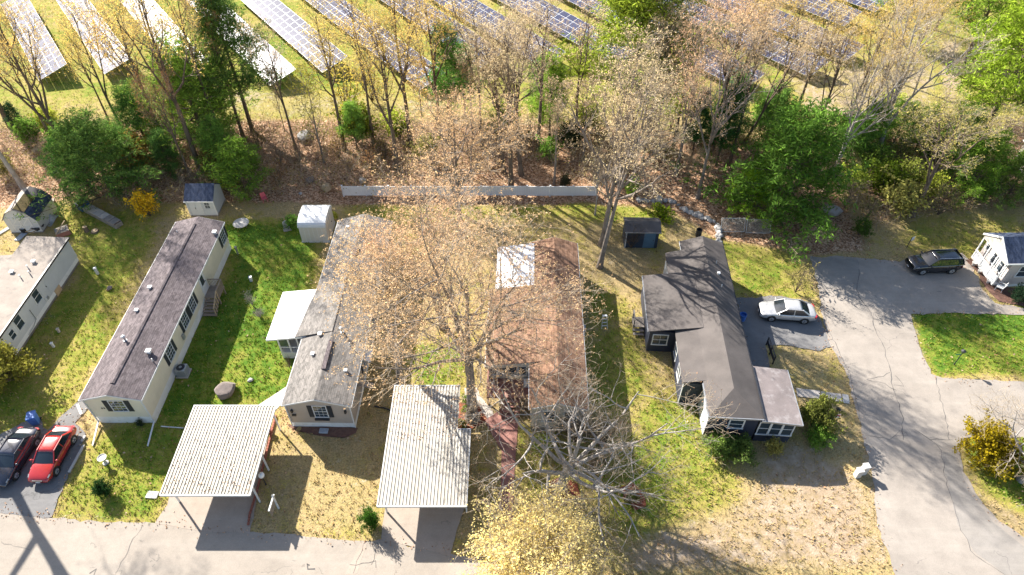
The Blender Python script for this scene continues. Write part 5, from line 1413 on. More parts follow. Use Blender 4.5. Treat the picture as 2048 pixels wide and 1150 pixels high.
# long planter with blue tub, stumps, boards near the left shed
def planter():
    a = P(176, 420); b = P(240, 454)
    d = (b - a); ln = d.length; ang = math.atan2(d.y, d.x)
    r = empty('raised_planter', a, ang, 'long raised wooden planter row on the lawn by the woods', 'planter')
    m = MB(); m.box(0, ln, -0.42, -0.36, 0, 0.5); m.box(0, ln, 0.36, 0.42, 0, 0.5); m.box(0, 0.06, -0.36, 0.36, 0, 0.5); m.box(ln - 0.06, ln, -0.36, 0.36, 0, 0.5); m.build('frame', 'wood_grey', r)
    MB().box(0.06, ln - 0.06, -0.36, 0.36, 0.02, 0.4).build('soil', 'mulch_brown', r)
    n = 6
    for k in range(n):
        x0 = 0.1 + k * (ln - 0.2) / n; x1 = x0 + (ln - 0.2) / n - 0.08
        MB().box(x0, x1, -0.44, 0.44, 0.501, 0.57).build('board', 'concrete' if k < 4 else 'wood_grey', r)
    q = P(170, 417)
    r2 = empty('tub', q, ang, 'blue open tub at the end of the planter row', 'tub')
    t = MB(); t.box(-0.55, 0.4, -0.5, 0.5, 0, 0.08); t.box(-0.55, -0.47, -0.5, 0.5, 0.08, 0.8); t.box(0.32, 0.4, -0.5, 0.5, 0.08, 0.8); t.box(-0.47, 0.32, -0.5, -0.43, 0.08, 0.8); t.box(-0.47, 0.32, 0.43, 0.5, 0.08, 0.8); t.build('body', 'plastic_navy', r2)
    MB().box(-0.47, 0.32, -0.43, 0.43, 0.1, 0.45).build('soil', 'mulch_brown', r2)
planter()
def stump(label, px, py, rr, hh):
    r = empty('tree_stump', P(px, py), 0, label, 'stump')
    m = MB(); m.lathe([(rr * 1.25, -0.05), (rr * 1.05, 0.08), (rr, hh)], 14); m.build('bark', 'bark_brown', r)
    m = MB(); m.lathe([(rr * 0.93, hh), (rr * 0.9, hh + 0.015), (0.02, hh + 0.02)], 14); m.build('cut_face', 'wood_fresh', r)
stump('upright log stump on the lawn near the planter', 174, 462, 0.22, 0.55)
stump('low round cut stump with pale top on the lawn', 190, 463, 0.34, 0.14)
def sled():
    r = empty('wooden_crate', P(128, 468), R(35), 'tilted brown wooden crate beside the left home roof', 'crate')
    for k in range(5): MB().box(-0.6, 0.6, -0.55 + k * 0.22, -0.36 + k * 0.22, 0.55, 0.6).build('plank', 'wood_grey', r)
    for y in (-0.55, 0.5): MB().box(-0.62, 0.62, y, y + 0.06, 0.05, 0.549).build('side', 'deck_red', r)
    MB().beam((-0.55, -0.5, 0.62), (0.6, 0.7, 1.0), 0.08, 0.05).build('handle', 'wood_fresh', r)
sled()
def shed_clutter():
    r = empty('wheelbarrow', P(80, 462), R(65), 'dark wheelbarrow leaning by the mossy shed side', 'wheelbarrow')
    m = MB(); m.hexa([(-0.3, -0.25, 0.3), (0.35, -0.25, 0.3), (0.35, 0.25, 0.3), (-0.3, 0.25, 0.3), (-0.5, -0.38, 0.6), (0.55, -0.38, 0.6), (0.55, 0.38, 0.6), (-0.5, 0.38, 0.6)]); m.build('tray', 'metal_dark', r)
    MB().tube([(0.6, -0.05, 0.2), (0.6, 0.05, 0.2)], 0.2, 16).build('wheel', 'rubber', r)
    for y in (-0.25, 0.25): MB().beam((0.55, y * 0.3, 0.22), (-1.1, y * 1.2, 0.62), 0.05).build('handle', 'wood_fresh', r)
    one('board', MB().box(-0.3, 0.3, -0.6, 0.6, 0.02, 0.08), 'tarp_grey', 'grey flat board lying before the mossy shed', 'board', P(42, 474), R(-10))
    # tarp-covered heap: lumpy sheet
    bm = bmesh.new(); bmesh.ops.create_grid(bm, x_segments=14, y_segments=14, size=0.9)
    r_ = random.Random(4)
    hs = [(r_.uniform(-0.5, 0.5), r_.uniform(-0.5, 0.5), r_.uniform(0.3, 0.7)) for _ in range(6)]
    for v in bm.verts:
        v.co.z = 0.02 + max(h_ * math.exp(-((v.co.x - a) ** 2 + (v.co.y - b) ** 2) / 0.12) for a, b, h_ in hs)
    me = bpy.data.meshes.new('tarp'); bm.to_mesh(me); bm.free(); me.materials.append(M['tarp_grey'])
    o = link('tarp_heap', me); o.location = P(93, 442); tag(o, 'blue grey tarp heap against the mossy shed', 'tarp')
    # split firewood: logs as parts
    w = empty('woodpile', P(86, 416), R(-48), 'weathered woodpile behind the mossy shed', 'woodpile')
    r_ = random.Random(8)
    for k in range(18):
        x = -1.5 + (k % 9) * 0.34; z = 0.14 + (k // 9) * 0.26
        MB().tube([(x, -0.45 + r_.uniform(-0.1, 0.1), z), (x + r_.uniform(-0.06, 0.06), 0.45, z + r_.uniform(-0.03, 0.03))], r_.uniform(0.11, 0.15), 8).build('log', 'wood_fresh' if k % 3 else 'wood_grey', w)
    one('crate', MB().box(-0.5, 0.5, -0.4, 0.4, 0, 0.55).box(-0.53, 0.53, -0.43, 0.43, 0.551, 0.6), 'wood_grey', 'tan wooden box beside the woodpile', 'box', P(102, 412), R(20))
    one('pipe_stack', MB().tube([(-0.9, 0, 0.06), (0.9, 0, 0.06)], 0.05, 8).tube([(-0.8, 0.16, 0.06), (1.0, 0.2, 0.06)], 0.05, 8).tube([(-0.9, -0.16, 0.06), (0.7, -0.12, 0.06)], 0.05, 8), 'plastic_white', 'white pipes lying left of the flat roofed home', 'pipes', P(6, 464), R(60))
shed_clutter()

def pedestal(label, px, py, hgt, mat='plastic_white', s=0.22, name='utility_pedestal'):
    r = empty(name, P(px, py), R(8), label, 'utility box')
    MB().box(-s / 2, s / 2, -s / 2, s / 2, -0.02, hgt).build('casing', mat, r, bevel=0.03)
    MB().box(-s / 2 - 0.025, s / 2 + 0.025, -s / 2 - 0.025, s / 2 + 0.025, hgt - 0.02, hgt + 0.06).build('cap', mat, r, bevel=0.02)
pedestal('white utility pedestal in the middle of the left yard', 196, 548, 0.75)
pedestal('small white pedestal on grass near the left home', 108, 694, 0.5, s=0.18)
pedestal('small tan post box on shaded soil by the left home', 119, 664, 0.4, 'concrete', s=0.18)
pedestal('white lawn marker in the cream home shadow', 503, 562, 0.5, s=0.25)
pedestal('left one of two pale utility boxes by the street', 1713, 952, 0.85, 'lattice_grey', 0.4)
pedestal('right one of two pale utility boxes by the street', 1724, 946, 1.0, 'lattice_grey', 0.4)
pedestal('metal meter post at the cream home back corner', 476, 508, 0.9, 'metal_grey', 0.16)

def lamp_post(label, px, py, hgt, globe='metal_dark', sign=None, ball=False):
    r = empty('lamp_post', P(px, py), 0, label, 'lamp')
    m = MB(); m.lathe([(0.07, 0), (0.05, 0.15), (0.038, 0.3), (0.034, hgt - 0.25)], 10); m.build('post', 'metal_dark', r)
    if ball:
        m = MB(); m.lathe([(0.08, hgt - 0.25), (0.19, hgt - 0.14), (0.22, hgt), (0.19, hgt + 0.14), (0.08, hgt + 0.21), (0.01, hgt + 0.22)], 16); m.build('globe', 'lamp_globe', r, smooth=True)
    else:
        m = MB(); m.lathe([(0.07, hgt - 0.25), (0.15, hgt - 0.05), (0.16, hgt)], 10); m.build('lantern', 'window_glass', r)
        m = MB(); m.lathe([(0.2, hgt), (0.17, hgt + 0.05), (0.05, hgt + 0.13), (0.01, hgt + 0.18)], 10); m.build('lamp_cap', 'metal_dark', r)
    if sign:
        mat, x0, x1, z0, z1 = sign
        MB().box(x0, x1, -0.02, 0.0, z0, z1).build('sign_plate', mat, r)
        if mat == 'sign_white':
            MB().box(x0 + 0.01, x1 - 0.01, -0.026, -0.021, z0 + (z1 - z0) * 0.5, z1 - 0.01).build('sign_band', 'sign_red', r)
    return r
lamp_post('black lamp post with green street sign on the right lawn', 1908, 729, 1.75, sign=('sign_green', -0.45, -0.02, 1.25, 1.38))
lamp_post('black lamp post with small red and white sign near the sunroom', 1661, 846, 1.85, sign=('sign_white', 0.04, 0.42, 0.75, 1.15))
lamp_post('globe lamp on a short black post beside the stained carport', 532, 969, 1.3, ball=True)

def sale_sign():
    r = empty('sign_post', P(558, 1017), R(-2), 'white hanging sign post on shaded grass beside the road', 'sign')
    MB().box(-0.05, 0.05, -0.05, 0.05, -0.05, 1.85).build('post', 'trim_white', r)
    m = MB(); m.hexa([(-0.06, -0.06, 1.851), (0.06, -0.06, 1.851), (0.06, 0.06, 1.851), (-0.06, 0.06, 1.851), (-0.01, -0.01, 1.95), (0.01, -0.01, 1.95), (0.01, 0.01, 1.95), (-0.01, 0.01, 1.95)]); m.build('finial', 'trim_white', r)
    MB().box(-0.045, 0.045, -1.05, 0.18, 1.62, 1.71).build('arm', 'trim_white', r)
    MB().box(-0.012, 0.012, -0.98, -0.12, 0.85, 1.5).build('sign_panel', 'wood_grey', r)
    MB().box(-0.014, 0.014, -0.98, -0.12, 1.525, 1.60).build('rider_panel', 'sign_white', r)
    for y in (-0.85, -0.25): MB().box(-0.006, 0.006, y - 0.006, y + 0.006, 1.5, 1.62).build('chain', 'metal_dark', r)
sale_sign()
def mail_sign():
    r = empty('yard_sign', P(1814, 494), R(25), 'small white yard sign at the wood edge left of the black car', 'sign')
    MB().box(-0.03, 0.03, -0.03, 0.03, 0, 1.3).build('post', 'metal_dark', r)
    MB().box(-0.02, 0.38, -0.06, -0.035, 0.85, 1.3).build('sign_panel', 'sign_white', r)
mail_sign()
def step_ladder():
    r = empty('step_ladder', P(1207, 650), R(5), 'white step ladder on shaded grass right of the brown home', 'ladder')
    for x in (-0.25, 0.25):
        MB().beam((x, -0.45, 0), (x * 0.75, 0, 1.2), 0.06, 0.04).build('rail', 'galvanised', r)
        MB().beam((x, 0.45, 0), (x * 0.75, 0.03, 1.2), 0.04, 0.03).build('rear_leg', 'galvanised', r)
    for k in range(1, 4): MB().box(-0.24 + 0.02 * k, 0.24 - 0.02 * k, -0.45 + 0.11 * k - 0.06, -0.45 + 0.11 * k + 0.06, 0.3 * k - 0.02, 0.3 * k).build('tread', 'galvanised', r)
    MB().box(-0.2, 0.2, -0.1, 0.1, 1.2, 1.24).build('top_cap', 'plastic_white', r)
step_ladder()

# brick kerb along the stained carport
def brick_kerb():
    r = empty('brick_kerb', (0, 0, 0), 0, 'low red brick kerb along the right side of the stained carport', 'kerb')
    path = [P(552, 832), P(534, 905), P(514, 985), P(500, 1030), P(497, 1052)]
    me = None; acc = 0
    for i in range(len(path) - 1):
        a, b = path[i], path[i + 1]; d = b - a; n = int(d.length / 0.23)
        for k in range(n):
            p = a + d * ((k + 0.5) / n)
            for zi in range(2):
                if me is None:
                    o = MB().box(-0.105, 0.105, -0.06, 0.06, 0, 0.085).build('brick', 'brick_red', r); me = o.data
                else: o = link('brick', me, r)
                o.location = (p.x, p.y, 0.0 + zi * 0.09); o.rotation_euler = (0, 0, math.atan2(d.y, d.x) + rnd.gauss(0, 0.03))
brick_kerb()

# flower pots
def pot(label, px, py, mat='concrete_white', s=1.0, plant=True):
    r = empty('flower_pot', P(px, py) + Vector((0, 0, 0.035)), 0, label, 'pot')
    m = MB(); m.lathe([(0.13 * s, 0), (0.2 * s, 0.32 * s), (0.23 * s, 0.33 * s), (0.23 * s, 0.38 * s), (0.18 * s, 0.38 * s), (0.02, 0.33 * s)], 16); m.build('pot', mat, r)
    if plant:
        m = MB(); r_ = random.Random(px)
        for k in range(14):
            a = r_.uniform(0, 6.28); q = Vector((math.cos(a), math.sin(a), 0)) * r_.uniform(0.1, 0.28) * s
            m.beam((0, 0, 0.34 * s), (q.x, q.y, (0.45 + r_.uniform(0, 0.25)) * s), 0.05 * s, 0.015 * s)
        m.build('plant', 'flower_purple', r)
pot('white flower pot in the mulch by the black car', 1946, 531, s=1.0, plant=False)
pot('pale round pot nearer the beige house porch', 1958, 537, s=1.1, plant=False)
pot('small white pot at the mulch bed middle', 1957, 546, s=0.8, plant=False)
pot('white pot left of the bare tree mulch ring', 1098, 1002, s=1.2, plant=False)
pot('purple leafed pot in the mulch by the bare tree', 1122, 998, 'brick_red', 1.3)
pot('second purple pot right of the bare tree trunk', 1142, 1002, 'brick_red', 1.1)
pot('red pot with leaning plant beside the stained carport post', 541, 866, 'brick_red', 1.1)
pot('low white stone ornament in the beige house mulch', 1975, 566, s=0.9, plant=False)

# ------------------------------------------------------------------ fence, lattice, stone walls
def vinyl_fence():
    y = 58.9; x0, x1 = -18.1, 9.0
    r = empty('vinyl_fence', (x0, y, 0), 0, 'long white vinyl privacy fence at the wood edge', 'fence')
    n = 11; w = (x1 - x0) / n
    board = None; post = None
    for i in range(n + 1):
        if post is None:
            post = MB().box(-0.065, 0.065, -0.065, 0.065, -0.05, 1.38).box(-0.085, 0.085, -0.085, 0.085, 1.381, 1.42).build('post', 'fence_vinyl', r)
            o = post
        else: o = link('post', post.data, r)
        o.location = (i * w, 0, 0)
    for i in range(n):
        dz = rnd.uniform(-0.04, 0.04)
        for zz in (0.12, 1.21):
            o = link('rail', MB().box(0.066, w - 0.066, -0.03, 0.03, 0, 0.11).build('rail', 'fence_vinyl', r).data, r) if False else MB().box(i * w + 0.066, (i + 1) * w - 0.066, -0.03, 0.03, zz + dz, zz + dz + 0.11).build('rail', 'fence_vinyl', r)
        k = 12; bw = (w - 0.14) / k
        for j in range(k):
            if board is None:
                board = MB().box(0.003, bw - 0.003, -0.012, 0.012, 0, 0.97).build('board', 'fence_vinyl', r); o = board
            else: o = link('board', board.data, r)
            o.location = (i * w + 0.07 + j * bw, rnd.uniform(-0.003, 0.003), 0.235 + dz)
vinyl_fence()
def lattice_panels():
    for i, (a, b, lab) in enumerate((((1441, 464), (1489, 464), 'left grey lattice panel leaning at the wood edge'), ((1491, 466), (1540, 467), 'right grey lattice panel leaning at the wood edge'))):
        A, B = P(*a), P(*b); d = B - A; w = d.length; hgt = 1.45
        r = empty('lattice_panel', A, math.atan2(d.y, d.x), lab, 'lattice', 'lattice panels at the wood edge')
        piv = R(-28)
        fr = MB(); fr.box(0, w, -0.03, 0.03, 0, 0.06); fr.box(0, w, -0.03, 0.03, hgt - 0.06, hgt); fr.box(0, 0.06, -0.028, 0.028, 0.06, hgt - 0.06); fr.box(w - 0.06, w, -0.028, 0.028, 0.06, hgt - 0.06)
        o = fr.build('frame', 'lattice_grey', r); o.rotation_euler = (piv, 0, 0)
        st = MB()
        k = -int(hgt / 0.16)
        while k * 0.16 < w:
            for s in (1, -1):
                xa, za, xb, zb = k * 0.16, 0.05, k * 0.16 + hgt, 0.05 + hgt
                if xa < 0: za += -xa; xa = 0
                if xb > w: zb -= xb - w; xb = w
                zb = min(zb, hgt - 0.05); xb = min(xb, xa + (zb - za))
                if xb - xa > 0.05:
                    if s == 1: st.beam((xa, 0.006, za), (xb, 0.006, zb), 0.012, 0.04, up=(0, 1, 0))
                    else: st.beam((w - xa, -0.006, za), (w - xb, -0.006, zb), 0.012, 0.04, up=(0, 1, 0))
            k += 1
        o = st.build('lattice', 'lattice_grey', r); o.rotation_euler = (piv, 0, 0); o['kind'] = 'stuff'
lattice_panels()
def stone_wall(label, path, n, s=1.0, seed=1):
    r = empty('stone_wall', P(*path[0]), 0, label, 'stone wall')
    w = [P(*p) for p in path]; base = w[0]
    tot = sum((w[i + 1] - w[i]).length for i in range(len(w) - 1))
    r_ = random.Random(seed)
    for k in range(n):
        t = (k + 0.5) / n * tot
        for i in range(len(w) - 1):
            l_ = (w[i + 1] - w[i]).length
            if t <= l_: p = w[i].lerp(w[i + 1], t / l_); break
            t -= l_
        sz = r_.uniform(0.18, 0.34) * s
        o = rock('stone', '', '', 0, 0, sz * r_.uniform(0.9, 1.35), sz, sz * 0.75, 'stone' if r_.random() < 0.75 else 'concrete_white', seed * 100 + k, parent=r, loc=p - base + Vector((r_.gauss(0, 0.08), r_.gauss(0, 0.08), 0)))
stone_wall('curved row of stones edging the orange leaf litter', [(1270, 402), (1310, 404), (1340, 401), (1358, 412)], 14, 0.9, 2)
stone_wall('pale stone row curving down toward the lattice', [(1362, 416), (1380, 426), (1400, 434), (1428, 446)], 14, 1.15, 3)
stone_wall('dry stone wall stub behind the navy house', [(1434, 450), (1436, 466), (1440, 486)], 14, 1.2, 4)
rock('rock', 'grey boulder on the stone row by the leaf litter', 'rock', 1318, 404, 0.5, 0.45, 0.5, 'stone', 41)

# ------------------------------------------------------------------ solar field
def solar():
    m, nt, b = nodes('solar_cell')
    co = coord(nt)
    sx = N(nt, 'ShaderNodeSeparateXYZ'); L(nt, co, sx.inputs[0])
    lx = math_(nt, 'LESS_THAN', math_(nt, 'FRACT', math_(nt, 'MULTIPLY', sx.outputs[0], 6.3)), 0.07)
    ly = math_(nt, 'LESS_THAN', math_(nt, 'FRACT', math_(nt, 'MULTIPLY', sx.outputs[1], 6.3)), 0.07)
    oi = N(nt, 'ShaderNodeObjectInfo')
    base = ramp(nt, oi.outputs['Random'], [(0.0, (0.035, 0.038, 0.075)), (1.0, (0.055, 0.056, 0.10))])
    c = mix(nt, math_(nt, 'MULTIPLY', math_(nt, 'MAXIMUM', lx, ly), 0.6), base, (0.22, 0.23, 0.26))
    L(nt, c, b.inputs['Base Color']); b.inputs['Roughness'].default_value = 0.15; b.inputs['Specular IOR Level'].default_value = 0.22
    M['solar_cell'] = m
    plain('solar_frame', (0.80, 0.80, 0.80), 0.4, 0.05, 3, 25, 0.05)
    PL, PW, gap = 1.64, 0.99, 0.025
    tilt = math.atan2(1.17, 3.88)
    pm = MB()
    pm.box(0, PL, -PW, 0, -0.04, 0.0, 0)
    pm.add([(0.022, -PW + 0.022, 0.004), (PL - 0.022, -PW + 0.022, 0.004), (PL - 0.022, -0.022, 0.004), (0.022, -0.022, 0.004)], [(0, 1, 2, 3)], 1)
    src = pm.build('panel', ['solar_frame', 'solar_cell']); pme = src.data
    bpy.data.objects.remove(src)
    for i_, (px, py, ln, lab) in enumerate([
        (78, 161, 30, 'leftmost solar panel row at the top left corner'),
        (209, 148, 32, 'second solar panel row from the left'),
        (365, 155, 34, 'third solar panel row from the left, near end behind pine'),
        (540, 172, 38, 'fourth solar row, partly behind the dark pine'),
        (645, 145, 33, 'fifth solar row with bright grass strip on its left'),
        (841, 179, 40, 'sixth solar row ending behind golden tree'),
        (962, 135, 34, 'seventh solar row behind the small green pine'),
        (1087, 136, 33, 'eighth solar row behind the multi stemmed tree'),
        (1240, 136, 34, 'ninth solar row ending left of the big bright pine'),
        (1487, 181, 42, 'tenth solar row running under the big bright pine'),
        (1619, 154, 38, 'eleventh solar row behind the budding trees at right'),
        (1691, 122, 30, 'twelfth solar row ending on yellow grass at right'),
        (1688, 52, 18, 'thirteenth solar row with its end near the top edge'),
        (1750, 24, 10, 'last solar row at the top, beside right pines')]):
        q = P(px, py, 1.0)
        r = empty('solar_array', (q.x, q.y, 0), R(126.5), lab, 'solar panels', 'solar panel rows in the field')
        nl = int(ln / (PL + gap))
        first = True
        for i in range(nl):
            dz = -0.02 * (i // 6 % 3)
            for j in range(4):
                s = j * (PW + gap)
                o = link('panel', pme, r, (i * (PL + gap), -s * math.cos(tilt), 1.0 + dz + s * math.sin(tilt)), (-tilt, 0, 0))
        for s in (0.8, 3.2):
            b_ = MB(); b_.beam((0.1, -s * math.cos(tilt), 1.0 + s * math.sin(tilt) - 0.12), (nl * (PL + gap) - 0.1, -s * math.cos(tilt), 1.0 + s * math.sin(tilt) - 0.12), 0.06, 0.1); b_.build('rail', 'galvanised', r)
        k = 0.9
        while k < nl * (PL + gap):
            for s in (0.8, 3.2):
                MB().beam((k, -s * math.cos(tilt), -0.1), (k, -s * math.cos(tilt), 1.0 + s * math.sin(tilt) - 0.17), 0.08).build('post', 'galvanised', r)
            k += 4.2
solar()

# ------------------------------------------------------------------ vegetation
def unit(a): return a / np.maximum(np.linalg.norm(a, axis=-1, keepdims=True), 1e-9)
def tubes(pts, rad, sides):
    """pts (n,k,3), rad (n,k) -> quads"""
    n, k, _ = pts.shape
    T = np.empty_like(pts); T[:, 1:-1] = pts[:, 2:] - pts[:, :-2]; T[:, 0] = pts[:, 1] - pts[:, 0]; T[:, -1] = pts[:, -1] - pts[:, -2]
    T = unit(T)
    ref = np.where(np.abs(T[..., 2:3]) < 0.9, np.array([0, 0, 1.0]), np.array([1.0, 0, 0]))
    U = unit(np.cross(T, ref)); W = np.cross(T, U)
    a = np.arange(sides) * 2 * np.pi / sides
    ring = pts[:, :, None, :] + rad[:, :, None, None] * (np.cos(a)[None, None, :, None] * U[:, :, None, :] + np.sin(a)[None, None, :, None] * W[:, :, None, :])
    idx = np.arange(n * k * sides).reshape(n, k, sides); nx_ = np.roll(idx, -1, axis=2)
    q = np.stack([nx_[:, :-1], idx[:, :-1], idx[:, 1:], nx_[:, 1:]], -1).reshape(-1, 4)
    return ring.reshape(-1, 3), q
def join(parts):
    V, Q, b = [], [], 0
    for v, q in parts:
        V.append(v); Q.append(q + b); b += len(v)
    return np.concatenate(V), np.concatenate(Q)
def grow(rs, par, prad, m, t0, t1, ang, length, k, up=0.1, wob=0.12, r_ratio=0.6, rmin=0.008, tipr=0.25, droop=0.0, lenf=None):
    """m children on every parent polyline"""
    n, kp, _ = par.shape
    t = (np.arange(m)[None, :] + rs.rand(n, m)) / m
    t = t0 + (t1 - t0) * t
    f = t * (kp - 1); i = np.clip(f.astype(int), 0, kp - 2); w = (f - i)[..., None]
    ar = np.arange(n)[:, None]
    pos = par[ar, i] * (1 - w) + par[ar, i + 1] * w
    tan = unit(par[ar, i + 1] - par[ar, i])
    pr = prad[ar, i] * (1 - w[..., 0]) + prad[ar, i + 1] * w[..., 0]
    # spread the azimuth with the golden angle so that branches fill all sides
    ref = np.where(np.abs(tan[..., 2:3]) < 0.9, np.array([0, 0, 1.0]), np.array([1.0, 0, 0]))
    U = unit(np.cross(tan, ref)); W = np.cross(tan, U)
    az = np.arange(m)[None, :] * 2.4 + rs.rand(n, 1) * 6.28 + rs.randn(n, m) * 0.35
    A = (ang[0] + (ang[1] - ang[0]) * rs.rand(n, m))[..., None]
    d = tan * np.cos(A) + (U * np.cos(az)[..., None] + W * np.sin(az)[..., None]) * np.sin(A)
    ln = length * (0.7 + 0.6 * rs.rand(n, m))
    if lenf is not None: ln = ln * lenf(t)
    pos = pos.reshape(-1, 3); d = unit(d.reshape(-1, 3)); ln = ln.reshape(-1)
    r0 = np.maximum(pr.reshape(-1) * r_ratio, rmin)
    pts = np.empty((n * m, k, 3)); pts[:, 0] = pos
    for s in range(1, k):
        d = unit(d + rs.randn(n * m, 3) * wob + np.array([0, 0, up - droop * s / k]))
        pts[:, s] = pts[:, s - 1] + d * (ln / (k - 1))[:, None]
    rad = r0[:, None] * (1 - (1 - tipr) * np.linspace(0, 1, k)[None, :])
    return pts, np.maximum(rad, rmin * 0.6)
def leaves(rs, c, size, aspect=0.6, flat=0.0):
    """one quad for each centre, turned at random"""
    n = len(c)
    a = unit(rs.randn(n, 3) * np.array([1, 1, 1 - flat])); b = unit(np.cross(a, rs.randn(n, 3)))
    s = size * (0.6 + 0.8 * rs.rand(n)); a = a * s[:, None] * 0.5; b = b * (s * aspect)[:, None] * 0.5
    V = np.stack([c - a * 0.9, c - b, c + a * 1.1, c + b], 1).reshape(-1, 3)
    return V, np.arange(4 * n).reshape(n, 4), np.repeat(rs.rand(n), 4)

def along(rs, pts, m, t0=0.3, t1=1.0, jit=0.05):
    n, k, _ = pts.shape
    t = t0 + (t1 - t0) * rs.rand(n, m); t[:, 0] = t1
    f = t * (k - 1); i = np.clip(f.astype(int), 0, k - 2); w = (f - i)[..., None]
    ar = np.arange(n)[:, None]
    p = pts[ar, i] * (1 - w) + pts[ar, i + 1] * w
    return (p + rs.randn(n, m, 3) * jit).reshape(-1, 3)

PROTO = {}
def deciduous(name, seed, h, r0, cb, spread, n1, n2, n3, n4, l1, buds, bsize, barkm, leaders=0, ang1=(0.5, 1.0), up1=0.12, trunk_top=0.92, wob=0.10, sprays=1, bare_low=False, twig='twig', thick=1.0, lead_ang=(0.25, 0.6), lead_len=0.55):
    rs = np.random.RandomState(seed)
    k = 12
    z = np.linspace(0, 1, k)
    tr = np.zeros((1, k, 3)); tr[0, :, 2] = z * h * trunk_top
    wob_ = np.cumsum(rs.randn(k, 2) * 0.018 * h / 4, 0); wob_[0] = 0
    tr[0, :, :2] = wob_ * (z[:, None])
    trad = (r0 * (1 - 0.82 * z ** 0.8))[None, :]; trad[0, 0] = r0 * 1.35
    parts = [tubes(tr, trad, 10)]
    par, prad = tr, trad
    if leaders:
        ld, lr = grow(rs, tr, trad, leaders, cb * 0.75, cb * 1.25, lead_ang, h * lead_len, 9, 0.14, 0.08, 0.75, 0.03, 0.2)
        parts.append(tubes(ld, lr, 7))
        sub = np.empty((1 + leaders, k, 3)); sr = np.empty((1 + leaders, k))
        sub[0] = tr[0]; sr[0] = trad[0]
        xs = np.linspace(0, 8, k)
        for i in range(leaders):
            for a in range(3): sub[1 + i, :, a] = np.interp(xs, np.arange(9), ld[i, :, a])
            sr[1 + i] = np.interp(xs, np.arange(9), lr[i])
        p1, r1 = [], []
        a, b = grow(rs, sub[:1], sr[:1], n1, cb, 1.0, ang1, l1, 7, up1, wob, 0.55, 0.02, 0.22, lenf=lambda t: (1.15 - 0.75 * ((t - cb) / (1 - cb)) ** 1.3))
        c, d = grow(rs, sub[1:], sr[1:], max(3, int(n1 * 0.7)), 0.3, 1.0, ang1, l1 * 0.75, 7, up1, wob, 0.6, 0.018, 0.22, lenf=lambda t: 1.2 - 0.6 * t)
        b1 = np.concatenate([a, c]); br1 = np.concatenate([b, d])
    else:
        b1, br1 = grow(rs, tr, trad, n1, cb, 1.0, ang1, l1, 7, up1, wob, 0.55, 0.02, 0.22, lenf=lambda t: (1.15 - 0.75 * ((t - cb) / (1 - cb)) ** 1.3))
    br1 = br1 * thick
    parts.append(tubes(b1, br1, 5))
    b2, br2 = grow(rs, b1, br1, n2, 0.25, 1.0, (0.45, 1.0), l1 * 0.42, 5, 0.10, 0.14, 0.62, 0.018, 0.35, lenf=lambda t: 1.2 - 0.5 * t)
    parts.append(tubes(b2, br2, 4))
    b3, br3 = grow(rs, b2, br2, n3, 0.25, 1.0, (0.4, 1.0), l1 * 0.19, 4, 0.08, 0.18, 0.6, 0.010, 0.45)
    parts.append(tubes(b3, br3, 3))
    tips = b3
    if n4:
        b4, br4 = grow(rs, b3, br3, n4, 0.3, 1.0, (0.4, 1.0), l1 * 0.085, 3, 0.08, 0.2, 0.6, 0.007, 0.6)
        parts.append(tubes(b4, br4, 3)); tips = b4
    nthick = sum(len(q) for v, q in parts[:-2 if n4 else -1])
    V, Q = join(parts)
    wm = npmesh(name + '_wood', V, Q, M[barkm], smooth=True)
    wm.materials.append(M['twig_light'])
    mi = np.zeros(len(Q), dtype=np.int32); mi[nthick:] = 1
    wm.polygons.foreach_set('material_index', mi)
    cm = None
    if buds:
        c = along(rs, tips, buds, 0.35, 1.0, bsize * 0.35)
        nc_ = len(c)
        if sprays > 1: c = (c[:, None, :] + rs.randn(len(c), sprays, 3) * bsize * 0.6).reshape(-1, 3)
        LV, LQ, LT = leaves(rs, c, bsize, 0.5)
        LT = np.clip(0.5 * LT + 0.5 * np.repeat(rs.rand(nc_), sprays * 4), 0, 1)
        cm = npmesh(name + '_leaf', LV, LQ, M['bud'], LT)
    PROTO[name] = (wm, cm, h)

def pine(name, seed, h, r0, base, R0, nw, per, dens, cs, profile=0.8):
    rs = np.random.RandomState(seed)
    k = 10; z = np.linspace(0, 1, k)
    tr = np.zeros((1, k, 3)); tr[0, :, 2] = z * h; tr[0, :, :2] = np.cumsum(rs.randn(k, 2) * 0.012 * h / 4, 0) * z[:, None]
    trad = (r0 * (1 - 0.9 * z))[None, :]
    b1, br1 = grow(rs, tr, trad, nw * per, base, 0.985, (1.1, 1.65), R0, 6, 0.06, 0.07, 0.4, 0.015, 0.3, lenf=lambda t: 0.12 + 0.95 * (1 - ((t - base) / (1 - base))) ** profile * (0.55 + 0.9 * rs.rand(*t.shape)))
    b2, br2 = grow(rs, b1, br1, 7, 0.25, 1.0, (0.5, 1.0), R0 * 0.33, 4, 0.10, 0.1, 0.6, 0.01, 0.4, lenf=lambda t: 1.2 - 0.5 * t)
    V, Q = join([tubes(tr, trad, 8), tubes(b1, br1, 4), tubes(b2, br2, 3)])
    wm = npmesh(name + '_wood', V, Q, M['bark_brown'], smooth=True)
    c = np.concatenate([along(rs, b2, dens, 0.15, 1.0, cs * 0.35), along(rs, b1, dens, 0.45, 1.0, cs * 0.4)])
    cl = (c[:, None, :] + rs.randn(len(c), 8, 3) * cs * np.array([0.42, 0.42, 0.20])).reshape(-1, 3)
    LV, LQ, LT = leaves(rs, cl, cs * 0.8, 0.20)
    # whole tufts share a shade so that the crown shows light and dark clumps
    clump = np.repeat(rs.rand(len(c)), 8 * 4)
    PROTO[name] = (wm, npmesh(name + '_leaf', LV, LQ, M['needle'], np.clip(0.55 * clump + 0.45 * LT, 0, 1)), h)

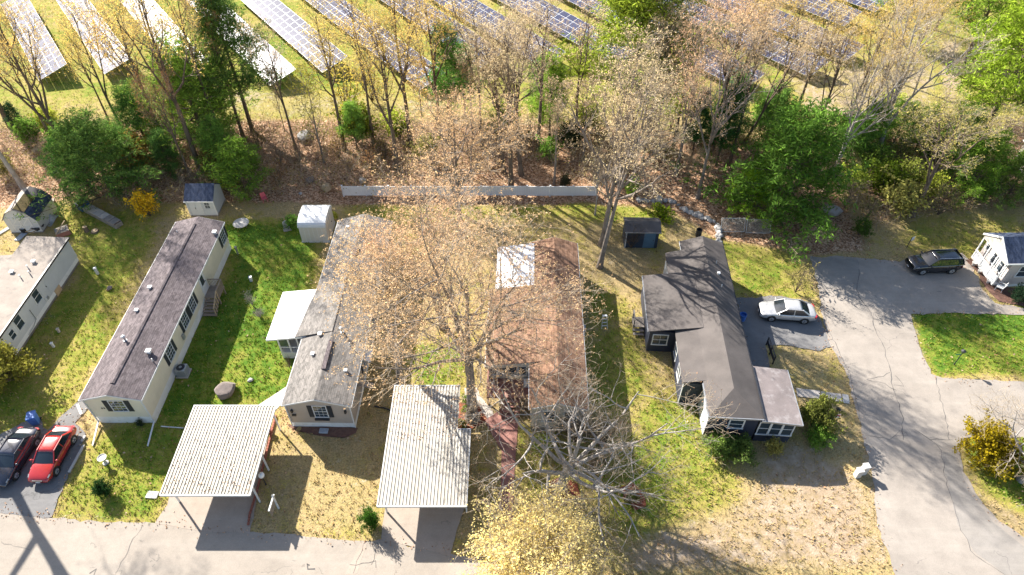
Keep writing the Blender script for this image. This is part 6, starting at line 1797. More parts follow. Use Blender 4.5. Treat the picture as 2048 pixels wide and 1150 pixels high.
def bush(name, seed, rx, h, stems, n2, n3, per, ls, aspect, sprays, mat='leaf', barkm='bark_brown', ang=(0.2, 0.9)):
    rs = np.random.RandomState(seed)
    root = np.zeros((1, 3, 3)); root[0, :, 2] = [0, 0.08, 0.16]
    st, sr = grow(rs, root, np.full((1, 3), 0.05), stems, 0.0, 1.0, ang, h * 0.95, 6, 0.10, 0.12, 0.6, 0.015, 0.4)
    st[..., 0] *= rx / h * 1.2; st[..., 1] *= rx / h * 1.2
    b2, r2 = grow(rs, st, sr, n2, 0.25, 1.0, (0.5, 1.1), h * 0.36, 4, 0.08, 0.18, 0.6, 0.009, 0.4)
    b3, r3 = grow(rs, b2, r2, n3, 0.2, 1.0, (0.5, 1.1), h * 0.17, 3, 0.05, 0.2, 0.6, 0.006, 0.5)
    V, Q = join([tubes(st, sr, 4), tubes(b2, r2, 3), tubes(b3, r3, 3)])
    V[:, 2] = np.maximum(V[:, 2], -0.05)
    wm = npmesh(name + '_wood', V, Q, M[barkm])
    cm = None
    if per:
        c = along(rs, b3, per, 0.2, 1.0, ls * 0.3)
        cl = (c[:, None, :] + rs.randn(len(c), sprays, 3) * ls * 0.55).reshape(-1, 3)
        cl[:, 2] = np.maximum(cl[:, 2], 0.02)
        LV, LQ, LT = leaves(rs, cl, ls, aspect)
        clump = np.repeat(rs.rand(len(c)), sprays * 4)
        cm = npmesh(name + '_leaf', LV, LQ, M[mat], np.clip(0.4 * clump + 0.6 * LT, 0, 1))
    PROTO[name] = (wm, cm, h)

# prototypes -------------------------------------------------------------------------------------
deciduous('great_oak', 11, 19, 0.46, 0.42, 8, 10, 7, 6, 4, 7.6, 1, 0.12, 'bark_grey', leaders=3, ang1=(0.7, 1.25), up1=0.06, sprays=4, thick=1.25)
deciduous('oak_b', 12, 16, 0.30, 0.36, 6, 10, 6, 6, 3, 5.6, 1, 0.125, 'bark_grey', leaders=2, ang1=(0.6, 1.15), up1=0.08, sprays=4, thick=1.25)
deciduous('tall_a', 21, 19, 0.30, 0.42, 4, 8, 6, 5, 3, 4.6, 1, 0.125, 'bark_brown', leaders=2, ang1=(0.45, 0.9), up1=0.12, sprays=4, thick=1.35)
deciduous('tall_b', 22, 18, 0.26, 0.38, 4, 9, 6, 5, 3, 4.0, 1, 0.125, 'bark_brown', leaders=1, ang1=(0.45, 0.95), up1=0.12, sprays=4, thick=1.35)
deciduous('tall_c', 23, 17, 0.28, 0.45, 4, 7, 6, 5, 3, 4.6, 1, 0.125, 'bark_brown', leaders=3, ang1=(0.5, 1.0), up1=0.1, sprays=4, thick=1.35)
deciduous('tall_d', 25, 19, 0.22, 0.50, 4, 9, 5, 4, 3, 3.8, 2, 0.15, 'bark_brown', leaders=1, ang1=(0.45, 0.9), up1=0.14, thick=1.4)
deciduous('limb_tree', 26, 19, 0.25, 0.36, 4, 9, 6, 5, 3, 5.2, 1, 0.12, 'bark_grey', leaders=2, ang1=(0.5, 1.05), up1=0.10, sprays=3, thick=2.2)
deciduous('sapling', 24, 9, 0.10, 0.30, 2, 12, 5, 4, 2, 2.2, 2, 0.12, 'bark_grey', ang1=(0.5, 0.9), up1=0.14, sprays=2)
deciduous('bare_front', 31, 8.0, 0.38, 0.40, 6, 7, 6, 4, 3, 6.0, 1, 0.09, 'bark_pale', leaders=6, ang1=(0.9, 1.5), up1=0.0, wob=0.20, trunk_top=0.8, thick=1.4, lead_ang=(0.95, 1.4), lead_len=0.85)
deciduous('bare_wood', 32, 15, 0.27, 0.33, 4, 11, 6, 5, 3, 4.4, 1, 0.10, 'bark_pale', leaders=2, ang1=(0.5, 1.0), up1=0.10, thick=1.4)
deciduous('yellow_tree', 33, 7.5, 0.17, 0.25, 4, 13, 7, 6, 4, 4.0, 2, 0.12, 'bark_grey', leaders=3, ang1=(0.6, 1.2), up1=0.08, sprays=2)
pine('pine_tall', 41, 17, 0.28, 0.28, 4.6, 15, 5, 4, 0.55)
pine('pine_full', 42, 9, 0.18, 0.05, 3.6, 13, 5, 4, 0.42, 0.7)
pine('pine_thin', 43, 13, 0.18, 0.25, 2.7, 14, 4, 4, 0.42)
pine('pine_small', 44, 4.5, 0.08, 0.04, 1.7, 10, 4, 3, 0.28, 0.8)
bush('bush_leafy', 51, 1.1, 1.7, 12, 6, 5, 3, 0.15, 0.6, 2)
bush('bush_round', 52, 1.3, 1.6, 18, 8, 6, 3, 0.12, 0.7, 3, ang=(0.1, 1.25))
bush('bush_open', 53, 1.4, 2.4, 9, 6, 5, 2, 0.12, 0.6, 1)
bush('bush_bare', 54, 1.3, 2.3, 12, 7, 6, 0, 0.1, 0.6, 1, barkm='twig')
bush('perennial', 55, 0.5, 0.5, 12, 5, 4, 2, 0.10, 0.5, 2, ang=(0.3, 1.2))

def plant(name, label, cat, proto, px, py, h, col=None, rz=None, lean=(0, 0), wide=1.0, group=None, barkm=None, at=None, sink=0.05):
    wm, cm, h0 = PROTO[proto]
    q = at if at is not None else P(px, py)
    r_ = random.Random(f'{px},{py},{proto}')
    r = empty(name, (q[0], q[1], -sink), r_.uniform(0, 6.28) if rz is None else rz, label, cat, group)
    r.rotation_euler = (R(lean[0]), R(lean[1]), r.rotation_euler[2])
    s = h / h0
    r.scale = (s * wide, s * wide, s)
    t = link('trunk' if cat == 'tree' else 'stems', wm, r)
    if barkm:
        t.material_slots[0].link = 'OBJECT'; t.material_slots[0].material = M[barkm]
    if cm is not None:
        c = link('crown' if cat == 'tree' else 'leaves', cm, r)
        b0 = r_.uniform(0.9, 1.1); k = [b0 * r_.uniform(0.96, 1.04) for _ in range(3)]
        c.color = (*[min(1, a * b) for a, b in zip(col, k)], 1)
    return r

TAN = (0.78, 0.52, 0.31); GOLD = (0.86, 0.62, 0.18); PALE = (0.76, 0.59, 0.36); YEL = (0.93, 0.76, 0.32); RUST = (0.40, 0.22, 0.09)
GREEN = (0.17, 0.30, 0.045); DEEP = (0.07, 0.17, 0.05); LIME = (0.40, 0.45, 0.06); OLIVE = (0.34, 0.32, 0.09)
def tree(label, *a, **k): return plant('budding_tree', label, 'tree', *a, **k)
def conifer(label, *a, **k): return plant('pine_tree', label, 'tree', *a, **k)
def shrub(label, *a, **k): return plant('shrub', label, 'shrub', *a, **k)
WOOD = 'budding trees along the wood edge'
# the big trees between the homes
tree('great tan budded oak with thick trunk beside the deck', 'great_oak', 945, 836, 16.0, TAN, rz=R(20), wide=1.22)
tree('tan budded tree spreading over the taupe home roof', 'oak_b', 802, 765, 12.5, TAN, rz=R(70), wide=1.4)
tree('slim tan budded tree between taupe and brown homes', 'oak_b', 885, 655, 14.5, TAN, rz=R(200), wide=1.0)
tree('tan budded tree behind the white rear roof', 'oak_b', 922, 470, 15.0, TAN, rz=R(310), wide=1.1)
plant('bare_tree', 'pale bare branched tree in the red mulch ring', 'tree', 'bare_front', 1118, 978, 8.2, (0.45, 0.27, 0.17), rz=R(12), lean=(0, 12), wide=1.05)
tree('yellow leafed tree in front at the bottom edge', 'yellow_tree', 1068, 1205, 6.2, YEL, wide=1.6)
# wood edge, left to right
tree('tall forked budding tree standing at far left wood edge', 'tall_a', 165, 359, 19.5, GOLD, group=WOOD)
tree('thin budding tree in front of the second solar row', 'tall_b', 224, 254, 13, GOLD, group=WOOD, wide=0.75)
tree('tall golden budding tree behind the white slate roofed shed', 'tall_a', 402, 342, 21, GOLD, rz=R(100), group=WOOD)
tree('shorter dark trunk directly behind the slate roofed shed', 'tall_c', 386, 366, 13, RUST, group=WOOD, wide=0.7)
tree('tall tree standing before the dark pine', 'tall_b', 486, 272, 18, RUST, group=WOOD, rz=R(30), wide=0.8)
plant('bare_tree', 'grey leaning trunk above the mossy shed at left edge', 'tree', 'bare_wood', 48, 376, 16, PALE, group=WOOD, lean=(0, -4), barkm='bark_pale')
tree('tall tree at the left edge behind the leaf bank', 'tall_c', 22, 252, 25, GOLD, group=WOOD, wide=0.85)
plant('bare_tree', 'small bare tree in front of the fourth solar row', 'tree', 'sapling', 570, 262, 8.0, PALE, group=WOOD, wide=0.9)
plant('young_tree', 'small yellow green tree right of the fourth solar row', 'tree', 'sapling', 648, 324, 11.5, (0.40, 0.36, 0.05), group=WOOD, wide=1.0)
tree('golden tree with low fork above the white fence left part', 'tall_c', 796, 340, 17, GOLD, group=WOOD, rz=R(60))
tree('tall golden tree in front of the sixth solar row', 'tall_a', 822, 292, 19, GOLD, group=WOOD, rz=R(160))
tree('smaller golden tree right of the sixth solar row', 'sapling', 850, 296, 11, GOLD, group=WOOD)
tree('thick stemmed tree rising behind the fence centre', 'tall_a', 1022, 376, 19, PALE, group=WOOD, rz=R(250))
tree('leaning stem of the clump behind the fence centre', 'tall_b', 1008, 345, 17, PALE, group=WOOD, rz=R(10), lean=(0, -5))
tree('right stem of the clump behind the fence centre', 'tall_c', 1042, 350, 17, PALE, group=WOOD, rz=R(140), lean=(0, 6))
tree('slim tree close behind the fence right part', 'sapling', 1108, 370, 12.5, PALE, group=WOOD, rz=R(40))
tree('big pale tree between the fence end and navy shed', 'limb_tree', 1203, 490, 20, PALE, group=WOOD, rz=R(0), wide=1.1, lean=(0, 3))
tree('nearest pale tree left of the navy shed yard', 'limb_tree', 1199, 534, 20, PALE, group=WOOD, rz=R(140), wide=1.0, lean=(3, -4))
plant('bare_tree', 'short split white trunk at the fence end', 'tree', 'bare_wood', 1190, 430, 8, PALE, group=WOOD, wide=0.6, barkm='bark_pale')
tree('thick dark trunk on the orange leaf litter', 'limb_tree', 1352, 349, 17.5, TAN, group=WOOD, rz=R(300), wide=0.95)
tree('slender trunk on the orange litter near the stone row', 'limb_tree', 1395, 397, 19, TAN, group=WOOD, rz=R(220), wide=0.85)
tree('budding tree just left of the round green pine', 'tall_b', 1458, 328, 18, PALE, group=WOOD, rz=R(120), wide=0.8)
tree('leaning budding tree behind the round green pine', 'tall_c', 1485, 290, 15, PALE, group=WOOD, rz=R(330), lean=(0, 14), wide=0.8)
tree('golden budding tree in front of the eleventh solar row', 'tall_a', 1585, 246, 15, GOLD, group=WOOD, rz=R(15))
tree('forked budding tree below the twelfth solar row', 'tall_b', 1632, 262, 14, GOLD, group=WOOD, rz=R(95))
plant('bare_tree', 'grey bare tree right of the round green pine', 'tree', 'bare_wood', 1663, 354, 14, PALE, group=WOOD, rz=R(45), lean=(0, 6))
tree('dark trunk behind the grey bare tree at right', 'tall_c', 1706, 306, 14, GOLD, group=WOOD, rz=R(10), wide=0.8)
plant('bare_tree', 'tall pale bare tree at right with spreading limbs', 'tree', 'bare_wood', 1752, 315, 17, PALE, group=WOOD, rz=R(160), lean=(0, 5), wide=1.1)
tree('very thick leaning trunk at the right wood edge', 'tall_c', 1822, 432, 13, (0.5, 0.45, 0.14), group=WOOD, rz=R(60), wide=1.5)
tree('golden budding tree near the sandy track top right', 'oak_b', 1770, 156, 13, GOLD, group=WOOD, rz=R(60))
tree('golden tree overlapping the tenth and eleventh solar rows', 'oak_b', 1475, 215, 15, GOLD, group=WOOD, rz=R(20), wide=1.05)
tree('pale budding tree among brush right of the big bright pine', 'tall_c', 1310, 285, 14, PALE, group=WOOD, rz=R(220))
tree('low rusty tree between fence clump and green pine', 'sapling', 945, 265, 9.5, TAN, group=WOOD, wide=1.5)
tree('rusty young tree above the fence middle', 'sapling', 905, 330, 9, TAN, group=WOOD, rz=1.0, wide=1.6)
tree('pale young tree in the brush above the fence right part', 'sapling', 1165, 320, 10, PALE, group=WOOD, rz=2.2, wide=1.5)
tree('pale young tree left of the orange litter trunk', 'sapling', 1285, 325, 10, PALE, group=WOOD, rz=0.4, wide=1.5)
for px, py, hh, cc, pr, lb in (
    (118, 300, 16, GOLD, 'tall_d', 'slim tree right of the tall forked left tree'), (258, 288, 17, GOLD, 'tall_d', 'slim golden tree between second and third solar rows'), (335, 305, 18, GOLD, 'tall_b', 'golden tree left of the shed tree'),
    (452, 300, 19, GOLD, 'tall_d', 'slim tree between mid green pine and dark pine'), (592, 300, 15, PALE, 'tall_d', 'thin pale tree left of the young yellow green tree'), (690, 300, 17, GOLD, 'tall_b', 'golden tree between fifth and sixth solar rows'),
    (748, 290, 18, GOLD, 'tall_d', 'slim golden tree left of the low forked tree'), (880, 272, 17, GOLD, 'tall_c', 'golden tree beside the thin green pine'), (962, 292, 18, PALE, 'tall_d', 'slim pale tree left of the fence clump'),
    (1076, 300, 18, PALE, 'tall_b', 'pale tree right of the fence clump'), (1150, 292, 17, PALE, 'tall_d', 'slim pale tree left of the big bright pine'), (1292, 295, 18, PALE, 'tall_b', 'pale tree just right of the big bright pine'),
    (1345, 300, 17, PALE, 'tall_d', 'slim pale tree behind the dark thick trunk'), (1422, 300, 18, TAN, 'tall_c', 'tan tree between the two slim dark pines'), (1540, 240, 15, GOLD, 'tall_d', 'slim golden tree under the eleventh solar row'),
    (1692, 245, 15, GOLD, 'tall_b', 'golden tree right of the forked budding tree'), (1722, 190, 14, GOLD, 'tall_d', 'slim golden tree on the field right margin'),
    (1605, 335, 16, PALE, 'tall_d', 'slim pale tree behind the round pine right half'), (1790, 195, 13, GOLD, 'oak_b', 'spreading golden tree left of the sandy track')):
    tree(lb, pr, px, py, hh, cc, group=WOOD)
tree('tall tree left of the frame whose trunk shadow crosses the road', 'great_oak', 0, 0, 24, GOLD, at=(-43.6, 32.2), wide=0.8)
for k, (px, py, hh, lb) in enumerate(((1364, 379, 5, 'leftmost thin sapling on the orange litter'), (1376, 382, 4.5, 'second thin sapling on the orange litter'), (1386, 376, 5, 'third thin sapling on the orange litter'), (1408, 384, 4.5, 'rightmost thin sapling on the orange litter'))):
    plant('sapling', lb, 'tree', 'sapling', px, py, hh, PALE, wide=0.6, group='thin saplings on the orange litter')
# pines
CON = 'pines in the wood'
conifer('wide dark green pine spreading behind the planter', 'pine_full', 228, 392, 9.0, (0.131, 0.223, 0.054), group=CON, wide=1.35)
conifer('second green pine left part of the planter pines', 'pine_full', 178, 372, 6.5, (0.093, 0.216, 0.048), group=CON, wide=1.2)
conifer('green pine behind the planter pines', 'pine_full', 300, 300, 7.5, (0.116, 0.248, 0.058), group=CON)
conifer('mid green pine in front of the third solar row', 'pine_full', 415, 290, 12.0, (0.217, 0.338, 0.054), group=CON, wide=1.2)
conifer('tall dark pine overlapping the fourth solar row', 'pine_tall', 505, 262, 16.5, (0.131, 0.216, 0.054), group=CON)
conifer('small green pine left of the barrel shed', 'pine_small', 493, 384, 6.0, (0.189, 0.324, 0.048), group=CON, wide=1.35)
conifer('thin green pine right of the sixth solar row', 'pine_thin', 900, 250, 12.5, (0.139, 0.292, 0.058), group=CON)
conifer('yellow green slim pine right of the fence clump', 'pine_thin', 1098, 285, 10.5, (0.302, 0.432, 0.067), group=CON)
conifer('big bright pine in front of the ninth solar row', 'pine_tall', 1258, 262, 19.5, (0.275, 0.365, 0.042), group=CON, wide=1.55)
conifer('round bright green pine above the lattice panels', 'pine_full', 1553, 436, 11.8, (0.123, 0.243, 0.038), group=CON, wide=1.35)
conifer('lighter low pine at the left foot of the round pine', 'pine_full', 1496, 424, 5.6, (0.232, 0.432, 0.035), group=CON, wide=1.3)
conifer('dark slim pine left of the round green pine', 'pine_thin', 1432, 330, 9.5, DEEP, group=CON)
conifer('dark slim pine between two trunks on the litter', 'pine_thin', 1382, 318, 8.5, DEEP, group=CON)
conifer('green pine between the round pine and bare trees', 'pine_full', 1720, 312, 6.5, (0.174, 0.324, 0.048), group=CON)
conifer('huge bright pine filling the right edge', 'pine_tall', 1945, 300, 19, (0.255, 0.367, 0.038), group=CON, wide=1.15)
conifer('bright pine in the top right corner', 'pine_tall', 1925, 130, 15, (0.209, 0.324, 0.038), group=CON, wide=1.2)
conifer('bright pine at the top edge right of the solar field', 'pine_tall', 1800, 85, 12, (0.232, 0.346, 0.038), group=CON, wide=1.3)
conifer('pine at the top edge behind the sandy track', 'pine_tall', 1870, 60, 13, (0.186, 0.302, 0.038), group=CON, wide=1.2)
conifer('small dark conifer at the far left wood edge', 'pine_small', 50, 272, 4.2, (0.035, 0.086, 0.038), group=CON, wide=0.7)
conifer('green pine behind the thick leaning trunk at right', 'pine_full', 1925, 390, 7.5, (0.174, 0.302, 0.042), group=CON, wide=1.1)
conifer('small green pine below the multi stemmed clump', 'pine_small', 1265, 388, 2.4, (0.232, 0.389, 0.038), group=CON)
conifer('small green pine before the thick leaning trunk', 'pine_small', 1830, 300, 5.5, (0.278, 0.410, 0.058), group=CON)
# shrubs
shrub('yellow green rounded shrub at the left edge', 'bush_round', 22, 760, 3.0, (0.27, 0.26, 0.045), wide=0.95)
shrub('golden rounded shrub at the driveway corner right', 'bush_round', 1956, 915, 2.6, (0.30, 0.22, 0.012), wide=0.8)
shrub('second golden shrub beside the driveway corner one', 'bush_round', 1988, 930, 2.0, (0.28, 0.22, 0.014), wide=0.85)
plant('bare_tree', 'pale bare ornamental tree at the lower right edge', 'tree', 'bare_front', 2042, 960, 5.5, (0.4, 0.3, 0.2), rz=R(160))
shrub('glossy green shrub below the navy house front window', 'bush_round', 1438, 900, 1.25, (0.17, 0.26, 0.05), wide=1.25)
shrub('green shrub right of the one below navy house window', 'bush_round', 1478, 908, 1.2, (0.15, 0.22, 0.05), wide=1.2)
shrub('yellowish open shrub before the sunroom windows', 'bush_leafy', 1545, 908, 1.2, (0.32, 0.30, 0.08), wide=1.0)
shrub('tall yellow green shrub right of the sunroom', 'bush_round', 1622, 850, 2.3, (0.22, 0.23, 0.05), wide=0.72)
shrub('low dark green shrub in the sunroom shade', 'bush_round', 1632, 880, 1.2, GREEN, wide=1.0)
shrub('bright green shrub left of the clean carport', 'bush_round', 744, 1052, 1.35, (0.07, 0.17, 0.02), wide=0.62)
shrub('small clipped evergreen on the front lawn', 'bush_round', 210, 988, 1.1, (0.03, 0.075, 0.02), wide=0.7)
shrub('golden forsythia below the dark pine at left', 'bush_leafy', 302, 432, 2.3, (0.80, 0.52, 0.03), wide=1.0)
shrub('yellow brown bush behind the golden forsythia', 'bush_leafy', 288, 350, 4.0, (0.45, 0.30, 0.07), wide=0.9)
shrub('yellow shrub in front of the fifth solar row', 'bush_open', 700, 235, 5.5, (0.66, 0.54, 0.10), wide=1.2)
shrub('golden shrub below the fifth solar row end', 'bush_open', 745, 205, 4.5, (0.66, 0.50, 0.08), wide=1.3)
shrub('green yellow bush below the yellow shrub', 'bush_leafy', 715, 285, 4.0, (0.22, 0.26, 0.03), wide=1.0)
shrub('pale shrub by the upper driveway corner', 'bush_open', 1590, 585, 2.6, (0.32, 0.28, 0.09), wide=0.9)
shrub('dark rounded shrub at the beige house foundation', 'bush_round', 2034, 600, 1.3, (0.03, 0.06, 0.03), wide=0.8)
shrub('rust brown twiggy shrub on the left of navy shed', 'bush_bare', 1262, 496, 2.4, barkm='bark_brown', wide=1.0)
shrub('leafless shrub beside the deck stairs', 'bush_bare', 1050, 830, 1.9, barkm='bark_brown', wide=0.7)
shrub('leafless brown thicket under the bare tree', 'bush_bare', 1150, 885, 2.8, barkm='bark_brown', wide=1.2)
shrub('second leafless thicket before the brown home', 'bush_bare', 1200, 892, 2.8, barkm='bark_brown', wide=1.2)
shrub('third leafless thicket between brown home and mulch', 'bush_bare', 1185, 940, 2.4, barkm='bark_brown', wide=1.3)
shrub('pale green shrub below the brown home front wall', 'bush_leafy', 1085, 900, 1.3, (0.22, 0.26, 0.06), wide=1.0)
shrub('small reddish shrub in the right lawn mulch', 'bush_leafy', 1264, 1000, 0.9, (0.12, 0.16, 0.04), wide=1.0)
shrub('leafy perennials left of the barrel shed', 'bush_leafy', 590, 458, 1.4, (0.10, 0.20, 0.03), wide=1.0)
shrub('yellow green plants behind barrel shed corner', 'bush_leafy', 668, 440, 0.8, LIME)
shrub('thin pale shrub on grass left of the white porch', 'bush_bare', 505, 610, 1.3, barkm='bark_pale', wide=0.8)
shrub('grey low shrub on grass below the thin pale one', 'bush_bare', 520, 635, 0.9, barkm='bark_pale', wide=1.2)
shrub('brown dry shrub at the white porch corner', 'bush_bare', 580, 735, 1.1, barkm='bark_brown', wide=0.8)
shrub('dark small shrub under the cream home front wall', 'bush_leafy', 282, 852, 0.6, (0.05, 0.08, 0.04), wide=0.8)
shrub('dry brush clump at the cream home path', 'bush_bare', 168, 845, 0.6, barkm='twig', wide=1.1)
shrub('green perennials in the red mulch by big oak', 'perennial', 938, 812, 0.7, (0.14, 0.24, 0.03))
shrub('small green perennial at front of the oak mulch', 'perennial', 924, 850, 0.4, (0.16, 0.24, 0.03))
shrub('bright green tuft behind the navy shed', 'perennial', 1322, 434, 0.9, (0.22, 0.30, 0.02), wide=1.4)
shrub('small green bush at wood edge right of street top', 'bush_leafy', 1716, 470, 1.6, (0.10, 0.17, 0.03))
shrub('olive bush mass below the thick leaning trunk', 'bush_leafy', 1790, 430, 3.0, OLIVE, wide=1.3)
shrub('bright green bush left of the thick leaning trunk', 'bush_leafy', 1765, 395, 3.2, (0.14, 0.20, 0.02), wide=1.1)
shrub('feathery olive bush right of the thick leaning trunk', 'bush_open', 1875, 430, 2.8, (0.22, 0.20, 0.06), wide=1.2)
shrub('tan brush at foot of grey bare tree', 'bush_bare', 1690, 415, 2.6, barkm='twig', wide=1.3)

for px, py, hh, cc, pr, w_, lb in (
    (262, 352, 6.0, (0.16, 0.30, 0.07), 'pine_full', 1.1, 'lighter pine right of the planter pines'), (345, 345, 5.0, (0.12, 0.24, 0.06), 'pine_full', 1.0, 'low pine left of the slate roofed shed'),
    (455, 345, 6.5, (0.20, 0.34, 0.07), 'pine_full', 1.0, 'bright pine right of the slate roofed shed'), (400, 255, 9.0, (0.20, 0.34, 0.06), 'pine_full', 1.0, 'bright pine before third and fourth solar rows'), (715, 300, 6.0, (0.22, 0.36, 0.07), 'pine_thin', 1.3, 'thin bright pine below the yellow shrubs'),
    (930, 230, 9.0, (0.15, 0.29, 0.07), 'pine_thin', 1.3, 'second thin pine right of the sixth solar row'), (1085, 250, 9.0, (0.20, 0.34, 0.07), 'pine_thin', 1.3, 'thin bright pine behind the fence clump'), (1310, 240, 9.0, (0.13, 0.26, 0.06), 'pine_thin', 1.3, 'thin pine below the big bright pine'),
    (1450, 275, 8.0, (0.13, 0.26, 0.06), 'pine_full', 0.9, 'green pine behind the slender litter trunks'), (1530, 285, 7.0, (0.16, 0.30, 0.07), 'pine_full', 1.0, 'green pine peeking above the round pine'), (1690, 330, 6.0, (0.16, 0.30, 0.06), 'pine_full', 1.1, 'green pine between round pine and pale bare tree'),
    (1780, 300, 6.0, (0.20, 0.32, 0.06), 'pine_full', 1.1, 'light pine right of the tall pale bare tree'), (1890, 330, 7.0, (0.16, 0.28, 0.06), 'pine_full', 1.1, 'green pine between thick trunk and huge pine'), (2010, 400, 6.0, (0.18, 0.28, 0.06), 'pine_full', 1.1, 'green pine at the right edge above the beige house')):
    conifer(lb, pr, px, py, hh, cc, group=CON, wide=w_)
UND = 'understory bushes in the wood'
spots = [(75, 290, 2.8, GREEN, 'bush_leafy', 'green bush near the small dark conifer'), (110, 265, 2.6, LIME, 'bush_leafy', 'lime bush at the left field margin'), (20, 330, 2.4, RUST, 'bush_bare', 'bare brown bush at the far left leaf bank'), (15, 350, 2.0, OLIVE, 'bush_leafy', 'olive bush by the left grey trunk'),
    (330, 330, 3.2, RUST, 'bush_open', 'rusty bush behind the slate roofed shed left'), (440, 350, 2.8, (0.22, 0.17, 0.04), 'bush_leafy', 'yellow brown bush right of the slate roofed shed'), (455, 380, 1.8, LIME, 'bush_leafy', 'low yellow bush beside the slate roofed shed'), (560, 330, 3.0, RUST, 'bush_bare', 'brown thicket below the small bare tree'),
    (600, 330, 2.8, RUST, 'bush_bare', 'brown thicket near the pale flat boulder'), (560, 375, 2.4, RUST, 'bush_open', 'rust leaved bush above the barrel shed'), (640, 290, 3.0, OLIVE, 'bush_open', 'olive bush beside the young yellow green tree'), (700, 345, 2.4, RUST, 'bush_bare', 'brown bush above the tan rock'),
    (770, 320, 3.0, (0.20, 0.16, 0.05), 'bush_open', 'olive brown bush below the sixth solar row'), (745, 345, 2.2, RUST, 'bush_open', 'rusty bush above the fence left end'), (860, 320, 2.6, OLIVE, 'bush_leafy', 'olive bush right of the tall golden tree'), (870, 350, 2.4, TAN, 'bush_open', 'tan bush just behind the fence middle'),
    (940, 320, 2.6, TAN, 'bush_open', 'tan bush left of the multi stemmed clump'), (985, 290, 3.4, OLIVE, 'bush_open', 'olive bush behind the multi stemmed clump'), (1060, 290, 3.2, (0.18, 0.18, 0.05), 'bush_open', 'pale olive bush right of the clump'), (1100, 320, 2.2, GREEN, 'bush_leafy', 'small green bush under the slim pine'),
    (1140, 300, 3.0, (0.05, 0.07, 0.03), 'bush_leafy', 'dark bush on the litter above the fence'), (1200, 300, 3.0, OLIVE, 'bush_open', 'olive bush near the big bright pine foot'), (1250, 330, 2.6, TAN, 'bush_bare', 'bare bush behind the pale tree pair'), (1320, 330, 2.8, OLIVE, 'bush_open', 'olive bush left of the dark thick trunk'),
    (1130, 372, 1.2, (0.05, 0.06, 0.03), 'bush_leafy', 'dark low bush just behind the fence right part'), (1520, 260, 3.0, GREEN, 'bush_leafy', 'green bush behind the round pine top'), (1420, 250, 3.0, OLIVE, 'bush_open', 'olive bush below the tenth solar row'), (1570, 260, 2.8, (0.12, 0.2, 0.03), 'bush_leafy', 'bright bush at the field margin right'),
    (1680, 280, 3.0, GREEN, 'bush_leafy', 'green bush above the grey bare tree'), (1740, 270, 3.0, (0.12, 0.2, 0.03), 'bush_leafy', 'bright green bush near tall pale bare tree'), (1790, 330, 2.8, OLIVE, 'bush_open', 'olive bush between bare tree and thick trunk'), (1860, 330, 3.0, (0.12, 0.18, 0.03), 'bush_leafy', 'green bush on the sandy track foot'),
    (1900, 350, 2.6, OLIVE, 'bush_open', 'olive bush right of the sandy track'), (1960, 320, 3.0, (0.20, 0.15, 0.05), 'bush_open', 'brown bush below the huge right pine'), (1990, 360, 2.4, RUST, 'bush_open', 'rusty bush near the grey roof corner'), (1960, 400, 1.8, GREEN, 'bush_leafy', 'green bush on the right lawn edge'),
    (1340, 262, 3.0, (0.2, 0.18, 0.05), 'bush_open', 'yellow olive bush right of big bright pine'), (1630, 310, 2.6, OLIVE, 'bush_open', 'olive bush behind round pine right shoulder'), (240, 300, 2.6, OLIVE, 'bush_leafy', 'olive bush between two left pines'), (360, 250, 3.0, LIME, 'bush_leafy', 'lime bush in front of the third solar row'),
    (1700, 390, 2.6, LIME, 'bush_leafy', 'lime bush right of the pale boulder'), (1730, 440, 2.2, (0.2, 0.22, 0.07), 'bush_open', 'feathery olive bush above the street top'), (1740, 360, 3.0, (0.16, 0.24, 0.04), 'bush_leafy', 'tall green bush below tall pale bare tree'), (1800, 380, 3.0, (0.22, 0.26, 0.05), 'bush_leafy', 'yellow green bush behind thick leaning trunk'),
    (1850, 400, 2.6, LIME, 'bush_leafy', 'lime bush touching the thick leaning trunk'), (1900, 300, 3.2, (0.26, 0.26, 0.06), 'bush_leafy', 'yellowish bush at the sandy track end'), (1840, 270, 2.8, (0.3, 0.26, 0.06), 'bush_open', 'golden bush left of the sandy track'), (1770, 230, 2.6, LIME, 'bush_leafy', 'lime bush on the field corner at right'),
    (400, 380, 2.2, RUST, 'bush_bare', 'bare bush hugging the slate roofed shed back'), (520, 300, 3.0, (0.2, 0.17, 0.06), 'bush_open', 'olive brown bush under the tall dark pine'), (680, 320, 2.6, (0.3, 0.22, 0.06), 'bush_open', 'tan bush right of the young yellow green tree'), (800, 280, 3.0, LIME, 'bush_leafy', 'lime bush behind the low forked golden tree'),
    (960, 350, 2.2, TAN, 'bush_open', 'tan bush touching the fence centre from behind'), (1020, 260, 3.0, LIME, 'bush_leafy', 'lime bush at field margin behind the clump'), (1170, 260, 3.2, LIME, 'bush_leafy', 'lime bush left of the big bright pine foot'), (1470, 300, 3.0, (0.3, 0.25, 0.06), 'bush_open', 'golden brown bush between slender litter trunks'),
    (140, 300, 2.6, GREEN, 'bush_leafy', 'green bush left of the tall forked tree foot'), (100, 320, 2.0, RUST, 'bush_bare', 'bare bush on the left leaf bank')]
for px, py, hh, cc, pr, lb in spots:
    shrub(lb, pr, px, py, hh, cc, group=UND, barkm='twig' if pr == 'bush_bare' else None)

# ------------------------------------------------------------------ ground cover that nobody could count
rs = np.random.RandomState(77)
def inframe(n):
    """points spread evenly over the picture, so density follows what the eye can see"""
    px = rs.uniform(-150, 2200, n); py = rs.uniform(-60, 1260, n)
    c = math.sqrt(0.5); u = (px - 1024) / FPX; v = (py - 575) / FPX; t = CAM_H / (c * (1 + v))
    return np.stack([u * t, c * (1 - v) * t], 1)
def clear(pos):
    keep = np.ones(len(pos), bool)
    for s in SHEETS: keep &= ~inside(s, pos)
    return keep
